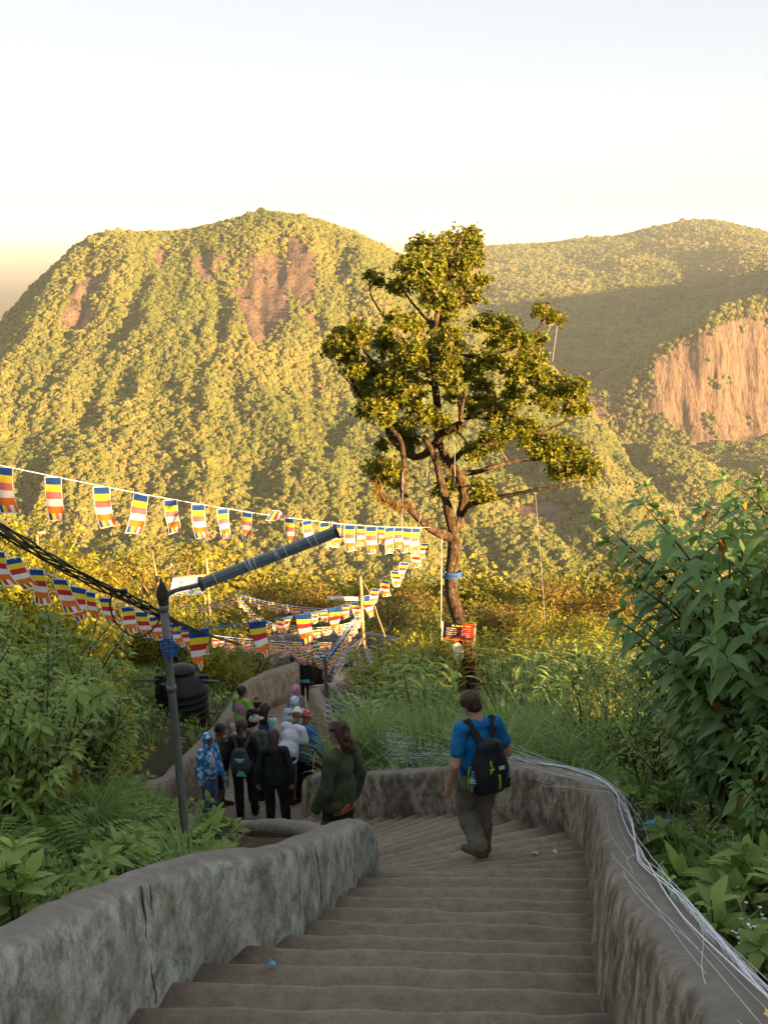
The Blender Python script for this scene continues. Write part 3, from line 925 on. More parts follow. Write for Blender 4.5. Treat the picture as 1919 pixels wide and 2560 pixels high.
tg = np.random.default_rng(77)
limbs = [  # (points as crop coordinates or photo pixels with depth offset), radius px start/end
    # trunk, photo pixels
    ([(1188, 1800, 0), (1184, 1740, 0), (1178, 1680, 0), (1166, 1620, 0), (1148, 1560, 0), (1133, 1500, 0), (1128, 1440, 0), (1131, 1390, 0), (1135, 1330, 0)], 18, 16, False),
    # right stem
    ([(1135, 1335, 0), (1152, 1275, 0.1), (1158, 1230, 0.15), (1146, 1190, 0.1), (1122, 1160, 0), (1106, 1130, -0.1), (1096, 1100, -0.1), (1094, 1075, -0.1)], 14, 9, False),
    # left thin stem
    ([(1132, 1325, 0), (1116, 1260, -0.25), (1104, 1215, -0.35), (1098, 1180, -0.4), (1085, 1140, -0.5), (1062, 1090, -0.6)], 13, 7, False),
    # leader to the top
    ([(1094, 1078, -0.1), (1092, 1020, 0.1), (1085, 950, 0.2), (1078, 880, 0.1), (1086, 820, 0), (1100, 760, 0), (1120, 690, 0.1), (1140, 630, 0.1), (1155, 590, 0.1)], 12, 3, False),
    # bent mossy bough
    ([(1096, 1100, -0.1), (1104, 1080, -0.5), (1128, 1074, -0.8), (1150, 1060, -1.0), (1152, 1020, -1.2), (1165, 960, -1.3)], 11, 4, False),
    # big left limb
    ([(1130, 1345, 0), (1096, 1335, -0.2), (1064, 1314, -0.4), (1038, 1288, -0.5), (1018, 1262, -0.6), (1008, 1225, -0.7), (1006, 1190, -0.7), (1010, 1150, -0.6), (1000, 1100, -0.5), (968, 1060, -0.4), (945, 1010, -0.3)], 13, 5, False),
    ([(1014, 1262, -0.6), (990, 1258, -0.9), (962, 1246, -1.1), (945, 1226, -1.2), (943, 1200, -1.3)], 10, 5, False),
    # upper left bough
    ([(1096, 1100, -0.1), (1060, 1135, -0.1), (1025, 1140, 0.1), (1000, 1120, 0.3), (968, 1080, 0.6), (975, 1040, 0.8), (955, 1015, 1.0), (918, 1000, 1.1), (895, 985, 1.2)], 11, 4, False),
    ([(945, 1010, 0.3), (900, 990, 0.2), (880, 950, 0.1), (862, 905, 0), (840, 870, 0)], 7, 3, False),
    # lone twig upper left
    ([(1086, 860, 0), (1030, 860, -0.3), (990, 840, -0.4), (965, 800, -0.4), (940, 765, -0.4), (925, 735, -0.4), (922, 700, -0.4)], 5, 1.6, False),
    # low right limb
    ([(1152, 1290, 0.1), (1175, 1262, -0.5), (1220, 1248, -0.9), (1280, 1236, -1.2), (1340, 1226, -1.4), (1410, 1214, -1.5), (1450, 1205, -1.5)], 9, 2.5, False),
    # right fans
    ([(1140, 1185, 0.1), (1185, 1180, 0.4), (1240, 1165, 0.7), (1300, 1150, 0.9), (1370, 1150, 1.0), (1440, 1170, 1.1)], 9, 2.5, False),
    ([(1122, 1160, 0), (1160, 1125, 0.3), (1220, 1110, 0.3), (1290, 1095, 0.2), (1350, 1080, 0.1), (1420, 1050, 0)], 9, 2.5, False),
    ([(1094, 1085, 0), (1140, 1060, 0.8), (1200, 1030, 1.2), (1260, 990, 1.5), (1330, 960, 1.6)], 8, 2.5, False),
    ([(1080, 900, 0.1), (1130, 890, -0.4), (1190, 890, -0.7), (1250, 880, -0.9), (1300, 860, -1.0), (1345, 820, -1.0), (1365, 795, -1.0)], 7, 2, False),
    ([(1085, 960, 0.1), (1030, 950, -0.5), (980, 940, -0.8), (930, 900, -0.9), (905, 870, -1.0)], 7, 2, False),
    ([(1086, 820, 0), (1050, 780, 0.4), (1020, 740, 0.5), (1000, 700, 0.5)], 5, 2, False),
    ([(1100, 760, 0), (1150, 740, -0.4), (1180, 700, -0.5)], 5, 2, False),
]
clumps = []   # crop coordinates, radius (crop px), depth offset
for (X, Y, r) in [(830, 225, 105), (690, 255, 95), (560, 345, 80), (640, 320, 90), (890, 300, 80), (770, 390, 100), (515, 455, 55), (690, 490, 95), (860, 500, 85), (620, 420, 80), (930, 420, 40), (745, 560, 70), (505, 635, 55), (570, 640, 55), (880, 190, 60),
                  (365, 385, 34), (395, 425, 24), (195, 735, 70), (160, 760, 45), (310, 705, 75), (430, 745, 75), (265, 840, 80), (345, 930, 85), (430, 990, 85), (555, 940, 90), (640, 850, 95), (750, 755, 105), (850, 860, 95), (760, 900, 70), (325, 1095, 42), (420, 1110, 75),
                  (560, 790, 70), (880, 1060, 85), (640, 1110, 75), (545, 1180, 70), (690, 1150, 60), (480, 880, 60), (960, 640, 65), (1065, 660, 70), (1045, 745, 70), (1245, 575, 42), (1325, 610, 48), (1150, 740, 50), (1240, 725, 35),
                  (990, 840, 85), (1100, 890, 85), (1200, 860, 85), (1300, 950, 85), (1395, 1000, 85), (1450, 1075, 65), (1250, 1040, 85), (1110, 1040, 85), (1010, 1090, 75), (1170, 800, 50),
                  (1100, 1170, 75), (1200, 1210, 70), (1300, 1260, 75), (1400, 1310, 85), (1500, 1400, 62), (1360, 1395, 75), (1000, 1230, 75), (890, 1310, 55), (1440, 1370, 60), (1240, 1300, 50),
                  (940, 1500, 68), (745, 1495, 52), (425, 1420, 80), (500, 1465, 62), (425, 1275, 40), (560, 1280, 60), (380, 1390, 50), (780, 1010, 45), (930, 960, 60), (480, 1040, 60), (610, 1010, 60), (700, 660, 50), (905, 1560, 36)]:
    clumps.append((X, Y, r, tg.uniform(-1.6, 1.6)))
for (X, Y, r, dz) in list(clumps):
    if r > 45:
        for _ in range(1 if r < 70 else 2):
            a = tg.uniform(0, 6.28)
            clumps.append((X + math.cos(a) * r * 0.8, Y + math.sin(a) * r * 0.6, r * tg.uniform(0.4, 0.62), dz + tg.uniform(-1.0, 1.0)))

tree = empty('tree', tp(1186, 1775))
tag(tree, 'tall gnarled tree with open tiered crown behind the walker, sign on trunk', 'tree')
T0 = np.array(tree.location)
tb = MB()
nodesP = []; nodesR = []
def add_limb(mb, pts, r0, r1, n=8, reg=True, wob=0.03):
    c = catmull(pts, 6)
    m = len(c)
    rr = [r0 + (r1 - r0) * (i / (m - 1)) ** 0.8 for i in range(m)]
    cc = []
    for i, p in enumerate(c):
        w = Vector((mnoise.noise(p * 1.7), mnoise.noise(p * 1.7 + Vector((9, 0, 0))), mnoise.noise(p * 1.7 + Vector((0, 9, 0))))) * (wob if 0 < i < m - 1 else 0)
        cc.append(p + w)
    rk = [r * (1 + 0.12 * mnoise.noise(p * 5)) for r, p in zip(rr, cc)]
    mb.tube([p - Vector(T0) for p in cc], rk, n)
    if reg:
        for p, r in zip(cc, rr): nodesP.append(p); nodesR.append(r)
for pts, ra, rb, isc in limbs:
    add_limb(tb, [tp(*q) for q in pts], ra * TD / FPX, rb * TD / FPX, 10 if ra > 12 else 7)
# root flare
base = tp(1188, 1790)
for k in range(5):
    an = k * 1.26 + 0.4
    add_limb(tb, [base + Vector((0, 0, 0.35)), base + Vector((math.cos(an) * 0.22, math.sin(an) * 0.22, 0.05)), base + Vector((math.cos(an) * 0.5, math.sin(an) * 0.5, -0.35))], 0.13, 0.04, 7, False)
tb.build('trunk', M_BARK, tree)

twb = MB()
LV = []; LT = []
def add_leaf(c, d, n, L, W, t):
    s = d.cross(n)
    LV.append((c, c + d * L * 0.5 + s * W * 0.5 + n * L * 0.05, c + d * L, c + d * L * 0.5 - s * W * 0.5 + n * L * 0.05)); LT.append(t)
def rosette(c, ax, k, L):
    o = ax.orthogonal().normalized(); q = ax.cross(o)
    t = tg.uniform(0, 1)
    for i in range(k):
        an = i * 2.4 + tg.uniform(0, 1)
        el = tg.uniform(0.25, 1.1)
        d = ((o * math.cos(an) + q * math.sin(an)) * math.cos(el) + ax * math.sin(el)).normalized()
        n = (ax - d * ax.dot(d)).normalized()
        l = L * tg.uniform(0.7, 1.25)
        add_leaf(c + d * 0.005, d, n, l, l * 0.62, min(1, max(0, t * 0.6 + tg.uniform(0, 0.4))))
order = sorted(clumps, key=lambda q: -q[2])
cent = [(Vector(tp(*cr(X, Y), dz)), r * 0.4825 * TD / FPX) for X, Y, r, dz in clumps]
NP = [Vector(p) for p in nodesP]; NR = list(nodesR)
pend = list(range(len(cent)))
while pend:
    arr = np.array([tuple(p) for p in NP])
    best = None
    for i in pend:
        c, r = cent[i]
        d = np.linalg.norm(arr - np.array(c), axis=1) + 0.25 * np.clip(arr[:, 2] - c.z, 0, 9)
        j = int(np.argmin(d))
        if best is None or d[j] < best[0]: best = (d[j], i, j)
    _, i, j = best
    pend.remove(i)
    c, r = cent[i]
    a = NP[j]; ra = min(max(NR[j] * 0.7, 0.012), 0.03)
    mid = a.lerp(c, 0.5) + Vector((tg.normal() * 0.08, tg.normal() * 0.08, -0.06 * (c - a).length))
    foot = c - Vector((0, 0, r * 0.5)) * 0.5
    pth = catmull([a, mid, foot], 5)
    twb.tube([p - Vector(T0) for p in pth], [ra + (0.010 - ra) * k / (len(pth) - 1) for k in range(len(pth))], 5)
    for p in pth[2:]: NP.append(p); NR.append(0.012)
    ntw = int(11 + 36 * (r / 0.4) ** 1.7)
    for k in range(ntw):
        d = Vector((tg.normal(), tg.normal(), tg.normal() * 0.8 + 0.25)).normalized()
        rr = r * tg.uniform(0.45, 1.08)
        e = c + Vector((d.x * rr, d.y * rr, d.z * rr * 0.85))
        s = foot.lerp(pth[-3], tg.uniform(0, 0.8))
        m1 = s.lerp(e, 0.55) + Vector((tg.normal(), tg.normal(), tg.normal() - 0.4)) * (0.10 * r)
        tw = catmull([s, m1, e], 3)
        twb.tube([p - Vector(T0) for p in tw], [0.0075 - 0.0045 * q / (len(tw) - 1) for q in range(len(tw))], 3, cap=False)
        dirn = (e - m1).normalized()
        ax = (dirn + Vector((0, 0, 0.7))).normalized()
        for _ in range(int(tg.integers(3, 6))):
            off = Vector((tg.normal(), tg.normal(), tg.normal())) * 0.055
            rosette(e + off - dirn * tg.uniform(0, 0.10), (ax + off * 4).normalized(), int(tg.integers(6, 10)), 0.07)
    # bare twigs sticking out
    for k in range(int(4 + 22 * r)):
        d = Vector((tg.normal(), tg.normal(), abs(tg.normal()) * 0.8)).normalized()
        tw = catmull([foot, c + d * r * 0.6, c + d * r * tg.uniform(0.9, 1.2)], 3)
        twb.tube([p - Vector(T0) for p in tw], [0.007, 0.006, 0.005, 0.005, 0.004, 0.003, 0.002], 3, cap=False)
twb.build('branches', M_TWIG, tree)
LVa = np.array([[tuple(p) for p in q] for q in LV]) - T0
nl = len(LVa)
crown = link('crown', np_mesh('crown', LVa.reshape(-1, 3), np.arange(nl * 4).reshape(nl, 4), M_TLEAF, False, fattr={'tint': LT}), tree)
print('tree leaves', nl)
# moss hanging on the boughs
M_MOSS = pm('hanging_moss', (0.26, 0.15, 0.035), (0.13, 0.09, 0.02), 30, 0.95, 0.05)
mm = MB()
for pts in (limbs[4][0][1:4], limbs[6][0], limbs[1][0][2:6]):
    c = catmull([tp(*q) for q in pts], 8)
    for p in c:
        for k in range(6):
            o = p + Vector((tg.normal() * 0.06, tg.normal() * 0.06, tg.uniform(-0.09, 0.05)))
            mm.tube([o - Vector(T0), o - Vector(T0) + Vector((tg.normal() * 0.02, tg.normal() * 0.02, -tg.uniform(0.05, 0.14)))], [0.012, 0.002], 3, cap=False)
tag(mm.build('moss', M_MOSS, tree), kind='stuff')
# ------------------------------------------------------------------ plants
def leaves_mesh(name, base, d, n, L, W, fold, droop, tint, mat, hi=False):
    """folded leaves, two quads each (vectorised)"""
    base = np.asarray(base); d = np.asarray(d); n = np.asarray(n)
    d = d / (np.linalg.norm(d, axis=1)[:, None] + 1e-9)
    n = n - d * (n * d).sum(1)[:, None]; n = n / (np.linalg.norm(n, axis=1)[:, None] + 1e-9)
    s = np.cross(d, n)
    L = np.asarray(L)[:, None]; W = np.asarray(W)[:, None]; droop = np.asarray(droop)[:, None]
    g = np.array([0, 0, -1.0])[None]
    if hi:
        rows = []
        for t, w in ((0.0, 0.05), (0.16, 0.62), (0.42, 1.0), (0.72, 0.66), (1.0, 0.03)):
            c = base + d * L * t + g * droop * L * 0.48 * t * t
            up = n * (fold * W * w * 1.1)
            rows += [c + s * W * 0.5 * w + up, c, c - s * W * 0.5 * w + up]
        V = np.stack(rows, 1); k = len(base)
        o = np.arange(k)[:, None] * 15
        F = np.concatenate([o + np.array([[3 * r + q, 3 * r + q + 1, 3 * r + q + 4, 3 * r + q + 3]]) for r in range(4) for q in range(2)], 0)
        return np_mesh(name, V.reshape(-1, 3), F, mat, True, fattr={'tint': np.tile(tint, 8)})
    mid = base + d * L * 0.5 - n * (fold * W) + g * droop * L * 0.12
    tip = base + d * L + g * droop * L * 0.45
    l = base + d * L * 0.42 + s * W * 0.5 + g * droop * L * 0.06
    r = base + d * L * 0.42 - s * W * 0.5 + g * droop * L * 0.06
    V = np.stack([base, l, tip, mid, r], 1)
    k = len(base)
    o = np.arange(k)[:, None] * 5
    F = np.concatenate([o + np.array([[0, 3, 2, 1]]), o + np.array([[0, 4, 2, 3]])], 0)
    t = np.concatenate([tint, tint])
    return np_mesh(name, V.reshape(-1, 3), F, mat, True, fattr={'tint': t})

def make_shrub(name, seed, h, spread, nst, nbr, L, W, mat, stem_mat, lean=(0, 0), droop=0.7, node=0.075, parent=None, leafless=0.25, hi=True):
    g = np.random.default_rng(seed)
    mb = MB(); B = []; D = []; N = []; Ls = []; Dr = []; T = []
    def stem(p0, dirv, ln, r0, depth):
        pts = [Vector(p0)]; dv = Vector(dirv).normalized(); seg = 5
        for i in range(seg):
            dv = (dv + Vector((g.normal() * 0.10, g.normal() * 0.10, 0.05 - (0.10 if i > 2 else 0)))).normalized()
            pts.append(pts[-1] + dv * ln / seg)
        c = catmull(pts, 3)
        mb.tube(c, [r0 * (1 - 0.75 * i / (len(c) - 1)) for i in range(len(c))], 4, cap=False)
        tot = ln; s = ln * (leafless if depth == 0 else 0.12); rot = g.uniform(0, 3.14); stt = g.uniform(0, 0.6)
        while s < tot:
            f = s / tot * (len(c) - 1); i = min(int(f), len(c) - 2)
            p = c[i].lerp(c[i + 1], f - i); ax = (c[i + 1] - c[i]).normalized()
            o = ax.orthogonal().normalized(); q = ax.cross(o)
            a = rot
            kk = 2 if s < tot - node * 1.3 else 5
            for m in range(kk):
                an = a + m * (math.pi if kk == 2 else 1.257)
                out = o * math.cos(an) + q * math.sin(an)
                dd = (out * 0.85 + ax * (0.45 if kk == 2 else 0.8) + Vector((0, 0, -0.1))).normalized()
                B.append(tuple(p)); D.append(tuple(dd)); N.append(tuple((ax * 0.6 + Vector((0, 0, 0.8)) - dd * 0.1)))
                sz = (0.72 + 0.5 * math.sin(math.pi * min(1, s / tot * 0.9))) * g.uniform(0.75, 1.2) * (0.75 if kk == 5 and m > 2 else 1)
                Ls.append(L * sz); Dr.append(droop * g.uniform(0.3, 1.3))
                t = g.uniform(0, 0.55) + stt * 0.5 + (0.12 if kk == 5 else 0)
                if g.uniform() < 0.012: t = g.uniform(0.93, 1)
                T.append(min(t, 1) if t > 0.92 else min(t, 0.87))
            rot += 1.57 + g.normal() * 0.2
            s += node * g.uniform(0.8, 1.25)
        if depth == 0:
            for b in range(nbr):
                f = g.uniform(0.25, 0.9) * (len(c) - 1); i = int(f)
                ax = (c[min(i + 1, len(c) - 1)] - c[i]).normalized() if i < len(c) - 1 else dv
                an = g.uniform(0, 6.28)
                out = Vector((math.cos(an), math.sin(an), 0.3))
                stem(c[i], (ax * 0.6 + out).normalized(), ln * g.uniform(0.22, 0.42), r0 * 0.5, 1)
    for k in range(nst):
        an = g.uniform(0, 6.28); rr = spread * math.sqrt(g.uniform(0, 1))
        p0 = (math.cos(an) * rr * 0.35, math.sin(an) * rr * 0.35, -0.08)
        tilt = rr / max(h, 0.1) * 0.75
        stem(p0, (math.cos(an) * tilt + lean[0], math.sin(an) * tilt + lean[1], 1), h * g.uniform(0.6, 1.08), 0.006 + 0.006 * h, 0)
    foliage = leaves_mesh(name + '_foliage', B, D, N, np.array(Ls), np.array(Ls) * (W / L), 0.16, np.array(Dr), np.array(T), mat, hi=hi)
    return mb.mesh(name + '_stems', stem_mat), foliage, len(B)

M_STEM = pm('green_brown_stem', (0.10, 0.085, 0.04), (0.06, 0.045, 0.025), 25, 0.85, 0.15)
M_LEAF_A = leafmat('broad_leaves', (0.13, 0.215, 0.05), (0.33, 0.43, 0.115), 0.55, 0.3, 0.3, old=(0.32, 0.17, 0.03))
M_LEAF_B = leafmat('dark_broad_leaves', (0.10, 0.20, 0.06), (0.28, 0.42, 0.13), 0.5, 0.35, 0.28, old=(0.30, 0.16, 0.03))
M_LEAF_Y = leafmat('sunlit_tone_leaves', (0.16, 0.20, 0.016), (0.40, 0.39, 0.036), 0.5, 0.3, 0.42, var=0.3)  # leaf colour yellowed and brightened to carry the sunlight
M_GRASS = leafmat('grass_blades', (0.12, 0.21, 0.05), (0.29, 0.40, 0.13), 0.5, 0.3, 0.3, var=0.3)
M_GRASSY = leafmat('yellow_grass_blades', (0.10, 0.13, 0.02), (0.25, 0.24, 0.05), 0.5, 0.3, 0.35, var=0.3)
M_FERN = leafmat('fern_fronds', (0.11, 0.20, 0.042), (0.25, 0.37, 0.095), 0.6, 0.2, 0.3, var=0.3)

def grass_mesh(name, seed, n, h, spread, mat, wid=0.011, arch=0.5):
    g = np.random.default_rng(seed)
    an = g.uniform(0, 6.28, n); rr = spread * np.sqrt(g.uniform(0, 1, n)) * 0.5
    b = np.stack([np.cos(an) * rr, np.sin(an) * rr, np.full(n, -0.03)], -1)
    a2 = an + g.normal(0, 0.7, n)
    out = np.stack([np.cos(a2), np.sin(a2), np.zeros(n)], -1)
    side = np.stack([-np.sin(a2), np.cos(a2), np.zeros(n)], -1)
    hh = h * g.uniform(0.45, 1.1, n)[:, None]
    ar = (arch * g.uniform(0.2, 1.5, n))[:, None]
    w = (wid * g.uniform(0.6, 1.3, n))[:, None]
    rows = []
    for t in (0.0, 0.35, 0.65, 0.88, 1.0):
        c = b + out * (ar * hh * t ** 2 * 0.9 + 0.03 * t) + np.array([0, 0, 1.0]) * hh * (t - 0.45 * np.minimum(ar, 1.3) * t ** 3)
        ww = w * (1.0 - t ** 2.2) + 0.0008
        rows.append((c - side * ww, c + side * ww))
    V = np.stack([p for r in rows for p in r], 1)
    k = V.shape[1]
    o = np.arange(n)[:, None] * k
    F = np.concatenate([o + np.array([[2 * i, 2 * i + 1, 2 * i + 3, 2 * i + 2]]) for i in range(4)], 0)
    t = np.tile(g.uniform(0, 0.87, n), 4)
    return np_mesh(name, V.reshape(-1, 3), F, mat, True, fattr={'tint': t})

def fern_mesh(name, seed, mat):
    g = np.random.default_rng(seed)
    B = []; D = []; N = []; Ls = []
    mb = MB()
    for k in range(9):
        an = k * 0.7 + g.uniform(-0.2, 0.2); ln = g.uniform(0.35, 0.62)
        o = Vector((math.cos(an), math.sin(an), 0)); s = Vector((-o.y, o.x, 0))
        pts = [o * (ln * t * 0.85) + Vector((0, 0, ln * (0.95 * t - 0.75 * t * t))) for t in np.linspace(0, 1, 16)]
        mb.tube(pts, [0.004 * (1 - 0.7 * i / 15) for i in range(16)], 3, cap=False)
        for i in range(2, 16):
            t = i / 15
            pl = 0.16 * math.sin(math.pi * min(1, t * 0.82 + 0.14)) * ln / 0.5
            for sg in (-1, 1):
                B.append(tuple(pts[i])); D.append(tuple(s * sg + o * 0.35 + Vector((0, 0, -0.15)))); N.append((0, 0, 1)); Ls.append(pl)
    Ls = np.array(Ls)
    return mb.mesh(name + '_stalks', M_STEM), leaves_mesh(name, B, D, N, Ls, np.full(len(Ls), 0.028), 0.1, np.full(len(Ls), 0.3), g.uniform(0, 0.87, len(Ls)), mat)

def ginger_mesh(name, seed, mat, h=1.3, n=10, L=0.42, W=0.085):
    g = np.random.default_rng(seed)
    mb = MB(); B = []; D = []; N = []; Ls = []
    for k in range(n):
        an = g.uniform(0, 6.28); r = 0.25 * math.sqrt(g.uniform())
        p0 = Vector((math.cos(an) * r, math.sin(an) * r, -0.05)); hh = h * g.uniform(0.6, 1.05)
        top = p0 + Vector((math.cos(an) * 0.25 * hh + g.normal() * 0.08, math.sin(an) * 0.25 * hh + g.normal() * 0.08, hh))
        c = catmull([p0, p0.lerp(top, 0.5) + Vector((0, 0, 0.08)), top], 6)
        mb.tube(c, 0.008, 4, cap=False)
        pl = g.uniform(0, 3.14)
        for i in range(2, len(c)):
            sg = 1 if i % 2 else -1
            o = Vector((math.cos(pl), math.sin(pl), 0)) * sg
            B.append(tuple(c[i])); D.append(tuple(o * 0.9 + Vector((0, 0, 0.65)))); N.append(tuple(Vector((0, 0, 1)) - o * 0.6)); Ls.append(L * g.uniform(0.7, 1.15))
    Ls = np.array(Ls)
    return mb.mesh(name + '_stalks', M_STEM), leaves_mesh(name, B, D, N, Ls, Ls * W / L, 0.15, g.uniform(0.5, 1.5, len(Ls)), g.uniform(0, 0.87, len(Ls)), mat, hi=True)

PLANTS = {}
def plant_kind(key, name, pairs):
    PLANTS[key] = (name, pairs)
plant_kind('shrubA', 'shrub', [make_shrub('shrub', 300 + i, 1.75, 0.75, 12, 4, 0.125, 0.047, M_LEAF_A, M_STEM, droop=0.8)[:2] for i in range(4)])
plant_kind('shrubBig', 'tall_shrub', [make_shrub('tall_shrub', 320 + i, 2.9, 1.3, 16, 8, 0.165, 0.074, M_LEAF_B, M_STEM, lean=(-0.10, 0), droop=1.3, node=0.10)[:2] for i in range(2)])
plant_kind('shrubY', 'sunlit_shrub', [make_shrub('sunlit_shrub', 340 + i, 1.8, 0.85, 13, 4, 0.11, 0.05, M_LEAF_Y, M_STEM, droop=0.6, hi=False)[:2] for i in range(3)])
plant_kind('thin', 'thin_stemmed_shrub', [make_shrub('thin_stemmed_shrub', 360 + i, 1.9, 0.6, 9, 4, 0.095, 0.035, M_LEAF_A, M_STEM, droop=0.9, node=0.09, leafless=0.4)[:2] for i in range(2)])
plant_kind('herb', 'broadleaf_herb', [make_shrub('broadleaf_herb', 380 + i, 0.42, 0.35, 5, 1, 0.15, 0.06, M_LEAF_A, M_STEM, droop=0.6, node=0.08)[:2] for i in range(3)])
plant_kind('fern', 'fern', [fern_mesh('fern', 400 + i, M_FERN) for i in range(2)])
plant_kind('ginger', 'ginger_plant', [ginger_mesh('ginger_plant', 410 + i, M_LEAF_A) for i in range(2)])
plant_kind('gingerY', 'sunlit_ginger_plant', [ginger_mesh('sunlit_ginger_plant', 420 + i, M_LEAF_Y) for i in range(2)])  # same ginger with sunlight worked into its leaf colour
plant_kind('tuft', 'grass_tuft', [(None, grass_mesh('grass_tuft', 430 + i, 90, 0.85, 0.45, M_GRASS, 0.012, 0.75)) for i in range(3)])
prng = np.random.default_rng(909)
def put(key, x, y, s=1.0, label='', cat='shrub', group=None, rz=None, dz=0.0, var=None):
    name, pairs = PLANTS[key]
    a, b = pairs[int(prng.integers(0, len(pairs))) if var is None else var]
    o = empty(name, (x, y, gz(x, y) + dz), prng.uniform(0, 6.28) if rz is None else rz)
    o.scale = (s, s, s)
    if a is not None: link('stems', a, o)
    link('foliage' if a is not None else 'blades', b, o)
    tag(o, label, cat, group)
    return o
def poisson(n, sample, mind, tries=4000):
    out = []
    for _ in range(tries):
        q = sample()
        if q is None: continue
        if all((q[0] - p[0]) ** 2 + (q[1] - p[1]) ** 2 > mind ** 2 for p in out):
            out.append(q)
            if len(out) >= n: break
    return out
def hides_trunk(x, y):
    return 13.5 < y < 20.4 and abs(x / y - 0.0886) < 0.032
def path_dist(x, y):
    X = np.array([x]); Y = np.array([y])
    return float(min(seg_dist(X, Y, LB)[0][0], seg_dist(X, Y, RB)[0][0])), bool(inside(X, Y, CORR)[0])
def ok_spot(x, y, m=0.55):
    d, ins = path_dist(x, y)
    if 6.6 < y < 13.5 and -1.75 < x + 0.36 * (y - 7.5) and x < 0: return False
    return (not ins) and d > m
# left thicket
def s_left():
    y = prng.uniform(7.2, 20.5); x = prng.uniform(-3.2 - 0.36 * (y - 3), -2.5)
    if y < 11 and x > -2.75 - 0.10 * (11 - y): return None
    if y > 9.5 and x > -0.235 * y - 0.75: return None
    if not ok_spot(x, y, 1.0): return None
    if (x + 4.25) ** 2 + (y - 21) ** 2 < 2.2 or (x > -4.7 and y > 16.8): return None
    return x, y
for x, y in poisson(58, s_left, 0.62):
    put('shrubA' if y < 12.5 + prng.uniform(-1, 1) else 'shrubY', x, y, prng.uniform(0.78, 1.22) * (0.8 if y < 8.5 else 1), 'leafy green shrub in the shaded thicket left of the lamp post', 'shrub', 'shrubs of the left thicket')
def s_edge():
    y = prng.uniform(6.3, 9.2); x = prng.uniform(-0.40 * y - 0.6, -2.15 - 0.05 * y)
    return (x, y) if ok_spot(x, y, 1.0) else None
for x, y in poisson(15, s_edge, 0.42):
    put('shrubA', x, y, prng.uniform(0.5, 0.82), 'smaller leafy shrub at the near edge of the left thicket', 'shrub', 'shrubs at the edge of the left thicket')
# sunlit shrubs behind the thicket
def s_lefty():
    y = prng.uniform(18, 34); x = prng.uniform(-0.40 * y - 1.5, -4.4)
    if (x + 4.25) ** 2 + (y - 21) ** 2 < 3.0 or (x > -5.3 and y < 22): return None
    return x, y
for x, y in poisson(46, s_lefty, 0.95):
    put('shrubY', x, y, prng.uniform(1.0, 1.55), 'sunlit yellow-green shrub on the bank above the water tank', 'shrub', 'sunlit shrubs of the left bank')
# bush glowing behind the tank by the path
for x, y, s in [(-4.6, 27.2, 0.95), (-4.1, 28.3, 0.9), (-5.2, 26.4, 0.95), (-3.9, 27.0, 0.7)]:
    put('shrubY', x, y, s, 'glowing yellow shrub beside the path bend right of the water tank', 'shrub', 'yellow shrubs by the path bend')
# right tall shrub
for x, y, s in [(2.95, 6.3, 1.0), (3.6, 7.6, 1.12), (2.7, 7.7, 0.72), (3.9, 6.2, 1.1), (4.2, 8.6, 0.95), (3.1, 9.0, 0.6), (2.35, 6.6, 0.62), (2.5, 8.6, 0.8), (3.3, 5.2, 0.8), (3.3, 10.4, 0.9), (2.9, 11.4, 0.72), (2.55, 7.5, 1.32), (2.85, 8.5, 1.3), (2.9, 5.9, 0.85)]:
    put('shrubBig', x + 0.62, y, s * 0.76, 'tall large-leaved shrub leaning in from the right edge above the wall', 'shrub', 'tall shrubs at the right edge')
def s_thin():
    y = prng.uniform(9.5, 17); x = prng.uniform(2.4, 0.40 * y + 0.8)
    if x < 2.6 + 0.04 * (y - 9): return None
    return (x, y) if ok_spot(x, y, 0.7) else None
for x, y in poisson(17, s_thin, 0.7):
    put('thin', x, y, prng.uniform(0.7, 1.0), 'thin-stemmed green shrub among the grass right of the tree', 'shrub', 'thin shrubs right of the tree')
# herbs
def s_herb():
    if prng.uniform() < 0.5:
        y = prng.uniform(3.4, 9.5); x = prng.uniform(-3.6 - 0.1 * y, -0.5)
    else:
        y = prng.uniform(3.6, 11); x = prng.uniform(1.6, 4.4)
    return (x, y) if ok_spot(x, y, 0.5) else None
def hides_bag(x, y):
    u, v, _d = proj(np.array(x), np.array(y), np.array(gz(x, y) + 0.2))
    return 1585 < u < 1705 and 2080 < v < 2300
HB = [q for q in poisson(64, s_herb, 0.30) if not hides_bag(*q)]
for x, y in HB:
    l = ('low broad-leaved herb on the plot behind the left wall', 'herbs behind the left wall') if x < 0 else ('low broad-leaved herb on the slope outside the right wall', 'herbs outside the right wall')
    put('herb', x, y, prng.uniform(0.6, 1.25), l[0], 'herb', l[1])
for px, py, D, s in [(540, 2075, 8.6, 0.7), (600, 2125, 7.6, 0.65), (520, 2135, 7.6, 0.6), (60, 2270, 5.1, 1.2), (180, 2190, 5.8, 1.0), (1760, 2290, 5.6, 1.2), (1850, 2120, 6.4, 1.2), (1800, 2010, 7.2, 1.2)]:
    q = P(px, py, D)
    put('herb', q.x, q.y, s, 'bright broad-leaved herb near the lamp post foot' if px < 700 and D > 7 else ('bright broad-leaved herb at the left wall top' if px < 700 else 'large pale herb low on the right slope'), 'herb', 'bright herbs' + (' by the lamp post' if px < 700 and D > 7 else ' at the left wall' if px < 700 else ' on the right slope'))
def s_fern():
    y = prng.uniform(5.2, 8.6); x = prng.uniform(-3.2, -1.2)
    return (x, y) if ok_spot(x, y, 0.7) else None
for x, y in poisson(14, s_fern, 0.35):
    put('fern', x, y, prng.uniform(0.7, 1.1), 'green fern on the plot left of the lamp post', 'fern', 'ferns on the left plot')
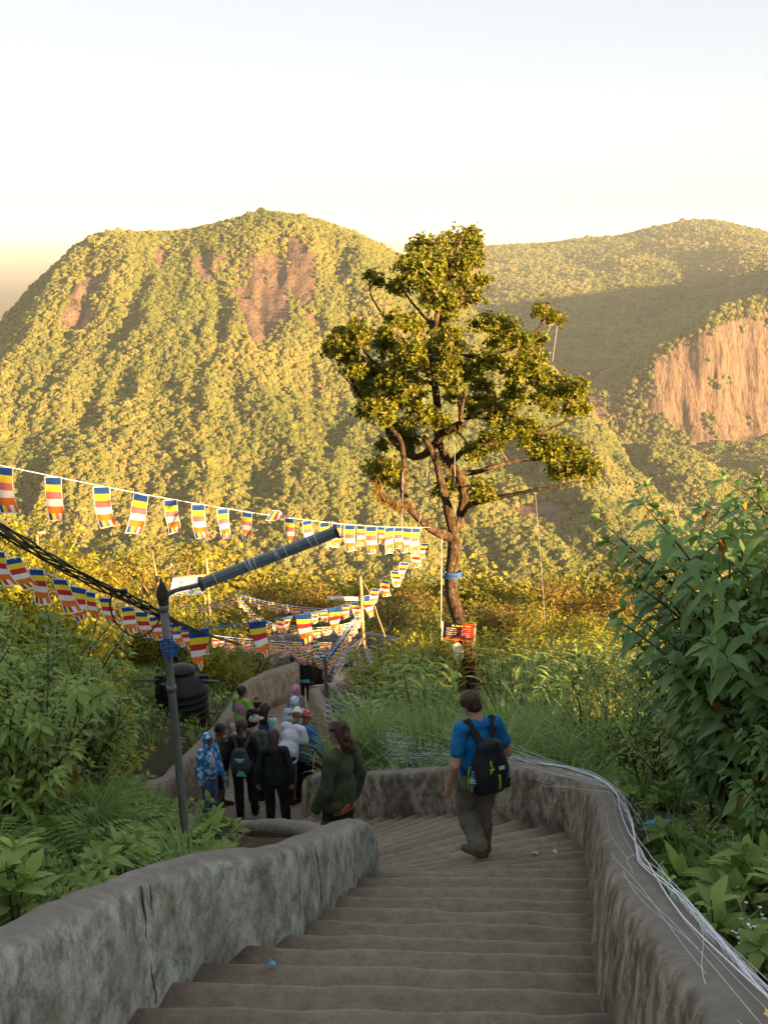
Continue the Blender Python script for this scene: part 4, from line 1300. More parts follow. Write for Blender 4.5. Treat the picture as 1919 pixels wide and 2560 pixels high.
# grass behind the curved wall
def s_tuft():
    y = prng.uniform(11.5, 18.5); x = prng.uniform(-1.0, 0.24 * y)
    if (x < 1.2 and y < 15.5 and prng.uniform() < 0.75): return None
    if (hides_trunk(x, y) and y > 14.5) or (y > 15.5 and x < -0.02 * y): return None
    return (x, y) if ok_spot(x, y, 0.5) else None
for x, y in poisson(110, s_tuft, 0.34):
    put('tuft', x, y, prng.uniform(0.7, 1.25), 'arching green grass tuft behind the curved wall', 'grass tuft', 'grass tufts behind the curved wall')
def s_tuft2():
    if prng.uniform() < 0.6:
        y = prng.uniform(5, 12); x = prng.uniform(1.9, 4.0)
    else:
        y = prng.uniform(5, 9); x = prng.uniform(-2.6, -0.8)
    return (x, y) if ok_spot(x, y, 0.5) else None
for x, y in [q for q in poisson(26, s_tuft2, 0.4) if not hides_bag(*q)]:
    put('tuft', x, y, prng.uniform(0.35, 0.65), 'short grass tuft on the slope outside the right wall' if x > 0 else 'short grass tuft on the plot inside the left wall', 'grass tuft', 'grass tufts outside the right wall' if x > 0 else 'grass tufts inside the left wall')
# ginger belt round and behind the tree
def s_ging():
    y = prng.uniform(15.5, 27); x = prng.uniform(-1.4, 0.30 * y)
    if (x - 1.8) ** 2 + (y - 20.3) ** 2 < 0.35: return None
    if hides_trunk(x, y) or x < -0.018 * y: return None
    return (x, y) if ok_spot(x, y, 0.7) else None
for x, y in poisson(130, s_ging, 0.45):
    if y > 20.0 + prng.uniform(-0.8, 0.8):
        put('gingerY', x, y, prng.uniform(0.75, 1.05), 'sunlit long-leaved ginger plant behind the tree trunk', 'plant', 'sunlit ginger plants')
    else:
        put('ginger', x, y, prng.uniform(0.6, 0.95), 'shaded long-leaved ginger plant before the tree trunk', 'plant', 'shaded ginger plants')
# low cover of small weeds, uncountable
COVER = [proto('weed', make_shrub('weed', 500 + i, 0.15, 0.18, 5, 1, 0.055, 0.024, M_LEAF_A, M_STEM, node=0.045, leafless=0.05, hi=False)[1]) for i in range(3)] + [proto('blade_clump', grass_mesh('blade_clump', 510 + i, 16, 0.20, 0.16, M_GRASS, 0.006, 0.6)) for i in range(2)]
def cover(name, xr, yr, sp, keep, label, seed):
    g = np.random.default_rng(seed)
    nx = int((xr[1] - xr[0]) / sp); ny = int((yr[1] - yr[0]) / sp)
    X, Y = np.meshgrid(np.linspace(*xr, nx), np.linspace(*yr, ny))
    X = (X + g.uniform(-0.6, 0.6, X.shape) * sp).ravel(); Y = (Y + g.uniform(-0.6, 0.6, Y.shape) * sp).ravel()
    d = np.minimum(seg_dist(X, Y, LB)[0], seg_dist(X, Y, RB)[0])
    ok = (~inside(X, Y, CORR)) & (d > 0.36) & ~((X < 0) & (Y > 6.2) & (Y < 14) & (X > -1.45 - 0.36 * (Y - 7.5))) & (np.abs(X) < 0.42 * Y + 1.2) & keep(X, Y)
    ok &= vnoise(X * 1.3, Y * 1.3, seed=seed, oct=2) > -0.38
    X, Y = X[ok], Y[ok]
    Z = ground_z(X, Y)
    n = len(X)
    o = scatter(name, np.stack([X, Y, Z], -1), g.uniform(0.6, 1.5, n) * np.clip(0.7 + Y / 22, 0.8, 2), g.uniform(0, 1, n), g.integers(0, len(COVER), n), COVER)
    tag(o, label, 'ground cover', kind='stuff')
    return n
nc1 = cover('ground_cover', (-9, 0.2), (2.5, 16), 0.13, lambda X, Y: X < 0.2, 'low weeds and grass on the bank left of the stairs', 601)
nc2 = cover('ground_cover', (-1.5, 7), (2.5, 20), 0.13, lambda X, Y: (X > 0.2) | (Y > 12.5), 'low weeds and grass on the slope right of the stairs', 602)
nc3 = cover('ground_cover', (-10, 10), (16, 40), 0.3, lambda X, Y: (Y > 20) | (X < 0), 'low weeds and grass around the lower path', 603)
print('cover', nc1, nc2, nc3)
# ------------------------------------------------------------------ trees on the sunlit slope beyond the path
M_TRUNKP = pm('pale_sunlit_bark', (0.30, 0.21, 0.12), (0.18, 0.12, 0.07), 12, 0.9, 0.1, stretch=(1, 1, 0.3))
M_GOLD = leafmat('golden_leaves', (0.13, 0.14, 0.013), (0.34, 0.30, 0.028), 0.5, 0.3, 0.3, var=0.3)
M_RUST = leafmat('rusty_leaves', (0.095, 0.08, 0.012), (0.27, 0.19, 0.022), 0.55, 0.25, 0.25, var=0.3)
M_OLIVE = leafmat('olive_leaves', (0.055, 0.065, 0.012), (0.19, 0.17, 0.025), 0.5, 0.3, 0.25, var=0.3)
def small_tree(seed, leaf, nl, lobes, spread, sparse=False):
    """height about 1, crown of leaf clusters carried by limbs"""
    g = np.random.default_rng(seed)
    mb = MB(); C = []
    bend = Vector((g.normal() * 0.05, g.normal() * 0.05, 0))
    fork = Vector((0, 0, 0.30)) + bend
    mb.tube(catmull([Vector((0, 0, -0.06)), Vector((0, 0, 0.12)) + bend * 0.3, fork], 4), [0.035 - 0.0015 * i for i in range(9)], 7)
    for k in range(lobes):
        an = k * 2.4 + g.uniform(-0.3, 0.3); rr = spread * math.sqrt(g.uniform(0.05, 1)); z = 0.52 + 0.40 * (1 - rr / spread) + g.uniform(-0.08, 0.08)
        c = Vector((math.cos(an) * rr, math.sin(an) * rr, z))
        mb.tube(catmull([fork, fork.lerp(c, 0.5) + Vector((g.normal() * 0.03, g.normal() * 0.03, -0.03)), c], 4), [0.019 - 0.0018 * i for i in range(9)], 5)
        C.append((c, g.uniform(0.11, 0.19) * (0.75 if sparse else 1)))
        for _ in range(3):
            d = Vector((g.normal(), g.normal(), g.normal() * 0.5 + 0.3)).normalized() * C[-1][1] * 0.9
            mb.tube([c, c + d * 0.6, c + d], [0.006, 0.004, 0.002], 4, cap=False)
    n = nl
    pick = g.integers(0, lobes, n)
    cen = np.array([tuple(c) for c, _ in C]); rad = np.array([r for _, r in C])
    D = g.normal(size=(n, 3)); D /= np.linalg.norm(D, axis=1)[:, None]
    Pn = cen[pick] + D * (rad[pick] * g.uniform(0.3, 1.1, n) ** 0.5)[:, None] * np.array([1, 1, 0.75])
    Pn += 0.02 * g.normal(size=(n, 3))
    Nn = D * 0.8 + 0.8 * g.normal(size=(n, 3)); Nn[:, 2] += 0.4
    dr = np.cross(Nn, g.normal(size=(n, 3)))
    L = np.full(n, 0.026) * g.uniform(0.6, 1.3, n)
    tint = np.clip(g.uniform(0, 0.6, n) + 0.27 * (pick / lobes), 0, 0.87)
    return mb.mesh('trunk', M_TRUNKP), leaves_mesh('crown', Pn, dr, Nn, L, L * 0.6, 0.1, np.full(n, 0.3), tint, leaf)
MT = {'gold': [small_tree(700, M_GOLD, 3600, 12, 0.36), small_tree(701, M_GOLD, 3600, 14, 0.42)], 'rust': [small_tree(702, M_RUST, 4200, 15, 0.46), small_tree(703, M_RUST, 4200, 13, 0.40)],
      'olive': [small_tree(704, M_OLIVE, 4200, 15, 0.45), small_tree(705, M_OLIVE, 3800, 13, 0.40)], 'sparse': [small_tree(706, M_GOLD, 1500, 11, 0.38, True)]}
mtr = random.Random(31)
def mid_tree(px, py_top, y, kind, label, group=None):
    x = 0.0
    for _ in range(4):
        z = gz(x, y); d = y * CP - z * SP; x = (px - CX) / FPX * d
    z = gz(x, y)
    H = max(2.5, min(12.0, PY(px, py_top, y).z - z))
    a, b = MT[kind][mtr.randrange(len(MT[kind]))]
    o = empty('sunlit_tree', (x, y, z), mtr.uniform(0, 6.28))
    w = H * mtr.uniform(0.95, 1.25)
    o.scale = (w, w, H)
    link('trunk', a, o); link('crown', b, o)
    tag(o, label, 'tree', group)
for px, py, y, k, l in [(425, 1318, 46, 'sparse', 'thin sunlit tree with pale forked trunk behind the upper flag string'), (235, 1378, 56, 'rust', 'broad rusty-crowned tree left of the thin pale-trunked tree'),
                        (1405, 1452, 58, 'rust', 'dark golden round-crowned tree right of the big tree trunk'), (1290, 1480, 50, 'olive', 'olive round-crowned tree just right of the notice board'), (1495, 1470, 50, 'rust', 'golden tree crown peeping left of the tall right shrub'), (1000, 1462, 60, 'olive', 'olive tree just left of the big tree trunk')]:
    mid_tree(px, py, y, k, l)
for px, py, y, k in [(60, 1400, 62, 'rust'), (140, 1420, 50, 'gold'), (320, 1410, 60, 'rust'), (350, 1440, 48, 'gold'), (20, 1440, 46, 'gold'), (500, 1440, 56, 'olive'), (560, 1450, 64, 'gold'), (200, 1445, 44, 'gold'), (640, 1455, 70, 'rust')]:
    mid_tree(px, py, y, k, 'sunlit tree on the slope left of the pale pole', 'sunlit trees left of the pale pole')
for px, py, y, k in [(720, 1455, 74, 'olive'), (800, 1462, 64, 'rust'), (860, 1475, 72, 'gold'), (930, 1478, 56, 'olive'), (1050, 1470, 72, 'rust'), (1090, 1500, 52, 'gold'), (1200, 1470, 72, 'gold'), (1245, 1510, 46, 'rust'), (1340, 1500, 48, 'gold'), (1570, 1470, 62, 'olive'), (1640, 1460, 70, 'rust'), (1720, 1470, 56, 'gold'), (1800, 1450, 66, 'olive'), (1440, 1510, 42, 'gold'), (1560, 1520, 40, 'gold')]:
    mid_tree(px, py, y, k, 'sunlit tree on the slope right of the pale pole', 'sunlit trees right of the pale pole')
def s_mid():
    y = prng.uniform(28, 46); x = prng.uniform(0.9 if y < 42 else -4, 0.40 * y)
    return (x, y)
for x, y in poisson(62, s_mid, 1.2):
    put('shrubY', x, y, prng.uniform(1.1, 1.8), 'sunlit yellow-green shrub on the slope behind the big tree', 'shrub', 'sunlit shrubs behind the big tree')
# ------------------------------------------------------------------ props
def hit(px, py, d0=3.0, d1=60.0):
    """where the ray through a photo pixel meets the ground"""
    a = (px - CX) / FPX; v = (py - CY) / FPX
    D = np.arange(d0, d1, 0.04)
    X, Y, Z = D * a, D * (CP - v * SP), -D * (SP + v * CP)
    w = np.nonzero(Z < ground_z(X, Y))[0]
    k = float(D[w[0]]) if len(w) else d1
    return P(px, py, k), k
M_STEEL = pm('galvanised_pipe', (0.20, 0.205, 0.20), (0.12, 0.125, 0.12), 18, 0.6, 0.4, bmp=0.15, stretch=(1, 1, 0.3), metal=0.2)
M_IRON = pm('rusty_dark_iron', (0.07, 0.05, 0.04), (0.03, 0.028, 0.028), 30, 0.8, 0.3, bmp=0.4)
M_LAMPTOP = pm('blue_grey_lamp_housing', (0.06, 0.085, 0.10), (0.10, 0.13, 0.145), 14, 0.5, 0.4)
M_WHITE = pm('white_plastic', (0.78, 0.78, 0.76), (0.68, 0.68, 0.66), 10, 0.5, 0.4)
M_THREAD = pm('white_thread', (0.80, 0.82, 0.84), (0.66, 0.68, 0.72), 20, 0.8, 0.2)
M_CABLE = pm('black_cable', (0.016, 0.016, 0.017), (0.028, 0.028, 0.03), 12, 0.5, 0.4)
M_BLUEROPE = pm('blue_rope', (0.02, 0.10, 0.42), (0.03, 0.16, 0.5), 30, 0.7, 0.2)
M_BAMBOO = pm('pale_pole_wood', (0.42, 0.33, 0.19), (0.30, 0.22, 0.12), 14, 0.8, 0.2, stretch=(1, 1, 0.2))
M_DARKPOLE = pm('dark_pole_wood', (0.06, 0.05, 0.04), (0.10, 0.085, 0.07), 14, 0.85, 0.2, stretch=(1, 1, 0.2))

# --- lamp post
lb, LDP = hit(466, 2112)
lt = PY(409, 1510, lb.y)
post = empty('lamp_post', lb)
tag(post, 'grey steel lamp post with pointed iron cap and long tube lamp arm', 'lamp post')
O = Vector(lb)
def rel(p): return Vector(p) - O
mb = MB(); ax = (lt - lb)
pts = [Vector((0, 0, -0.3))] + [ax * t for t in (0.0, 0.2, 0.45, 0.7, 1.0)]
mb.tube(pts, 0.029, 14)
mb.build('pole', M_STEEL, post)
for t in (0.665, 0.985):
    mb = MB(); mb.tube([ax * (t - 0.012), ax * (t + 0.012)], 0.035, 14); mb.build('collar', M_STEEL, post)
d = ax.normalized()
mb = MB()
qr = Vector((0, 0, 1)).rotation_difference(d).to_matrix()
mb.lathe([(0.036, 0.0), (0.040, 0.01), (0.036, 0.022), (0.041, 0.035), (0.046, 0.065), (0.036, 0.105), (0.018, 0.15), (0.001, 0.19)], ax, 10, rot=qr)
mb.build('spike_cap', M_IRON, post)
a0 = PY(412, 1500, lb.y); a1 = PY(425, 1483, lb.y - 0.02); a2 = PY(446, 1474, lb.y - 0.05); a3 = PY(500, 1462, lb.y - 0.1); a4 = PY(520, 1457, lb.y - 0.12)
mb = MB(); mb.tube([rel(p) for p in catmull([a0, a1, a2, a3, a4], 5)], 0.016, 10); mb.build('lamp_arm', M_STEEL, post)
h0 = PY(500, 1464, lb.y - 0.1); h1 = PY(846, 1330, lb.y + 0.05)
hd = (h1 - h0).normalized(); hs = hd.cross(Vector((0, 0, 1))).normalized(); hu = hs.cross(hd)
mb = MB()
sec = [(-0.055, -0.018), (-0.05, 0.02), (-0.028, 0.042), (0.028, 0.042), (0.05, 0.02), (0.055, -0.018), (0.046, -0.018), (0.04, 0.012), (-0.04, 0.012), (-0.046, -0.018)]
vs = []; hl = (h1 - h0).length
for t in (0, hl):
    vs += [rel(h0) + hd * t + hs * a + hu * b for a, b in sec]
k = len(sec)
mb.add(vs, [(i, (i + 1) % k, (i + 1) % k + k, i + k) for i in range(k)] + [tuple(range(k - 1, -1, -1)), tuple(range(k, 2 * k))])
housing = mb.build('lamp_housing', M_LAMPTOP, post)
mb = MB(); mb.tube([rel(h0) + hd * 0.05 - hu * 0.012, rel(h1) - hd * 0.05 - hu * 0.012], 0.026, 10, flat=0.6); mb.build('diffuser', M_WHITE, housing)
for t in (0.012, hl - 0.012):
    mb = MB(); mb.box(rel(h0) + hd * t + hu * 0.008, (0.024, 0.116, 0.075), Matrix((hd, hs, hu)).transposed(), bevel=0.006); mb.build('end_cap', M_IRON, housing)
for t in (0.12, 0.35, 0.36, 0.38, 0.40, 0.55, 0.57, 0.62, 0.80, 0.84):
    mb = MB(); c0 = rel(h0) + hd * (hl * t)
    sk = hd * rnd.uniform(-0.03, 0.03)
    mb.tube([c0 + hs * 0.057 - hu * 0.02, c0 + hs * 0.052 + hu * 0.022 + sk * 0.3, c0 + hs * 0.028 + hu * 0.045 + sk * 0.5, c0 - hs * 0.028 + hu * 0.045 + sk * 0.8, c0 - hs * 0.057 - hu * 0.02 + sk], 0.0022, 4)
    mb.build('thread_wrap', M_THREAD, housing)
mb = MB()
for i in range(7):
    c0 = ax * (0.80 + 0.012 * i)
    mb.tube([c0 + Vector((0.042 * math.cos(an), 0.042 * math.sin(an), 0.012 * math.sin(an * 2 + i))) for an in np.linspace(0, 6.28, 13)], 0.005, 4, cap=False)
for k in range(5):
    c0 = ax * 0.83 + Vector((0.05, -0.03, 0))
    mb.tube(catmull([c0, c0 + Vector((rnd.uniform(0.0, 0.06), rnd.uniform(-0.05, 0), rnd.uniform(-0.03, 0.05))), c0 + Vector((rnd.uniform(-0.08, 0.08), -0.03, rnd.uniform(-0.10, 0.02)))], 4), 0.004, 4)
mb.build('rope_knot', M_BLUEROPE, post)

# --- cable bundle
cb = empty('cable_bundle', P(0, 1315, 6.2))
tag(cb, 'sagging bundle of black power cables running to the lamp post', 'cable')
O = Vector(cb.location)
for k in range(7):
    ph = k * 0.9
    key = [P(-160, 1255, 5.0), P(0, 1322, 6.0), P(120, 1395, 7.0), P(250, 1465, 7.8), P(330, 1500, 8.1), P(404, 1537, 8.35), P(450, 1560, 8.9), P(560, 1600, 10.5), P(700, 1626, 14.0), P(900, 1640, 24)]
    c = catmull(key, 8)
    pts = []
    for i, p in enumerate(c):
        w = 0.030 * (1 if i < 44 else 0.4)
        pts.append(p + Vector((w * math.sin(i * 0.33 + ph) * 0.5, 0.5 * w * math.cos(i * 0.33 + ph), w * math.sin(i * 0.27 + ph * 1.7))) - O)
    m_ = MB(); m_.tube(pts[:60] if k < 2 else pts[:54], 0.0068, 5); m_.build('cable', M_CABLE, cb)
m_ = MB(); m_.tube([q - O for q in catmull([P(283, 1478, 8.0), P(276, 1520, 8.1), P(300, 1570, 8.2), P(345, 1593, 8.25), P(385, 1570, 8.3), P(413, 1525, 8.35)], 7)], 0.007, 5); m_.build('cable_loop', M_CABLE, cb)
m_ = MB(); m_.tube([q - O for q in catmull([P(410, 1540, 8.3), P(432, 1545, 8.35), P(436, 1565, 8.4), P(425, 1580, 8.4)], 6)], 0.005, 5); m_.build('cable_loop', M_CABLE, cb)
for q in ((285, 1480), (310, 1478)):
    m_ = MB(); m_.box(P(q[0], q[1], 8.0) - O, (0.05, 0.04, 0.035), bevel=0.006); m_.build('cable_joint', M_CABLE, cb)

# --- flags
def flagmat(name, c):
    m, nt, out = nodes_of(name)
    v = coords(nt, 'Object')
    cc = mixc(nt, mth(nt, 'MULTIPLY', noise_tex(nt, v, 6, 4), 0.25), c, tuple(x * 0.7 for x in c))
    b = principled(nt, None, cc, 0.75, 0.2)
    tr = nt.nodes.new('ShaderNodeBsdfTranslucent'); nt.links.new(cc, tr.inputs['Color'])
    mx = nt.nodes.new('ShaderNodeMixShader'); mx.inputs[0].default_value = 0.35
    nt.links.new(b.outputs[0], mx.inputs[1]); nt.links.new(tr.outputs[0], mx.inputs[2]); nt.links.new(mx.outputs[0], out.inputs[0])
    return m
FM = [flagmat('flag_blue', (0.018, 0.075, 0.30)), flagmat('flag_yellow', (0.80, 0.66, 0.05)), flagmat('flag_red', (0.52, 0.035, 0.05)), flagmat('flag_white', (0.80, 0.80, 0.78)), flagmat('flag_orange', (0.72, 0.20, 0.03)), flagmat('flag_backlit_red', (0.60, 0.17, 0.16))]  # last one: the red band paled as if light shone through
def flag_mesh(name, seed, asp, curl, twist, side, red=2, border=True, taper=0.0):
    """hangs from its top edge: blue, yellow, red, white, orange bands, then the five colours side by side"""
    g = random.Random(seed)
    xs = [0.0, 0.045] + [0.045 + 0.91 * i / 10 for i in range(1, 10)] + [0.955, 1.0]
    zs = [0.0, 0.02]
    for i in range(6):
        for q in (0.5, 1.0): zs.append(0.02 + 0.955 * (i + q) / 6)
    zs.append(1.0)
    V = []; p1, p2 = g.uniform(0, 6), g.uniform(0, 6)
    for zq in zs:
        for xq in xs:
            u = xq - 0.5
            w = 1 - taper * zq
            a = twist * zq ** 1.5
            bend = curl * math.sin(zq * 3.0 + p1) * zq
            x = u * w * math.cos(a); y = u * w * math.sin(a) + 0.5 * bend + 0.13 * math.sin(u * 5 + zq * 4 + p2) * zq
            V.append((x + side * zq ** 1.4 * asp + 0.10 * math.sin(zq * 5 + p2) * zq, y, -asp * zq * (1 - 0.06 * abs(curl) - 0.10 * abs(side))))
    F = []; M = []
    nx = len(xs)
    for j in range(len(zs) - 1):
        for i in range(nx - 1):
            F.append((j * nx + i, j * nx + i + 1, (j + 1) * nx + i + 1, (j + 1) * nx + i))
            st = (j - 1) // 2
            if border and (i == 0 or i == nx - 2 or j == 0 or j == len(zs) - 2): M.append(3)
            else:
                st = max(0, min(5, st))
                if st < 5: M.append((0, 1, red, 3, 4)[st])
                else: M.append((0, 1, red, 3, 4)[max(0, min(4, (i - 1) // 2))])
    return np_mesh(name, V, np.array(F), FM, True, fmat=M)
FL1 = [flag_mesh('flag', 10 + i, 2.65, c, t, s, red=5) for i, (c, t, s) in enumerate([(0.35, 0.15, 0.06), (0.5, -0.2, 0.04), (0.3, 0.5, 0.05), (0.5, 0.3, -0.03), (0.4, -0.5, 0.07)])]
FL2 = [flag_mesh('flag', 30 + i, 2.15, c, t, s, red=2) for i, (c, t, s) in enumerate([(0.4, 0.5, 0.38), (0.3, 0.2, 0.15), (0.5, 0.7, 0.42), (0.5, -0.4, 0.3), (0.8, 1.2, 0.25)])]
FLS = [flag_mesh('flag', 50 + i, 1.75, c, t, s, red=2) for i, (c, t, s) in enumerate([(0.4, 0.5, 0.1), (0.6, 1.0, -0.1), (0.5, 0.8, 0.25), (0.3, -0.6, 0.05)])]
FLB = [flag_mesh('flag', 70 + i, 2.1, c, t, s, red=2, border=False, taper=tt) for i, (c, t, s, tt) in enumerate([(0.6, 0.9, 0.10, 0.25), (0.5, 1.1, 0.12, 0.3), (0.4, 0.7, 0.03, 0.2)])]
FTW = flag_mesh('flag', 90, 1.5, 1.2, 2.4, 0.7, red=2)

def cord_D(A, DA, B, DB, px):
    """depth on the straight 3D line between two anchors where it crosses a photo column"""
    pa, pb = P(*A, DA), P(*B, DB)
    lo, hi = 0.0, 1.0
    f = lambda t: proj(*[np.array(q) for q in pa.lerp(pb, t)])[0]
    inc = f(1.0) > f(0.0)
    for _ in range(40):
        m_ = (lo + hi) / 2
        if (f(m_) < px) == inc: lo = m_
        else: hi = m_
    return lo
def flag_string(label, A, DA, B, DB, sag, flags, cordmat, rad=0.004, group=None, yaw=0.0, zj=0.0):
    """flags: list of (px or t, mesh, width m, yaw, tilt)"""
    pa, pb = P(*A, DA), P(*B, DB)
    root = empty('flag_string', pa)
    tag(root, label, 'bunting', group)
    O = Vector(pa)
    def pt(t): return pa.lerp(pb, t) - Vector((0, 0, sag * 4 * t * (1 - t)))
    mb = MB(); mb.tube([pt(t) - O for t in np.linspace(0, 1, 24)], rad, 4); mb.build('cord', cordmat, root)
    cd = (pb - pa); base = math.atan2(cd.y, cd.x)
    for (t, me, w, yw, tilt) in flags:
        if t > 1.0: t = cord_D(A, DA, B, DB, t)
        o = link('flag', me, root)
        o.location = pt(t) - O - Vector((0, 0, rad))
        o.scale = (w, w, w)
        o.rotation_euler = (rnd.uniform(-0.12, 0.12), tilt, yw)
    return root
# upper string from the left edge to the tree
s1 = [(12, 0, 46, 0), (132, 1, 44, 0.05), (252, 0, 42, 0), (352, 3, 40, 0.1), (425, 2, 34, 0.05), (494, 0, 34, 0), (556, 2, 30, 0), (617, 4, 27, 0), (722, 1, 27, 0), (767, 3, 25, 0), (810, 0, 25, 0), (842, 2, 24, 0.1), (874, 0, 28, -0.05), (902, 2, 20, 0), (928, 1, 28, 0), (953, 4, 18, 0), (975, 3, 27, 0.05), (996, 1, 22, 0.1), (1018, 0, 26, 0.1), (1041, 3, 28, 0.1)]
def sized(A, DA, B, DB, lst, fl):
    out = []
    for px, k, wp, ti in lst:
        t = cord_D(A, DA, B, DB, px)
        q = P(*A, DA).lerp(P(*B, DB), t)
        d = q.y * CP - q.z * SP
        out.append((t, fl[k % len(fl)], wp * d / FPX, rnd.uniform(-0.45, 0.5), ti + rnd.uniform(-0.10, 0.10)))
    return out
A, B = (-60, 1150), (1078, 1318)
L1 = sized(A, 8.4, B, 21.6, s1, FL1)
L1.append((cord_D(A, 8.4, B, 21.6, 672), FTW, 0.16, 0.3, -0.9))
flag_string('upper string of striped flags from the left edge to the tree limb', A, 8.4, B, 21.6, 0.16, L1, M_THREAD)
A, B = (-60, 1352), (560, 1600)
L2 = sized(A, 9.3, B, 10.6, [(-8, 0, 42, 0), (30, 0, 42, 0), (90, 1, 44, 0), (148, 2, 42, 0), (196, 4, 42, 0.3), (225, 3, 34, 0), (262, 0, 32, 0), (318, 1, 34, 0), (352, 3, 34, 0), (385, 1, 30, 0), (432, 2, 30, 0), (455, 0, 30, 0), (478, 3, 26, 0), (505, 1, 26, 0)], FL2)
flag_string('lower left string of fluttering flags passing behind the lamp post', A, 9.3, B, 10.6, 0.05, L2, M_THREAD)
A, B = (1082, 1338), (903, 1500)
L3 = sized(A, 21.4, B, 31.5, [(1062, 1, 22, 0), (1040, 0, 24, 0.1), (1012, 1, 26, 0.1), (988, 2, 24, 0.1), (962, 0, 24, 0.1), (938, 1, 22, 0.1), (918, 3, 22, 0)], FLS)
flag_string('sunlit string of flags slanting from the tree down to the pale pole', A, 21.4, B, 31.5, 0.05, L3, M_THREAD)
A, B = (415, 1584), (935, 1488)
L4 = sized(A, 8.5, B, 31.5, [(497, 0, 54, 0), (643, 1, 46, 0), (757, 2, 38, 0), (838, 0, 36, 0), (922, 2, 26, 0)], FLB)
L4 += sized(A, 8.5, B, 31.5, [(700, 0, 22, 0), (720, 1, 22, 0), (787, 0, 18, 0), (808, 3, 18, 0), (865, 1, 20, 0), (885, 2, 22, 0)], FLS)
flag_string('blue rope carrying large striped flags from lamp post to pale pole', A, 8.5, B, 31.5, 0.10, L4, M_BLUEROPE, 0.006)
def many(label, A, DA, B, DB, n, w, sag=0.2, fl=FLS):
    flag_string(label, A, DA, B, DB, sag, [((i + 0.5) / n, fl[i % len(fl)], w * rnd.uniform(0.8, 1.15), rnd.uniform(-0.6, 0.6), rnd.uniform(-0.15, 0.15)) for i in range(n)], M_THREAD, 0.006)
many('far upper string of sunlit flags between two poles', (592, 1484), 36, (905, 1520), 33, 26, 0.15)
many('far left string of pale flags ending at the upper row', (425, 1510), 38, (592, 1486), 36, 17, 0.14)
many('short string of flags slanting down from the far upper row', (594, 1488), 36, (690, 1560), 31, 13, 0.15)
many('dense strip of flags slanting from pale pole to dark post', (900, 1530), 31.5, (816, 1648), 22.5, 34, 0.17, 0.0)
many('row of flags hanging across above the far wall', (530, 1588), 21, (830, 1606), 32, 26, 0.12, 0.06)
many('second row of flags just below the row above the far wall', (560, 1600), 24, (800, 1616), 34, 20, 0.12, 0.06)
many('string of flags from the blue rope to the pale pole', (690, 1556), 29, (900, 1548), 31.5, 15, 0.16)
many('short string of flags hanging down to the dark post', (765, 1565), 27, (820, 1650), 22.5, 9, 0.2, 0.1)
many('low string of flags over the walkers toward the dark post', (700, 1608), 26, (818, 1650), 22.5, 8, 0.12, 0.05)

# --- poles of the lower path
def pole(name, label, pa, pb, r0, r1, mat, cat='pole', n=8):
    root = empty(name, pa)
    tag(root, label, cat)
    mb = MB()
    c = [pa.lerp(pb, t) + Vector((0.006 * math.sin(t * 9), 0.006 * math.cos(t * 7), 0)) for t in np.linspace(0, 1, 7)]
    mb.tube([p - pa for p in c], [r0 + (r1 - r0) * t for t in np.linspace(0, 1, 7)], n)
    mb.build('shaft', mat, root)
    return root
def stand(px, py_top, py_bot, D, dx=0):
    b = P(px + dx, py_bot, D); t = PY(px, py_top, b.y)
    return b, t
b, t = stand(900, 1442, 1665, 31.5, 12)
pp = pole('flag_pole', 'pale upright pole where the flag strings meet above the far wall', b, t, 0.055, 0.045, M_BAMBOO)
mb = MB(); q0 = PY(818, 1496, b.y) - b; q1 = PY(895, 1497, b.y) - b
mb.tube([q0, q1], 0.055, 10); mb.build('tube_lamp', M_WHITE, pp)
mb = MB(); mb.tube([t - b, PY(935, 1500, b.y) - b], 0.01, 5); mb.build('stay', M_BAMBOO, pp)
b, t = P(822, 1812, 22.3), P(812, 1642, 22.6)
dp = pole('dark_post', 'dark leaning post by the tan wall, its foot wrapped in white thread', b, t, 0.05, 0.038, M_DARKPOLE, 'post')
mb = MB()
for i in range(30):
    c0 = (t - b) * (0.01 + 0.0125 * i); rr = 0.075 - 0.0006 * i
    mb.tube([c0 + Vector((rr * math.cos(a), rr * math.sin(a), 0.03 * math.sin(a + i))) for a in np.linspace(0, 6.28, 9)], 0.008, 3, cap=False)
mb.build('thread_wrapping', M_THREAD, dp)
pole('bamboo_strut', 'sunlit slanting bamboo strut beside the far wall corner', P(862, 1672, 33), P(908, 1592, 33), 0.05, 0.04, M_BAMBOO)
pole('bamboo_stick', 'thin stick leaning out below the large flag right of the pale pole', P(962, 1592, 31), P(932, 1505, 31.4), 0.022, 0.018, M_BAMBOO)
b, t = stand(515, 1395, 1560, 40, 12)
pole('utility_pole', 'slim pale pole standing in the sunlit bushes behind the lamp arm', b, t, 0.06, 0.05, M_BAMBOO)
b, t = stand(92, 1330, 1440, 62, 6)
up = pole('utility_pole', 'far timber power pole with a crossarm at the left', b, t, 0.09, 0.08, M_BAMBOO)
mb = MB(); mb.tube([PY(74, 1338, b.y) - b, PY(114, 1330, b.y) - b], 0.09, 6); mb.build('crossarm', M_BAMBOO, up)

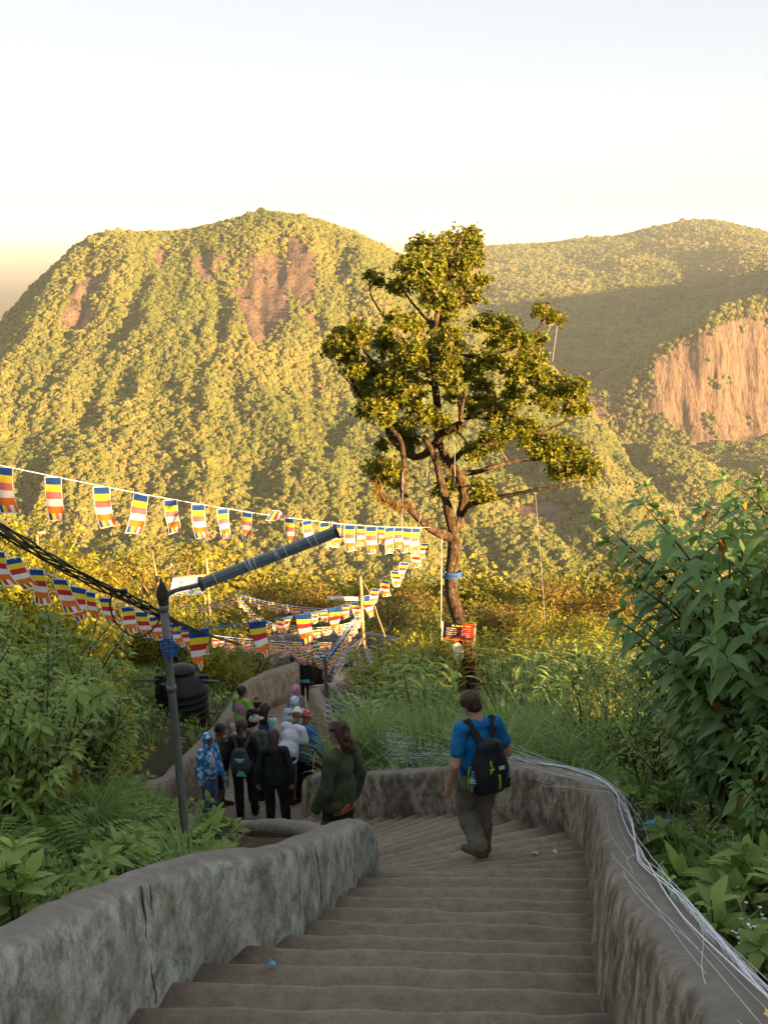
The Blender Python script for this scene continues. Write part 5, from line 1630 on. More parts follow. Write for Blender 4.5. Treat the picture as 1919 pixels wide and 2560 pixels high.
# net stretched at the far wall corner
net = empty('net', P(905, 1600, 34)); tag(net, 'white thread netting stretched at the far wall corner', 'net')
mb = MB(); O = Vector(net.location)
for i in range(34):
    a = P(rnd.uniform(780, 905), rnd.uniform(1624, 1632), 34); c = P(rnd.uniform(890, 912), rnd.uniform(1596, 1640), 33.5) if rnd.random() < 0.5 else P(rnd.uniform(915, 950), rnd.uniform(1660, 1690), 32)
    m1 = a.lerp(c, 0.5) - Vector((0, 0, rnd.uniform(0, 0.25)))
    mb.tube([q - O for q in catmull([a, m1, c], 4)], 0.007, 3, cap=False)
for i in range(20):
    c0 = P(909, 1600 + rnd.uniform(0, 70), 33.4); c1 = P(rnd.uniform(925, 955), rnd.uniform(1670, 1700), 32)
    mb.tube([c0 - O, c1 - O], 0.006, 3, cap=False)
tag(mb.build('threads', M_THREAD, net), kind='stuff')

# --- tarpaulin roof among the trees
q = P(465, 1490, 46)
tarp = empty('tarpaulin_shelter', q); tag(tarp, 'pale tarpaulin shelter roof among the sunlit bushes behind the lamp post', 'shelter')
mb = MB(); O = Vector(q)
cor = [P(424, 1492, 45), P(432, 1446, 47), P(500, 1440, 47), P(512, 1488, 45)]
G = 6; vs = []
for i in range(G + 1):
    for j in range(G + 1):
        p = cor[0].lerp(cor[3], j / G).lerp(cor[1].lerp(cor[2], j / G), i / G)
        vs.append(p - O + Vector((0, 0, -0.12 * math.sin(math.pi * i / G) * math.sin(math.pi * j / G) + 0.03 * rnd.random())))
mb.add(vs, [(i * (G + 1) + j, i * (G + 1) + j + 1, (i + 1) * (G + 1) + j + 1, (i + 1) * (G + 1) + j) for i in range(G) for j in range(G)], 0, True)
mb.build('sheet', pm('pale_blue_tarpaulin', (0.55, 0.62, 0.68), (0.68, 0.70, 0.72), 5, 0.5, 0.3), tarp)
mb = MB(); mb.tube([cor[1] - O + Vector((-0.3, 0, 0.03)), cor[2] - O + Vector((0.4, 0, 0.03))], 0.05, 6); mb.build('ridge_pole', M_BAMBOO, tarp)
for cpt in cor:
    mb = MB(); mb.tube([cpt - O, Vector((cpt.x, cpt.y, gz(cpt.x, cpt.y))) - O], 0.04, 6); mb.build('post', M_BAMBOO, tarp)

# --- water tank
M_TANK = pm('black_plastic_tank', (0.010, 0.013, 0.014), (0.016, 0.02, 0.021), 6, 0.5, 0.22)
M_RUSTY = pm('rusty_steel_rail', (0.16, 0.085, 0.05), (0.09, 0.05, 0.032), 12, 0.8, 0.3)
tkb = P(461, 1850, 23.0)
tank = empty('water_tank', tkb); tank.scale = (1.1, 1.1, 1.12); tag(tank, 'black ribbed plastic water tank with domed lid behind the lamp post', 'water tank')
mb = MB(); prof = [(0.46, 0.0), (0.485, 0.03)]
zc = 0.05
for i in range(8):
    prof += [(0.485, zc), (0.485, zc + 0.075), (0.497, zc + 0.09), (0.503, zc + 0.102), (0.497, zc + 0.114)]
    zc += 0.129
prof += [(0.485, zc + 0.02), (0.47, zc + 0.05), (0.26, zc + 0.27), (0.25, zc + 0.29)]
mb.lathe(prof, n=40); tbody = mb.build('tank_body', M_TANK, tank)
mb = MB(); mb.lathe([(0.25, zc + 0.28), (0.268, zc + 0.29), (0.272, zc + 0.34), (0.262, zc + 0.355), (0.24, zc + 0.375), (0.16, zc + 0.41), (0.05, zc + 0.425), (0.0, zc + 0.428)], n=32); mb.build('lid', M_TANK, tbody)
for an in (0.15, math.pi * 0.97, -2.2):
    mb = MB(); mb.box((0.42 * math.cos(an), 0.42 * math.sin(an), zc + 0.12), (0.16, 0.11, 0.17), Matrix.Rotation(an, 3, 'Z'), bevel=0.02); mb.build('lifting_lug', M_TANK, tbody)
mb = MB(); mb.tube([(0.40, -0.1, zc + 0.16), (0.72, -0.12, zc + 0.155)], 0.022, 8); mb.build('inlet_pipe', M_STEEL, tank)
mb = MB(); mb.tube([(-0.4, 0.0, zc + 0.14), (-0.9, -0.05, zc + 0.13)], 0.022, 8); mb.build('outlet_pipe', M_STEEL, tank)
for zz in (0.30, -0.02):
    for sgn in (-1, 1):
        mb = MB(); mb.tube([(-0.56, sgn * 0.54, zz), (0.56, sgn * 0.54, zz)], 0.018, 6); mb.build('rail', M_RUSTY, tank)
        mb = MB(); mb.tube([(sgn * 0.56, -0.54, zz), (sgn * 0.56, 0.54, zz)], 0.018, 6); mb.build('rail', M_RUSTY, tank)
for sx in (-1, 1):
    for sy in (-1, 1):
        mb = MB(); mb.tube([(sx * 0.56, sy * 0.54, -0.6), (sx * 0.56, sy * 0.54, 0.75 if sx < 0 else 0.32)], 0.02, 6); mb.build('leg', M_RUSTY, tank)
mb = MB(); mb.lathe([(0.5, -0.25), (0.5, -0.03)], n=24); mb.build('base_slab', M_WALL_R, tank)

# --- notice on the trunk
sb = P(1146, 1580, 21.62)
sign = empty('notice_board', sb); tag(sign, 'small black and red notice board with yellow heading on the tree trunk', 'sign')
sd = Vector((1.0, -0.12, -0.035)).normalized(); su = Vector((0.06, 0.0, 1.0)).normalized(); sn = sd.cross(su).normalized(); su = sn.cross(sd).normalized()
SR = Matrix((sd, -sn, su)).transposed() if (sd.cross(-sn)).dot(su) > 0 else Matrix((sd, sn, su)).transposed()
fw, fh = 0.62, 0.36
fn = -sn if sn.y > 0 else sn
def board_mat():
    m, nt, out = nodes_of('notice_print')
    t = nt.nodes.new('ShaderNodeTexCoord')
    s = nt.nodes.new('ShaderNodeSeparateXYZ'); nt.links.new(t.outputs['Generated'], s.inputs[0])
    f = noise_tex(nt, t.outputs['Generated'], 3.0, 3, 0.5, 0.8)
    k = mth(nt, 'ADD', mth(nt, 'MULTIPLY', s.outputs[0], 0.9), mth(nt, 'MULTIPLY', mth(nt, 'SUBTRACT', f, 0.5), 1.0))
    c = ramp(nt, k, [(0.30, (0.014, 0.012, 0.016)), (0.46, (0.05, 0.012, 0.012)), (0.58, (0.42, 0.022, 0.016)), (0.80, (0.55, 0.06, 0.02)), (1.0, (0.50, 0.03, 0.03))])
    low = ramp(nt, mth(nt, 'ADD', s.outputs[2], mth(nt, 'MULTIPLY', f, 0.3)), [(0.20, (1, 1, 1)), (0.36, (0, 0, 0))])
    c = mixc(nt, low, c, (0.55, 0.16, 0.03))
    principled(nt, out, c, 0.5, 0.3)
    return m
mb = MB(); mb.box((0, 0, 0), (fw, 0.012, fh), SR); panel = mb.build('panel', board_mat(), sign)
M_SIGNTXT = pm('sign_white_print', (0.75, 0.75, 0.75), None, 5, 0.6); M_SIGNY = pm('sign_yellow_print', (0.62, 0.66, 0.05), (0.40, 0.62, 0.05), 9, 0.6)
def glyphs(mb, x0, x1, z, hgt, r):
    x = x0
    while x < x1:
        w = hgt * r.uniform(0.5, 1.0)
        if r.random() < 0.16: x += w; continue
        c = sd * (x + w / 2) + su * (z + r.uniform(-0.1, 0.1) * hgt) + fn * 0.0075
        mb.box(c, (w * 0.8, 0.003, hgt * r.uniform(0.55, 1.0)), SR)
        x += w * 1.15
rr_ = random.Random(4)
mb = MB(); glyphs(mb, -0.19, 0.20, 0.125, 0.038, rr_); mb.build('heading', M_SIGNY, panel)
for i in range(5):
    mb = MB(); glyphs(mb, -0.25, -0.06 - (0.09 if i == 4 else 0), 0.068 - 0.042 * i, 0.020, rr_); mb.build('text_line', M_SIGNTXT, panel)
    mb = MB(); glyphs(mb, 0.06, 0.22, 0.068 - 0.042 * i, 0.018, rr_); mb.build('text_line', M_SIGNTXT, panel)
mb = MB(); mb.box(-sd * (fw / 2 + 0.012) , (0.028, 0.016, fh + 0.03), SR); mb.build('edge_strip', M_WHITE, sign)
mb = MB(); mb.box(sd * (fw / 2 + 0.010), (0.022, 0.016, fh + 0.03), SR); mb.build('edge_strip', M_WHITE, sign)
sh = empty('hanging_sheet', P(1148, 1625, 21.7)); tag(sh, 'torn white plastic sheet hanging on the trunk below the notice board', 'sheet')
mb = MB(); O = Vector(sh.location)
for i, (cols) in enumerate([[(1130, 1612), (1142, 1606), (1150, 1640), (1150, 1668), (1140, 1668), (1136, 1640)], [(1144, 1606), (1156, 1616), (1160, 1640), (1152, 1652), (1150, 1632)]]):
    c = [P(a, b, 21.62 + 0.03 * i + 0.02 * k % 0.05) - O for k, (a, b) in enumerate(cols)]
    mb.add(c + [p + Vector((0.0, 0.012, 0)) for p in c], [tuple(range(len(c))), tuple(range(2 * len(c) - 1, len(c) - 1, -1))] + [(k, (k + 1) % len(c), len(c) + (k + 1) % len(c), len(c) + k) for k in range(len(c))])
mb.build('sheet', pm('white_sheet', (0.75, 0.74, 0.70), (0.6, 0.58, 0.54), 20, 0.6), sh)
# cords on the tree
rp = empty('rope', P(1128, 1432, 21.9)); tag(rp, 'blue rope tied round the tree trunk above the notice board', 'rope')
mb = MB(); O = Vector(rp.location)
for i in range(5):
    mb.tube([Vector((0.2 * math.cos(a), 0.2 * math.sin(a), 0.02 * i - 0.05 + 0.02 * math.sin(a + i))) for a in np.linspace(0, 6.28, 17)], 0.010, 5, cap=False)
mb.build('coil', M_BLUEROPE, rp)
mb = MB(); mb.tube([P(1114, 1430, 21.75) - O, P(1090, 1440, 21.9) - O, P(1050, 1460, 22.6) - O], 0.006, 4); mb.build('loose_end', M_THREAD, rp)
def cordline(name, label, pts, r, mat, cat='string'):
    c = catmull(pts, 6); root = empty(name, c[0]); tag(root, label, cat)
    mb = MB(); mb.tube([p - c[0] for p in c], r, 4); mb.build('strand', mat, root); return root
cordline('cord', 'pale cord hanging straight down from the left limb beside the trunk', [P(1104, 1345, 21.6), P(1103, 1450, 21.6), P(1102, 1570, 21.6)], 0.006, M_THREAD, 'cord')
cordline('string', 'long thin string hanging from the right side of the tree crown', [P(1337, 1230, 20.8), P(1345, 1330, 20.8), P(1356, 1470, 20.8), P(1362, 1560, 20.8)], 0.0016, M_THREAD)
cordline('string', 'fine string hanging at the tip of the upper right branch', [P(1392, 815, 21), P(1386, 860, 21), P(1380, 905, 21)], 0.0026, M_THREAD)
cordline('string', 'fine string hanging from the left bough of the tree', [P(1006, 1180, 21.2), P(1006, 1250, 21.2), P(1005, 1320, 21.3)], 0.0026, M_THREAD)
cordline('string', 'fine string slanting across the middle of the tree trunk fork', [P(1068, 1180, 21.2), P(1060, 1250, 21.2), P(1045, 1310, 21.4)], 0.0026, M_THREAD)
cordline('string', 'fine string running down in front of the forked stems', [P(1136, 1110, 21), P(1137, 1220, 21), P(1139, 1300, 21.5)], 0.0026, M_THREAD)
cordline('cable', 'thin wire crossing the valley air right of the tree', [P(1490, 1215, 60), P(1600, 1255, 60), P(1720, 1268, 60), P(1850, 1262, 60)], 0.004, M_THREAD, 'cable')

# --- white threads on the right wall and over the grass
def wall_top(C, N, H, s, ac, dz=0.015):
    i = s * (len(C) - 1); k = int(min(max(i, 0), len(C) - 2)); f = i - k
    c = C[k] * (1 - f) + C[k + 1] * f; n = N[k] * (1 - f) + N[k + 1] * f; h = H[k] * (1 - f) + H[k + 1] * f
    return Vector((c[0] + n[0] * ac, c[1] + n[1] * ac, c[2] + h + dz))
tr_ = random.Random(21)
th = empty('thread_rope', wall_top(CRt, NRt, HR, 0.12, 0.22)); tag(th, 'thick bundle of white thread lying along the right wall top', 'thread')
O = Vector(th.location)
for k in range(5):
    a = tr_.uniform(0, 6)
    pts = [wall_top(CRt, NRt, HR, s, 0.235 + 0.02 * math.sin(a + s * 30) + 0.02 * (k - 2) / 2 + (0.05 if s < 0.3 else 0) * (0.3 - s) / 0.3 * 3, 0.03 + 0.012 * math.sin(a + s * 45)) for s in np.linspace(0.10, 0.74, 60)]
    mb = MB(); mb.tube([p - O for p in pts], 0.0036 if k < 3 else 0.002, 4); mb.build('strand', M_THREAD, th)
fine = empty('loose_threads', wall_top(CRt, NRt, HR, 0.3, 0.15)); tag(fine, 'tangle of fine loose white threads over the right wall top', 'thread', kind='stuff')
O = Vector(fine.location); mb = MB()
for k in range(26):
    s0 = tr_.uniform(0.2, 0.62); s1 = s0 + tr_.uniform(0.03, 0.16); a0 = tr_.uniform(0.10, 0.32); a1 = min(0.32, max(0.08, a0 + tr_.uniform(-0.14, 0.14)))
    ph = tr_.uniform(0, 6)
    pts = [wall_top(CRt, NRt, HR, s0 + (s1 - s0) * t, a0 + (a1 - a0) * t + 0.02 * math.sin(ph + t * 5), 0.02) for t in np.linspace(0, 1, 14)]
    mb.tube([p - O for p in pts], 0.0013, 3, cap=False)
for k in range(90):    # bunch outside the wall at the lower right
    s0 = tr_.uniform(0.14, 0.42)
    a = wall_top(CRt, NRt, HR, s0, 0.28, 0.0); c = wall_top(CRt, NRt, HR, s0 - tr_.uniform(0.05, 0.16), tr_.uniform(0.32, 0.75), 0); c.z = gz(c.x, c.y) + tr_.uniform(0.02, 0.25)
    m1 = a.lerp(c, 0.5) + Vector((tr_.uniform(-0.05, 0.08), 0, -tr_.uniform(0, 0.12)))
    mb.tube([q - O for q in catmull([a, m1, c], 4)], 0.0013, 3, cap=False)
mb.build('threads', M_THREAD, fine)['kind'] = 'stuff'
cordline('string', 'upper of two taut white threads from the right wall to the right edge', [P(1585, 2150, 8.3), P(1760, 2235, 7.2), P(2000, 2345, 6.0)], 0.002, M_THREAD)
cordline('string', 'lower of two taut white threads from the right wall to the right edge', [P(1580, 2145, 8.3), P(1740, 2270, 6.8), P(2000, 2475, 5.2)], 0.002, M_THREAD)
web = empty('thread_web', P(960, 1880, 15)); tag(web, 'web of white threads stretched over the grass behind the curved wall', 'thread', kind='stuff')
O = Vector(web.location); mb = MB()
foot = P(822, 1795, 22.2)
for k in range(85):
    s0 = tr_.uniform(0.62, 0.985)
    a = wall_top(CRt, NRt, HR, s0, tr_.uniform(0.18, 0.30), 0.02)
    if tr_.random() < 0.45:
        c = foot + Vector((tr_.uniform(-0.05, 0.1), 0, tr_.uniform(-0.1, 0.9)))
    else:
        q, _ = hit(tr_.uniform(830, 1120), tr_.uniform(1790, 1900), 11, 30)
        c = q + Vector((0, 0, tr_.uniform(0.1, 0.5)))
    m1 = a.lerp(c, tr_.uniform(0.3, 0.7)); m1.z = max(gz(m1.x, m1.y) + 0.12, m1.z - tr_.uniform(0.0, 0.35)) + tr_.uniform(0, 0.15)
    mb.tube([q - O for q in catmull([a, m1, c], 5)], tr_.uniform(0.0012, 0.0028), 3, cap=False)
for k in range(420):
    p0, _ = hit(tr_.uniform(840, 1120), tr_.uniform(1810, 1945), 11, 26)
    an = tr_.uniform(-0.5, 0.5); ln = tr_.uniform(0.3, 1.2)
    p1 = p0 + Vector((math.cos(an) * ln, math.sin(an) * ln * 0.7, 0)); p1.z = gz(p1.x, p1.y)
    up_ = Vector((0, 0, tr_.uniform(0.08, 0.3)))
    mb.tube([q - O for q in catmull([p0 + up_, p0.lerp(p1, 0.5) + up_ * 0.8, p1 + up_], 3)], tr_.uniform(0.0018, 0.0042), 3, cap=False)
mb.build('threads', M_THREAD, web)['kind'] = 'stuff'

# --- litter
def crumple(name, label, p, r, mat, seed, sq=0.6, cat='litter'):
    bm = bmesh.new(); bmesh.ops.create_icosphere(bm, subdivisions=3, radius=1)
    for q in bm.verts:
        n = q.co.normalized()
        q.co = n * r * (1 + 0.5 * mnoise.noise(n * 2.3 + Vector((seed, 0, 0))) + 0.25 * mnoise.noise(n * 6 + Vector((0, seed, 0))))
        q.co.z *= sq
    me = bpy.data.meshes.new(name); bm.to_mesh(me); bm.free(); me.materials.append(mat)
    o = link(name, me); o.location = p; tag(o, label, cat); return o
M_BLUEBAG = pm('blue_plastic_bag', (0.02, 0.26, 0.55), (0.04, 0.36, 0.62), 14, 0.35, 0.5)
q, _ = hit(1645, 2125); crumple('plastic_bag', 'crumpled blue plastic bag on the weeds outside the right wall', q + Vector((0, 0, 0.17)), 0.12, M_BLUEBAG, 3.0)
q, _ = hit(1515, 1993); crumple('plastic_bottle_scrap', 'clear crumpled plastic scrap on the grass behind the right wall bend', q + Vector((0, 0, 0.06)), 0.05, M_WHITE, 8.0)
def on_step(px, py):
    """the tread that the ray through a photo pixel lands on"""
    def side(q, zz):
        a = poly_at(LB, zz); b_ = poly_at(RB, zz); dv = b_ - a
        return dv.x * (q.y - a.y) - dv.y * (q.x - a.x)
    for za, zb in zip(levels[:-1], levels[1:]):
        q = PZ(px, py, za)
        if side(q, za) >= 0 and side(q, zb) <= 0: return q
    return PZ(px, py, -5)
def scrap(name, label, px, py, w, mat, seed):
    p = on_step(px, py)
    g = random.Random(seed); mb = MB(); n = 7
    vs = [Vector((0, 0, 0.012))] + [Vector((w * g.uniform(0.6, 1.1) * math.cos(k * 6.283 / n), 0.7 * w * g.uniform(0.6, 1.1) * math.sin(k * 6.283 / n), g.uniform(0.002, 0.03))) for k in range(n)]
    mb.add(vs, [(0, k + 1, (k + 1) % n + 1) for k in range(n)])
    o = mb.build(name, mat); o.location = p + Vector((0, 0, 0.006)); tag(o, label, 'litter'); return o
scrap('paper_scrap', 'white paper scrap on the step just right of the walker', 1337, 2137, 0.035, M_WHITE, 1)
scrap('paper_scrap', 'small white paper scrap on the step near the right wall bend', 1385, 2133, 0.025, M_WHITE, 2)
scrap('paper_scrap', 'tiny white paper bit on the step in the middle of the stairs', 1318, 2290, 0.014, M_WHITE, 3)
scrap('sweet_wrapper', 'blue and green sweet wrapper on the step against the left wall', 680, 2416, 0.03, pm('foil_wrapper', (0.05, 0.16, 0.7), (0.12, 0.6, 0.25), 60, 0.3, 0.5), 4)
scrap('dry_leaf', 'pale dry leaf on the step beside the two paper scraps', 1398, 2118, 0.03, pm('dry_leaf_tan', (0.30, 0.27, 0.16), None, 9), 5)
M_PETAL = pm('yellow_petals', (0.75, 0.62, 0.25), (0.80, 0.42, 0.06), 25, 0.6)
for i, (s, ac) in enumerate([(0.283, 0.20), (0.272, 0.225), (0.265, 0.235)]):
    p = wall_top(CRt, NRt, HR, s, ac, 0.02)
    mb = MB()
    for k in range(6):
        a = k * 1.047; o_ = Vector((math.cos(a), math.sin(a), 0.25)) * 0.022; s_ = Vector((-math.sin(a), math.cos(a), 0)) * 0.009
        mb.add([Vector((0, 0, 0)), o_ * 0.5 + s_, o_, o_ * 0.5 - s_], [(0, 1, 2, 3)])
    o = mb.build('flower', M_PETAL); o.location = p; tag(o, ['orange flower head on the right wall top beside the threads', 'pale yellow flower head lying in the middle of three on the right wall', 'cream flower head nearest the camera on the right wall top'][i], 'flower')

# --- small things on the slopes
M_BLOSSOM = pm('white_blossom', (0.78, 0.78, 0.72), None, 9, 0.7)
bl = random.Random(66)
mb = MB()
for cx_, cy_, n_ in [(1790, 2180, 26), (1740, 2120, 18), (1830, 2260, 22), (1560, 1900, 26), (1500, 1870, 20), (1610, 1930, 16), (1870, 2420, 20), (1420, 1850, 16)]:
    for _ in range(n_):
        q, _d = hit(cx_ + bl.gauss(0, 30), cy_ + bl.gauss(0, 22), 3, 20)
        q = q + Vector((0, 0, bl.uniform(0.12, 0.34)))
        for k in range(4):
            a = k * 1.57 + bl.uniform(0, 1); o_ = Vector((math.cos(a), math.sin(a), 0.3)) * 0.011; s_ = Vector((-math.sin(a), math.cos(a), 0)) * 0.006
            mb.add([q, q + o_ * 0.6 + s_, q + o_, q + o_ * 0.6 - s_], [(0, 1, 2, 3)])
tag(mb.build('white_blossoms', M_BLOSSOM), 'tiny white blossoms sprinkled over the weeds right of the wall', 'blossoms', kind='stuff')
M_STICK = pm('dead_twig', (0.13, 0.095, 0.06), (0.08, 0.055, 0.035), 20, 0.9)
for i, (pa, pb, l) in enumerate([((300, 2130), (395, 2225), 'dead twig lying down the left plot towards the cracked wall'), ((205, 2210), (330, 2190), 'dead twig lying along the left wall top soil'), ((1480, 1965), (1580, 2010), 'brown root lying on the slope behind the wall bend'), ((1690, 1985), (1860, 2040), 'brown fallen branch on the slope under the right shrub')]):
    a, _d = hit(*pa); b_, _d = hit(*pb)
    m1 = a.lerp(b_, 0.5) + Vector((0.02, 0, 0.08))
    c = catmull([a + Vector((0, 0, 0.05)), m1, b_ + Vector((0, 0, 0.04))], 6)
    root = empty('fallen_branch', c[0]); tag(root, l, 'branch')
    mb = MB(); mb.tube([p - c[0] for p in c], [0.016 - 0.0007 * k for k in range(len(c))], 6); mb.build('stick', M_STICK, root)
    mb = MB(); mb.tube([c[5] - c[0], c[5] - c[0] + Vector((0.06, 0.05, 0.06)), c[5] - c[0] + Vector((0.14, 0.07, 0.09))], [0.008, 0.006, 0.003], 5); mb.build('side_twig', M_STICK, root)
M_DRYL = pm('dry_orange_leaf', (0.42, 0.20, 0.03), (0.25, 0.11, 0.03), 25, 0.8)
for i, (px, py, l) in enumerate([(150, 1965, 'dry orange leaf hanging on the left thicket edge'), (190, 1945, 'curled brown leaf hanging right of the orange leaf')]):
    q = P(px, py - 25, 7.4)
    me = leaves_mesh('dry_leaf', [(0, 0, 0)], [(0.05 - 0.15 * i, -0.1, -1)], [(0, -1, 0)], np.array([0.13]), np.array([0.05]), 0.25, np.array([0.2]), np.array([0.5]), M_DRYL)
    o = empty('dry_leaf', q); tag(o, l, 'leaf'); link('blade', me, o)
    mb = MB(); mb.tube(catmull([Vector((0, 0, 0)), Vector((-0.04, 0.06, 0.10)), Vector((-0.10, 0.2, 0.14))], 4), 0.003, 4); mb.build('stalk', M_STICK, o)
# ------------------------------------------------------------------ people: one continuous surface grown round a posed skeleton
def surface_net(f, org, h):
    s = f < 0
    nx, ny, nz = f.shape
    acc = np.zeros((nx - 1, ny - 1, nz - 1, 3), dtype=np.float32); cnt = np.zeros((nx - 1, ny - 1, nz - 1), dtype=np.float32)
    base = np.indices((nx - 1, ny - 1, nz - 1)).astype(np.float32)
    def corner(a, dx, dy, dz):
        return a[dx:nx - 1 + dx, dy:ny - 1 + dy, dz:nz - 1 + dz]
    for ax in range(3):
        for u in (0, 1):
            for v in (0, 1):
                o0 = [0, 0, 0]; o1 = [0, 0, 0]
                oth = [q for q in range(3) if q != ax]
                o0[oth[0]] = u; o0[oth[1]] = v; o1[:] = o0; o1[ax] = 1
                a = corner(f, *o0); b = corner(f, *o1)
                m = (a < 0) != (b < 0)
                t = np.where(m, a / np.where(np.abs(a - b) < 1e-9, 1e-9, a - b), 0)
                for q in range(3):
                    off = o0[q] if q != ax else t
                    acc[..., q] += np.where(m, base[q] + off, 0)
                cnt += m
    act = cnt > 0
    idx = np.full(act.shape, -1, dtype=np.int64)
    idx[act] = np.arange(act.sum())
    V = acc[act] / cnt[act][:, None] * h + np.asarray(org, dtype=np.float32)[None]
    F = []
    for ax in range(3):
        sl0 = [slice(None)] * 3; sl1 = [slice(None)] * 3
        sl0[ax] = slice(0, -1); sl1[ax] = slice(1, None)
        a = s[tuple(sl0)]; b = s[tuple(sl1)]
        o = [q for q in range(3) if q != ax]
        cut = [slice(None)] * 3
        cut[o[0]] = slice(1, -1); cut[o[1]] = slice(1, -1)
        a = a[tuple(cut)]; b = b[tuple(cut)]
        I = np.argwhere(a != b)
        if len(I) == 0: continue
        flip = a[a != b]
        I = I.copy(); I[:, o[0]] += 1; I[:, o[1]] += 1
        def at(d0, d1):
            J = I.copy(); J[:, o[0]] += d0; J[:, o[1]] += d1
            return idx[J[:, 0], J[:, 1], J[:, 2]]
        q = np.stack([at(-1, -1), at(0, -1), at(0, 0), at(-1, 0)], -1)
        fl = flip if ax != 1 else ~flip
        q[~fl] = q[~fl][:, ::-1]
        F.append(q)
    return V, np.concatenate(F)

class SDF:
    def __init__(self, lo, hi, h):
        self.lo = np.array(lo, dtype=np.float32); self.h = h
        n = np.ceil((np.array(hi) - self.lo) / h).astype(int) + 1
        self.f = np.full(tuple(n), 1.0, dtype=np.float32)
        self.ax = [self.lo[i] + h * np.arange(n[i], dtype=np.float32) for i in range(3)]
    def _box(self, lo, hi):
        sl = []
        for i in range(3):
            a = int(np.clip(np.floor((lo[i] - self.lo[i]) / self.h), 0, len(self.ax[i]) - 1)); b = int(np.clip(np.ceil((hi[i] - self.lo[i]) / self.h) + 1, 1, len(self.ax[i])))
            sl.append(slice(a, max(a + 1, b)))
        return tuple(sl), np.meshgrid(*[self.ax[i][sl[i]] for i in range(3)], indexing='ij')
    def _merge(self, sl, d, k):
        a = self.f[sl]
        if k > 0:
            hh = np.clip(0.5 + 0.5 * (a - d) / k, 0, 1)
            self.f[sl] = a + (d - a) * hh - k * hh * (1 - hh)
        else: self.f[sl] = np.minimum(a, d)
    def cap(self, a, b, ra, rb=None, k=0.02, sy=1.0, sx=1.0):
        """tapered capsule; sx/sy flatten it across x or y"""
        rb = ra if rb is None else rb
        a = np.array(a, dtype=np.float32); b = np.array(b, dtype=np.float32); m = max(ra, rb) * max(1 / sx, 1 / sy, 1) + k + self.h * 2
        sl, (X, Y, Z) = self._box(np.minimum(a, b) - m, np.maximum(a, b) + m)
        S = np.array([sx, sy, 1.0], dtype=np.float32)
        d = (b - a) * S; L = float((d * d).sum()) + 1e-9
        px, py, pz = (X - a[0]) * S[0], (Y - a[1]) * S[1], Z - a[2]
        t = np.clip((px * d[0] + py * d[1] + pz * d[2]) / L, 0, 1)
        D = np.sqrt((px - t * d[0]) ** 2 + (py - t * d[1]) ** 2 + (pz - t * d[2]) ** 2) - (ra + (rb - ra) * t)
        self._merge(sl, D / max(sx, sy, 1.0), k)
        return self
    def ell(self, c, r, k=0.02, rot=None):
        c = np.array(c, dtype=np.float32); r = np.array(r, dtype=np.float32); m = float(r.max()) + k + self.h * 2
        sl, (X, Y, Z) = self._box(c - m, c + m)
        px, py, pz = X - c[0], Y - c[1], Z - c[2]
        if rot is not None:
            Rm = np.array(rot.transposed(), dtype=np.float32)
            px, py, pz = [Rm[i, 0] * px + Rm[i, 1] * py + Rm[i, 2] * pz for i in range(3)]
        q = np.sqrt((px / r[0]) ** 2 + (py / r[1]) ** 2 + (pz / r[2]) ** 2)
        g = np.sqrt((px / r[0] ** 2) ** 2 + (py / r[1] ** 2) ** 2 + (pz / r[2] ** 2) ** 2) + 1e-6
        self._merge(sl, q * (q - 1) / g, k)
        return self
    def plane(self, p, n):
        """keep the side the normal points away from"""
        X, Y, Z = np.meshgrid(*self.ax, indexing='ij')
        n = Vector(n).normalized()
        self.f = np.maximum(self.f, (X - p[0]) * n[0] + (Y - p[1]) * n[1] + (Z - p[2]) * n[2]).astype(np.float32)
        return self
    def carve(self, c, r, rot=None, k=0.01):
        t = SDF(self.lo, self.lo + self.h * (np.array(self.f.shape) - 1), self.h)
        t.f = np.full(self.f.shape, 1.0, dtype=np.float32)
        t.ell(c, r, 0, rot)
        self.f = np.maximum(self.f, -t.f)
        return self
    def wrinkle(self, amp, fr, seed, sz=1.0):
        X, Y, Z = np.meshgrid(*self.ax, indexing='ij')
        m = np.abs(self.f) < 0.05
        n = np.zeros(self.f.shape, dtype=np.float32)
        n[m] = vnoise(X[m] * fr, Y[m] * fr, Z[m] * fr * sz, seed=seed, oct=3)
        self.f = self.f + amp * n
        return self
    def mesh(self, name, mat, smooth_it=1):
        V, F = surface_net(self.f, self.lo, self.h)
        if len(V) == 0: return None
        for _ in range(smooth_it):
            acc = np.zeros_like(V); c = np.zeros(len(V))
            for a, b in ((0, 1), (1, 2), (2, 3), (3, 0)):
                np.add.at(acc, F[:, a], V[F[:, b]]); np.add.at(acc, F[:, b], V[F[:, a]])
                np.add.at(c, F[:, a], 1); np.add.at(c, F[:, b], 1)
            V = 0.5 * V + 0.5 * acc / c[:, None]
        return np_mesh(name, V, F, mat, True)

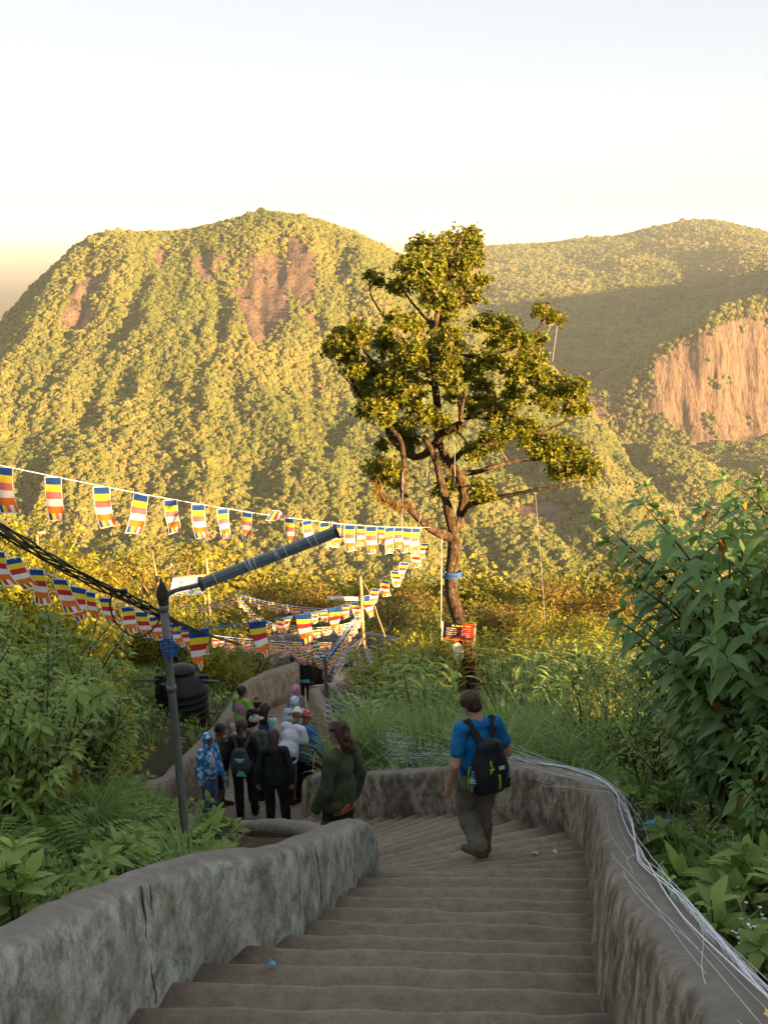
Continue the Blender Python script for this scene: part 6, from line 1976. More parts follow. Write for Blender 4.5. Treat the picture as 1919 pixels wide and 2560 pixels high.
SKIN = {'light': pm('skin_light', (0.52, 0.30, 0.21), (0.46, 0.25, 0.17), 14, 0.55, 0.35), 'tan': pm('skin_tan', (0.38, 0.21, 0.135), (0.32, 0.17, 0.11), 14, 0.55, 0.35), 'brown': pm('skin_brown', (0.20, 0.098, 0.056), (0.16, 0.075, 0.042), 14, 0.5, 0.35)}
HAIR = {'brown': pm('hair_brown', (0.075, 0.04, 0.022), (0.035, 0.018, 0.010), 40, 0.6, 0.4, bmp=0.6, bscale=90, stretch=(1, 1, 0.25)), 'black': pm('hair_black', (0.014, 0.011, 0.010), (0.026, 0.018, 0.014), 40, 0.55, 0.4, bmp=0.6, bscale=90, stretch=(1, 1, 0.25)), 'curly': pm('hair_curly_brown', (0.11, 0.052, 0.026), (0.035, 0.016, 0.009), 22, 0.65, 0.4, bmp=0.9, bscale=40), 'dark': pm('hair_dark_brown', (0.04, 0.022, 0.014), (0.018, 0.011, 0.008), 40, 0.55, 0.45, bmp=0.6, bscale=80, stretch=(1, 1, 0.2))}
def cloth(name, c1, c2=None, sc=10, rough=0.85, lo=0.4, hi=0.6):
    return pm('cloth_' + name, c1, c2 if c2 else tuple(x * 0.8 for x in c1), sc, rough, 0.15, bmp=0.8, bscale=11, bdist=0.03, lo=lo, hi=hi)
M_EYE = pm('dark_eye', (0.012, 0.009, 0.008), None, 5, 0.3, 0.5)
M_LIP = pm('lips', (0.36, 0.13, 0.11), None, 5, 0.5)

def skeleton(H, J=None):
    j = dict(pelvis=(0, 0, .53), waist=(0, 0.005, .605), chest=(0, 0.0, .70), upchest=(0, -.005, .765), neck=(0, -.008, .835), head=(0, .012, .925),
             shL=(-.100, -.005, .800), elL=(-.130, -.02, .625), wrL=(-.135, .02, .475), haL=(-.135, .035, .425),
             shR=(.100, -.005, .800), elR=(.130, -.02, .625), wrR=(.135, .02, .475), haR=(.135, .035, .425),
             hipL=(-.052, 0, .505), knL=(-.058, .012, .275), anL=(-.06, -.015, .045), toL=(-.068, .085, .014),
             hipR=(.052, 0, .505), knR=(.058, .012, .275), anR=(.06, -.015, .045), toR=(.068, .085, .014))
    j.update(J or {})
    return {k: np.array(v, dtype=np.float32) * H for k, v in j.items()}

def lean(J, deg, pivot='pelvis', side=0.0, keys=None):
    """bend the upper body about the pelvis: forward deg, sideways side"""
    base = skeleton(1.0, J)
    p = Vector(base[pivot])
    Rm = Matrix.Rotation(-R(deg), 3, 'X') @ Matrix.Rotation(R(side), 3, 'Y')
    keys = keys or ['waist', 'chest', 'upchest', 'neck', 'head', 'shL', 'shR', 'elL', 'elR', 'wrL', 'wrR', 'haL', 'haR']
    out = dict(J)
    for k in keys:
        f = 0.5 if k == 'waist' else 1.0
        Rf = Matrix.Rotation(-R(deg * f), 3, 'X') @ Matrix.Rotation(R(side * f), 3, 'Y')
        out[k] = tuple(p + Rf @ (Vector(base[k]) - p))
    return out

def make_person(label, loc, face, H, top, bottom, skin='brown', hair=None, J=None, vox=0.014, shoes=None, sleeve='long', hem=0.50, leg='long', head_turn=0.0, head_tilt=0.0, hairstyle='short', headwear=None, female=False, loose=0.0, face_detail=True, extras=None, wr=1.0, hands=True, name='person', fing=None, cat='person'):
    j = skeleton(H, J)
    root = empty(name, loc, R(face))
    tag(root, label, cat)
    allp = np.stack(list(j.values()))
    lo = allp.min(0) - 0.17 * H / 1.7; hi = allp.max(0) + 0.19 * H / 1.7
    s = H
    HR_ = Matrix.Rotation(R(head_turn), 3, 'Z') @ Matrix.Rotation(-R(head_tilt), 3, 'X')
    hc = j['head']
    def hp(x, y, z): return tuple(hc + np.array(HR_ @ Vector((x * s, y * s, z * s)), dtype=np.float32))
    wch, wwa, wpe = (.086, .066, .092) if female else (.094, .080, .086)
    # --- body
    b = SDF(lo, hi, vox)
    b.ell(j['chest'], (wch * s, .060 * s, .085 * s), 0.03).ell(j['waist'], (wwa * s, .052 * s, .075 * s), 0.03).ell(j['pelvis'], (wpe * s, .062 * s, .062 * s), 0.03)
    b.cap(j['shL'] * [.85, 1, 1], j['shR'] * [.85, 1, 1], .033 * s, .033 * s, 0.03)
    b.cap(j['upchest'], j['neck'], .045 * s, .031 * s, 0.03).cap(j['neck'], hp(0, -.010, -.045), .031 * s, .030 * s, 0.012)
    b.ell(hp(0, -.006, .012), (.0445 * s, .054 * s, .053 * s), 0.01, HR_).ell(hp(0, .014, -.025), (.033 * s, .036 * s, .042 * s), 0.02, HR_)
    b.ell(hp(0, .056, -.012), (.008 * s, .014 * s, .013 * s), 0.008, HR_)                      # nose
    for sg in (-1, 1): b.ell(hp(sg * .044, -.006, -.012), (.006 * s, .012 * s, .017 * s), 0.004, HR_)   # ears
    for q in 'LR':
        b.cap(j['sh' + q], j['el' + q], .031 * s, .0255 * s, 0.03).cap(j['el' + q], j['wr' + q], .0255 * s, .0165 * s, 0.015)
        if hands:
            w, h_ = Vector(j['wr' + q]), Vector(j['ha' + q])
            d = (h_ - w).normalized(); palm = w + d * 0.030 * s
            b.cap(w, palm + d * 0.018 * s, .016 * s, .020 * s, 0.012, sx=1.0)
            nr = Vector((1, 0, 0)) if q == 'R' else Vector((-1, 0, 0))       # back of the hand looks outwards
            nr = (nr - d * nr.dot(d)).normalized(); sd_ = d.cross(nr)
            fwd = sd_ if sd_.y > 0 else -sd_
            for i, (off, ln, cu) in enumerate([(.017, .040, .30), (.006, .045, .38), (-.006, .042, .46), (-.016, .033, .55)]):
                cu = cu if fing is None else fing
                r0 = palm + d * 0.024 * s + fwd * off * s
                m1 = r0 + (d * math.cos(cu) - nr * math.sin(cu)) * ln * 0.5 * s
                e1 = m1 + (d * math.cos(cu * 2.3) - nr * math.sin(cu * 2.3)) * ln * 0.5 * s
                b.cap(r0, m1, .0056 * s, .0052 * s, 0.002).cap(m1, e1, .0052 * s, .0044 * s, 0.002)
            t0 = w + d * 0.014 * s + fwd * 0.015 * s
            t1 = t0 + (d * 0.7 + fwd * 0.75).normalized() * 0.026 * s; t2 = t1 + (d - nr * 0.3).normalized() * 0.022 * s
            b.cap(t0, t1, .0075 * s, .0062 * s, 0.006).cap(t1, t2, .0060 * s, .0050 * s, 0.003)
        b.cap(j['hip' + q], j['kn' + q], .050 * s, .033 * s, 0.03)
        calf = j['kn' + q] * 0.68 + j['an' + q] * 0.32 + np.array([0, -.012 * s, 0])
        b.cap(j['kn' + q], calf, .032 * s, .032 * s, 0.02).cap(calf, j['an' + q], .032 * s, .021 * s, 0.02)
        b.cap(j['an' + q] + np.array([0, -.012 * s, -.018 * s]), j['to' + q], .023 * s, .016 * s, 0.02)
    body = link('body', b.mesh('body', SKIN[skin]), root)
    # --- top
    of = (0.009 + loose) 
    t = SDF(lo, hi, vox)
    t.ell(j['chest'], ((wch + of * 0.7) * s, (.058 + of) * s, (.086 + of) * s), 0.02).ell(j['waist'], ((wwa + of * 1.4) * s, (.055 + of * 1.4) * s, .085 * s), 0.04)
    pel = j['pelvis'] * 0.45 + j['waist'] * 0.55
    t.cap(j['chest'], pel, (.072 + of) * s, (.074 + of) * s, 0.02, sy=1.35)
    t.ell(pel, ((wpe + of * 1.3) * s, (.062 + of * 1.3) * s, .085 * s), 0.04)
    hemz = hem * s
    if hem < 0.56:
        pb = j['pelvis'] * np.array([1, 1, 0]) + np.array([0, 0, hemz - .02 * s])
        t.cap(pel, pb, (wpe + of) * s, (wpe + of + loose * 0.8) * s, 0.03, sy=1.38)
    t.cap(j['shL'] * [.86, 1, 1], j['shR'] * [.86, 1, 1], (.033 + of * 0.6) * s, (.033 + of * 0.6) * s, 0.02)
    t.cap(j['upchest'], j['neck'] * 0.75 + j['upchest'] * 0.25, .052 * s, .038 * s, 0.02)
    for q in 'LR':
        e = 1.0 if sleeve != 'short' else 0.62
        se = j['sh' + q] * (1 - e) + j['el' + q] * e
        t.cap(j['sh' + q], se, (.030 + of * 0.6) * s, (.0265 + of * (0.8 if sleeve != 'short' else 1.1)) * s, 0.012)
        if sleeve == 'long':
            t.cap(j['el' + q], j['wr' + q], (.0275 + of * 0.8) * s, (.019 + of * 0.8) * s, 0.015)
        elif sleeve == 'push':
            t.cap(j['el' + q], j['el' + q] * .5 + j['wr' + q] * .5, (.0275 + of) * s, (.023 + of) * s, 0.015)
    t.wrinkle(0.010 * wr, 15, 3, 0.6)
    hemp = (0, 0, hemz)
    if hem > -1: 
        # the hem cut only touches the trunk: keep sleeves that hang lower
        tr2 = SDF(lo, hi, vox)
        X, Y, Z = np.meshgrid(*t.ax, indexing='ij')
        cx0 = j['pelvis'][0]; cy0 = j['pelvis'][1]
        cutm = (hemz + 0.012 * np.sin(np.arctan2(Y - cy0, X - cx0) * 3)) - Z
        near_arm = np.zeros(t.f.shape, dtype=bool)
        for q in 'LR':
            for a_, b_ in (('el', 'wr'), ('sh', 'el')):
                a, bb = j[a_ + q], j[b_ + q]
                d = bb - a; tt = np.clip(((X - a[0]) * d[0] + (Y - a[1]) * d[1] + (Z - a[2]) * d[2]) / float((d * d).sum()), 0, 1)
                near_arm |= ((X - a[0] - tt * d[0]) ** 2 + (Y - a[1] - tt * d[1]) ** 2 + (Z - a[2] - tt * d[2]) ** 2) < (.045 * s) ** 2
        t.f = np.where(near_arm & (cutm > 0), t.f, np.maximum(t.f, cutm)).astype(np.float32)
    link('top', t.mesh('top', top), root)
    # --- bottom
    bt = SDF(lo, hi, vox)
    ofb = .008 + (0.010 if leg in ('loose', 'sarong') else 0)
    bt.ell(j['pelvis'], ((wpe + ofb) * s, (.064 + ofb) * s, .068 * s), 0.03)
    if leg == 'sarong':
        fa = (j['anL'] + j['anR']) / 2
        bt.cap(j['pelvis'], fa + np.array([0, 0, .02 * s]), .095 * s, .075 * s, 0.03, sy=1.25)
    else:
        for q in 'LR':
            if leg == 'shorts':
                e = j['hip' + q] * .12 + j['kn' + q] * .88
                bt.cap(j['hip' + q], e, (.052 + ofb * 1.3) * s, (.044 + ofb * 1.5) * s, 0.02)
            else:
                lo_an = j['an' + q] + np.array([0, 0, .008 * s if leg != 'tight' else -.028 * s])
                bt.cap(j['hip' + q], j['kn' + q], (.051 + ofb) * s, (.035 + ofb) * s, 0.025)
                bt.cap(j['kn' + q], lo_an, (.035 + ofb) * s, ((.028 if leg != 'tight' else .024) + ofb) * s, 0.02)
                cf = j['kn' + q] * 0.68 + j['an' + q] * 0.32 + np.array([0, -.012 * s, 0])
                bt.cap(j['kn' + q], cf, (.034 + ofb) * s, (.036 + ofb * 0.8) * s, 0.02).cap(cf, lo_an, (.036 + ofb * 0.8) * s, (.026 + ofb * 0.6) * s, 0.02)
    bt.wrinkle((0.012 if leg != 'tight' else 0.003) * wr, 15, 9, 0.8)
    if leg in ('loose', 'long'):
        X, Y, Z = np.meshgrid(*bt.ax, indexing='ij')
        for q in 'LR':
            a = j['an' + q]
            m_ = ((X - a[0]) ** 2 + (Y - a[1]) ** 2 + (Z - a[2]) ** 2) < (.10 * s) ** 2
            bt.f = np.where(m_, np.maximum(bt.f, a[2] + .002 * s - Z), bt.f).astype(np.float32)
    topz = j['pelvis'][2] + .05 * s
    bt.plane((0, 0, topz), (0, 0, 1))
    link('trousers' if leg not in ('shorts', 'sarong') else ('shorts' if leg == 'shorts' else 'sarong'), bt.mesh('bottom', bottom), root)
    # --- shoes
    if shoes is not None:
        for q in 'LR':
            a, tq = j['an' + q], j['to' + q]
            sh = SDF(np.minimum(a, tq) - 0.09, np.maximum(a, tq) + 0.09, vox * 0.8)
            dirv = (tq - a) * np.array([1, 1, 0]); dirv /= np.linalg.norm(dirv) + 1e-6
            heel = a + np.array([0, 0, -.022 * s]) - dirv * .012 * s
            sh.cap(heel, tq + dirv * .01 * s, .028 * s, .022 * s, 0.02).cap(a + np.array([0, 0, .004 * s]), heel, .029 * s, .028 * s, 0.015)
            link('shoe', sh.mesh('shoe', shoes), root)
    # --- hair
    if hair:
        hb = SDF(hc - 0.24 * s / 1.7 - np.array([0, 0, 0.45 if hairstyle in ('long', 'curly', 'ponytail') else 0]), hc + 0.26 * s / 1.7, vox * 0.85)
        off = .0075 if hairstyle == 'short' else .011
        hb.ell(hp(0, -.008, .014), ((.0445 + off) * s, (.054 + off) * s, (.053 + off) * s), 0.01, HR_)
        if hairstyle == 'short':
            hb.ell(hp(0, -.030, -.018), (.040 * s, .034 * s, .036 * s), 0.012, HR_)
        n1 = HR_ @ Vector((0, 1, -0.75)); pc = hp(0, .026, .006)
        hb.plane(pc, n1)
        if hairstyle == 'short':
            hb.plane(hp(0, 0, -.040), HR_ @ Vector((0, 0.25, -1)))
        if hairstyle == 'long':
            hb.cap(hp(0, -.040, -.01), hp(0, -.065, -.10), .046 * s, .044 * s, 0.02).cap(hp(0, -.065, -.10), hp(.012, -.070, -.20), .043 * s, .026 * s, 0.02)
            hb.wrinkle(0.006, 22, 5, 0.3)
        if hairstyle == 'curly':
            hb.ell(hp(-.030, -.030, -.050), (.040 * s, .042 * s, .075 * s), 0.02, HR_).ell(hp(.030, -.030, -.050), (.040 * s, .042 * s, .075 * s), 0.02, HR_)
            hb.ell(hp(0, -.052, -.075), (.058 * s, .036 * s, .085 * s), 0.02, HR_)
            hb.carve(hp(0, .066, -.02), (.036 * s, .05 * s, .06 * s), HR_)
            hb.wrinkle(0.030, 30, 7, 0.8)
        if hairstyle == 'ponytail':
            hb.cap(hp(0, -.058, -.01), hp(0, -.075, -.09), .020 * s, .026 * s, 0.015).cap(hp(0, -.075, -.09), hp(.01, -.072, -.17), .026 * s, .012 * s, 0.015)
            hb.wrinkle(0.005, 22, 5, 0.3)
        if hairstyle == 'short': hb.wrinkle(0.006, 34, 5, 1)
        me = hb.mesh('hair', HAIR[hair])
        if me: link('hair', me, root)
    # --- headwear
    if headwear:
        kind, mat = headwear
        hw = SDF(hc - 0.3 * s / 1.7, hc + 0.28 * s / 1.7, vox * 0.85)
        if kind in ('cap', 'beanie'):
            hw.ell(hp(0, -.006, .018), (.054 * s, .064 * s, .056 * s), 0.01, HR_)
            hw.plane(hp(0, 0, .004), HR_ @ Vector((0, -0.25 if kind == 'beanie' else 0.05, -1)))
            if kind == 'beanie': hw.ell(hp(0, -.02, .062), (.03 * s, .03 * s, .02 * s), 0.03, HR_)
            if kind == 'cap': hw.ell(hp(0, .070, .010), (.040 * s, .040 * s, .006 * s), 0.006, HR_)
        elif kind in ('hood', 'scarf'):
            hw.ell(hp(0, -.014, .008), (.064 * s, .070 * s, .072 * s), 0.02, HR_)
            hw.ell(hp(0, -.012, -.060), (.060 * s, .056 * s, .052 * s), 0.03, HR_)
            if kind == 'scarf': hw.ell(hp(0, -.055, -.11), (.060 * s, .035 * s, .09 * s), 0.03, HR_)
            hw.wrinkle(0.005, 18, 3, 1)
            hw.carve(hp(0, .074, -.012), (.044 * s, .078 * s, .054 * s), HR_)
        me = hw.mesh('headwear', mat)
        if me: link({'cap': 'cap', 'beanie': 'knit_hat', 'hood': 'hood', 'scarf': 'head_scarf'}[kind], me, root)
    if face_detail:
        for sg in (-1, 1):
            mb = MB(); mb.ball(hp(sg * .019, .0455, .004), (.0075 * s, .006 * s, .0042 * s), 8, rot=HR_); mb.build('eye', M_EYE, body)
            mb = MB(); mb.ball(hp(sg * .020, .0475, .0155), (.012 * s, .005 * s, .0028 * s), 8, rot=HR_); mb.build('eyebrow', HAIR['black'], body)
        mb = MB(); mb.ball(hp(0, .0475, -.036), (.014 * s, .006 * s, .0042 * s), 8, rot=HR_); mb.build('mouth', M_LIP, body)
    return root, j

def to_world(root, p):
    return Vector(root.location) + Matrix.Rotation(root.rotation_euler.z, 3, 'Z') @ Vector(p)

def backpack(label, root, j, H, mat, accents=(), size=(0.30, 0.17, 0.44), strap_mat=None, off=0.0, name='backpack', vox=0.014, extra=None):
    """worn on the back: its own thing, placed in the wearer's frame"""
    bp = empty(name, root.location, root.rotation_euler.z)
    tag(bp, label, 'backpack')
    s = H
    ch = (j['chest'] + j['upchest']) / 2
    ax = Vector(j['upchest'] - j['pelvis']).normalized()
    back = Vector((0, -1, 0)); back = (back - ax * back.dot(ax)).normalized()
    w, d, h = size
    c = Vector(j['upchest']) + ax * (.005 * s) - ax * h * 0.46 + back * (.078 * s + d * 0.42)
    rx = ax.cross(back); Rm = Matrix((rx, -back, ax)).transposed()
    b = SDF(np.array(c) - 0.40, np.array(c) + 0.40, vox)
    def q(x, y, z): return tuple(c + Rm @ Vector((x, y, z)))
    b.ell(q(0, 0, -h * 0.10), (w * 0.50, d * 0.60, h * 0.42), 0.05, Rm)
    for sx in (-1, 1):
        b.cap(q(sx * w * 0.28, 0.01, -h * 0.36), q(sx * w * 0.20, 0.02, h * 0.30), w * 0.20, w * 0.15, 0.07)
    b.ell(q(0, -d * 0.42, -h * 0.18), (w * 0.36, d * 0.26, h * 0.24), 0.03, Rm)
    b.ell(q(0, 0.0, h * 0.36), (w * 0.30, d * 0.36, h * 0.14), 0.05, Rm)
    b.wrinkle(0.006, 13, 4, 1)
    pk = link('pack_body', b.mesh('pack_body', mat), bp)
    sm = strap_mat or mat
    for sx, Lq in ((-1, 'L'), (1, 'R')):
        mb = MB()
        shp = Vector(j['sh' + Lq]) * 0.72 + Vector(j['upchest']) * 0.28
        top = Vector(q(sx * w * 0.16, d * 0.30, h * 0.36))
        over = shp + Vector((0, 0.0, .052 * s)); front = shp + Vector((sx * 0.01, .075 * s, .0 * s)); low = Vector((j['sh' + Lq][0] * 0.9, j['chest'][1] + .082 * s, j['chest'][2]))
        under = Vector((sx * wr_side(s), j['waist'][1] + .02 * s, j['waist'][2] + .02 * s)); end = Vector(q(sx * w * 0.38, d * 0.25, -h * 0.33))
        mb.tube(catmull([top, over + back * 0.03, over, front, low, under, end], 5), 0.033, 8, flat=0.22, up=(0, 1, 0.4))
        mb.build('strap', sm, bp)
    if extra: extra(pk, q, Rm, w, d, h)
    return bp
def wr_side(s): return .098 * s

def bottle(label, p, up=Vector((0, 0, 1)), h=0.22, r=0.033, cap=(0.05, 0.25, 0.75), tint=(0.55, 0.72, 0.80)):
    o = empty('water_bottle', p); tag(o, label, 'bottle')
    qr = Vector((0, 0, 1)).rotation_difference(up).to_matrix()
    m, nt, out = nodes_of('clear_bottle_plastic')
    principled(nt, out, tint, 0.12, 0.5, **{'Transmission Weight': 0.75, 'IOR': 1.2})
    mb = MB(); mb.lathe([(r * 0.9, 0), (r, 0.01), (r * 0.93, h * 0.2), (r, h * 0.25), (r * 0.93, h * 0.45), (r, h * 0.5), (r, h * 0.66), (r * 0.42, h * 0.86), (r * 0.4, h * 0.92)], n=14, rot=qr); bb = mb.build('bottle_body', m, o)
    mb = MB(); mb.lathe([(r * 0.46, h * 0.91), (r * 0.46, h), (0.001, h)], n=12, rot=qr); mb.build('cap', pm('bottle_cap_%d' % int(cap[2] * 100), cap, None, 5, 0.4), bb)
    mb = MB(); mb.lathe([(r * 1.015, h * 0.50), (r * 1.015, h * 0.64)], n=14, rot=qr); mb.build('label_band', pm('bottle_label', (0.10, 0.30, 0.62), (0.5, 0.6, 0.7), 30, 0.4), bb)
    return o

def floor_at(x, y):
    """path height under a point (sloping treads on the lower path)"""
    def side(zz):
        a = poly_at(LB, zz); b_ = poly_at(RB, zz); dv = b_ - a
        return dv.x * (y - a.y) - dv.y * (x - a.x)
    for za, zb in zip(levels[:-1], levels[1:]):
        if side(za) >= 0 and side(zb) <= 0:
            if za < -8.6:
                f = abs(side(za)) / (abs(side(za)) + abs(side(zb)) + 1e-6)
                return za - 0.12 * f
            return za
    return gz(x, y)
def stand_at(px, py_feet, py_head):
    q = on_step(px, py_feet)
    q.z = floor_at(q.x, q.y)
    top = PY(px, py_head, q.y)
    return q, (top.z - q.z)
# ------------------------------------------------------------------ the people in the photograph
def at_px(px, y):
    """stand on the path floor in the photo column px at distance y"""
    x = 0.0
    for _ in range(6):
        z = floor_at(x, y)
        d = y * CP - z * SP
        x = (px - CX) / FPX * d
    return Vector((x, y, floor_at(x, y)))
def height_for(p, py_head):
    pp = proj(np.array(p.x), np.array(p.y), np.array(p.z))
    return PY(float(pp[0]), py_head, p.y).z - p.z
C_BLUE = cloth('cobalt_tee', (0.012, 0.19, 0.46), (0.016, 0.15, 0.38), 9)
C_CARGO = cloth('grey_olive_cargo', (0.20, 0.185, 0.14), (0.14, 0.128, 0.095), 8)
C_BLACK = cloth('black', (0.013, 0.014, 0.016), (0.02, 0.021, 0.024), 8)
C_PACK = pm('black_pack_nylon', (0.011, 0.013, 0.016), (0.018, 0.021, 0.026), 14, 0.6, 0.3, bmp=0.4, bscale=30)
C_LIME = pm('lime_trim', (0.30, 0.62, 0.02), (0.24, 0.52, 0.02), 9, 0.6)
M_BOOT = pm('tan_boot', (0.20, 0.15, 0.085), (0.09, 0.07, 0.045), 30, 0.8)

# 1. the walker in the blue shirt
gp = at_px(1192, 8.62)
zt_ = [zb for za, zb in zip(levels[:-1], levels[1:]) if abs(za - gp.z) < 0.01][0]
e0, e1 = poly_at(LB, zt_), poly_at(RB, zt_)
tq = (gp.x - e0.x) / (e1.x - e0.x)
gp.y = e0.y + (e1.y - e0.y) * tq - 0.17
GJ = dict(knL=(-.050, .050, .315), anL=(-.040, -.105, .160), toL=(-.075, -.015, .118), knR=(.045, .045, .275), anR=(.048, .030, .045), toR=(.062, .125, .012),
          elL=(-.150, -.03, .62), wrL=(-.160, .035, .475), haL=(-.158, .055, .425), elR=(.158, -.025, .635), wrR=(.130, .115, .610), haR=(.105, .150, .615), head=(-.020, .048, .905), neck=(-.004, .008, .832))
GJ = lean(GJ, 4)
guy, gj = make_person('man in blue T-shirt and grey cargo trousers walking down with a black backpack', gp, 22, 1.66, C_BLUE, C_CARGO, 'light', 'brown', GJ, 0.0095, M_BOOT, 'short', 0.475, 'loose', head_turn=18, head_tilt=30, loose=0.004, wr=1.2)
def guy_trim(bp, q, Rm, w, d, h):
    def strip(pts, r=0.008, mat=C_LIME, nm='zip_pull'):
        mb = MB(); mb.tube(catmull([Vector(q(*p)) for p in pts], 4), r, 6); mb.build(nm, mat, bp)
    yb = -d * 0.62
    strip([(-0.045, yb * 0.93, h * 0.19), (-0.048, yb * 0.98, h * 0.13), (-0.035, yb * 1.0, h * 0.08)])
    strip([(-0.02, yb * 1.0, h * 0.05), (-0.045, yb * 1.05, h * 0.02), (-0.055, yb * 1.05, -h * 0.03)])
    strip([(-0.06, yb, h * 0.045), (-0.02, yb * 1.02, h * 0.05)], 0.006)
    strip([(0.02, yb * 1.16, -h * 0.06), (0.028, yb * 1.17, -h * 0.18), (0.03, yb * 1.05, -h * 0.32)], 0.011, nm='reflective_stripe')
    mb = MB(); mb.box(q(0.05, yb * 1.06, h * 0.05), (0.05, 0.004, 0.032), Rm); mb.build('logo_patch', M_WHITE, bp)
    strip([(-w * 0.52, 0.02, h * 0.02), (-w * 0.56, 0.03, -h * 0.10), (-w * 0.55, 0.04, -h * 0.40)], 0.007, nm='side_cord')
    for sx in (-1, 1):
        mb = MB(); cc = Vector(q(sx * w * 0.47, -0.015, -h * 0.22))
        mb.tube([cc + Rm @ Vector((0.042 * math.cos(a), 0.036 * math.sin(a), 0)) for a in np.linspace(0, 6.283, 13)], 0.006, 5, cap=False); mb.build('pocket_rim', C_LIME, bp)
        mb = MB(); mb.tube([cc, cc + Rm @ Vector((0, 0, -0.10))], [0.042, 0.034], 10, flat=0.85); mb.build('side_pocket', C_PACK, bp)
bpk = backpack('black backpack with lime zips on the man in blue', guy, gj, 1.66, C_PACK, size=(0.33, 0.19, 0.50), extra=guy_trim, vox=0.011)
ax_ = Vector(gj['upchest'] - gj['pelvis']).normalized()
def on_pack(x, y, z):
    back = Vector((0, -1, 0)); back = (back - ax_ * back.dot(ax_)).normalized()
    w, d, h = 0.33, 0.19, 0.50
    c = Vector(gj['upchest']) + ax_ * (.005 * 1.66) - ax_ * h * 0.46 + back * (.078 * 1.66 + d * 0.42)
    rx = ax_.cross(back)
    return to_world(guy, c + rx * x - back * y + ax_ * z)
bottle('blue-capped water bottle in the left pocket of the black backpack', on_pack(-0.16, -0.015, -0.20), up=Vector((-0.05, 0, 1)).normalized(), h=0.19, r=0.030)
bottle('water bottle in the right pocket of the black backpack', on_pack(0.16, -0.015, -0.17), h=0.16, r=0.030, cap=(0.75, 0.75, 0.75))

# 2. woman in green tunic
C_OLIVE = cloth('olive_tunic', (0.062, 0.085, 0.045), (0.048, 0.066, 0.036), 7)
C_CAMO = cloth('camouflage', (0.11, 0.10, 0.05), (0.022, 0.028, 0.018), 9, lo=0.45, hi=0.55)
wp = at_px(852, 10.1)
WH = height_for(wp, 1806)
wwom, wj = make_person('curly-haired woman in olive green tunic turning her face to the left', wp, 58, WH, C_OLIVE, C_CAMO, 'light', 'curly',
    dict(elL=(-.150, .00, .62), wrL=(-.165, .06, .49), haL=(-.165, .075, .44), elR=(.140, -.05, .62), wrR=(.130, -.02, .47), haR=(.125, 0.0, .42), knL=(-.05, .05, .28), anL=(-.05, .03, .045), toL=(-.06, .13, .014), anR=(.055, -.05, .05), toR=(.06, .05, .014)), 0.0105, C_BLACK, 'long', 0.455, 'loose', head_turn=52, head_tilt=6, hairstyle='curly', female=True, loose=0.012, wr=1.4)
o = SDF(np.array([-.2, -.2, .35]) * WH, np.array([.2, .2, .56]) * WH, 0.011)
o.cap(wj['pelvis'] + np.array([0, 0, -.05 * WH]), wj['pelvis'] + np.array([0, 0, -.075 * WH]), .108 * WH, .112 * WH, 0.02, sy=1.3).wrinkle(0.012, 16, 2, 1)
o.plane((0, 0, wj['pelvis'][2] - .085 * WH), (0.12, 0, -1))
link('waist_wrap', o.mesh('waist_wrap', cloth('orange_wrap', (0.42, 0.13, 0.06), (0.36, 0.10, 0.05))), wwom)

# 3. hooded man against the wall
C_CLOUD = cloth('blue_cloud_print', (0.02, 0.22, 0.50), (0.62, 0.70, 0.78), 13, lo=0.50, hi=0.56)
C_JEAN = cloth('blue_jeans', (0.075, 0.14, 0.28), (0.15, 0.23, 0.38), 7)
C_TEE = cloth('white_tee', (0.62, 0.60, 0.66), (0.55, 0.53, 0.60), 9)
q = at_px(527, 16.25); h_ = height_for(q, 1832)
hm, hj = make_person('smiling man in blue cloud-print hoodie and jeans leaning by the wall', q, -128, h_, C_CLOUD, C_JEAN, 'brown', None,
    dict(elL=(-.14, .0, .63), wrL=(-.13, .06, .49), haL=(-.125, .08, .44), elR=(.135, -.01, .63), wrR=(.15, .05, .48), haR=(.15, .07, .43)), 0.0125, M_BOOT, 'long', 0.485, 'long', headwear=('hood', C_CLOUD), loose=0.008, head_turn=-8)
o = SDF(np.array([-.1, .0, .44]) * h_, np.array([.1, .16, .84]) * h_, 0.012)
o.ell(hj['chest'] + np.array([0, .014 * h_, -.05 * h_]), (.052 * h_, .072 * h_, .155 * h_), 0.02)
o.plane((0, .05 * h_, 0), (0, -1, 0))
link('shirt_front', o.mesh('shirt_front', C_TEE), hm)

# 4. man holding a child
C_KHAKI = cloth('dark_khaki_jacket', (0.055, 0.052, 0.036), (0.04, 0.038, 0.028)); C_NAVY = cloth('navy_shorts', (0.012, 0.018, 0.045))
q = at_px(556, 16.95); h_ = height_for(q, 1808)
fm, fj = make_person('man in dark khaki jacket and navy shorts carrying a small child', q, -100, h_, C_KHAKI, C_NAVY, 'brown', 'black',
    dict(elL=(-.145, .05, .64), wrL=(-.06, .14, .64), haL=(-.02, .15, .65), elR=(.150, .03, .63), wrR=(.06, .13, .60), haR=(.015, .15, .60)), 0.0125, cloth('dark_sandal', (0.03, 0.024, 0.02)), 'long', 0.50, 'shorts', head_tilt=18, head_turn=-10)
C_PINKG = cloth('dusty_pink_fleece', (0.42, 0.32, 0.32), (0.36, 0.27, 0.28))
cp = to_world(fm, (-0.10, 0.20, fj['chest'][2] - 0.42))
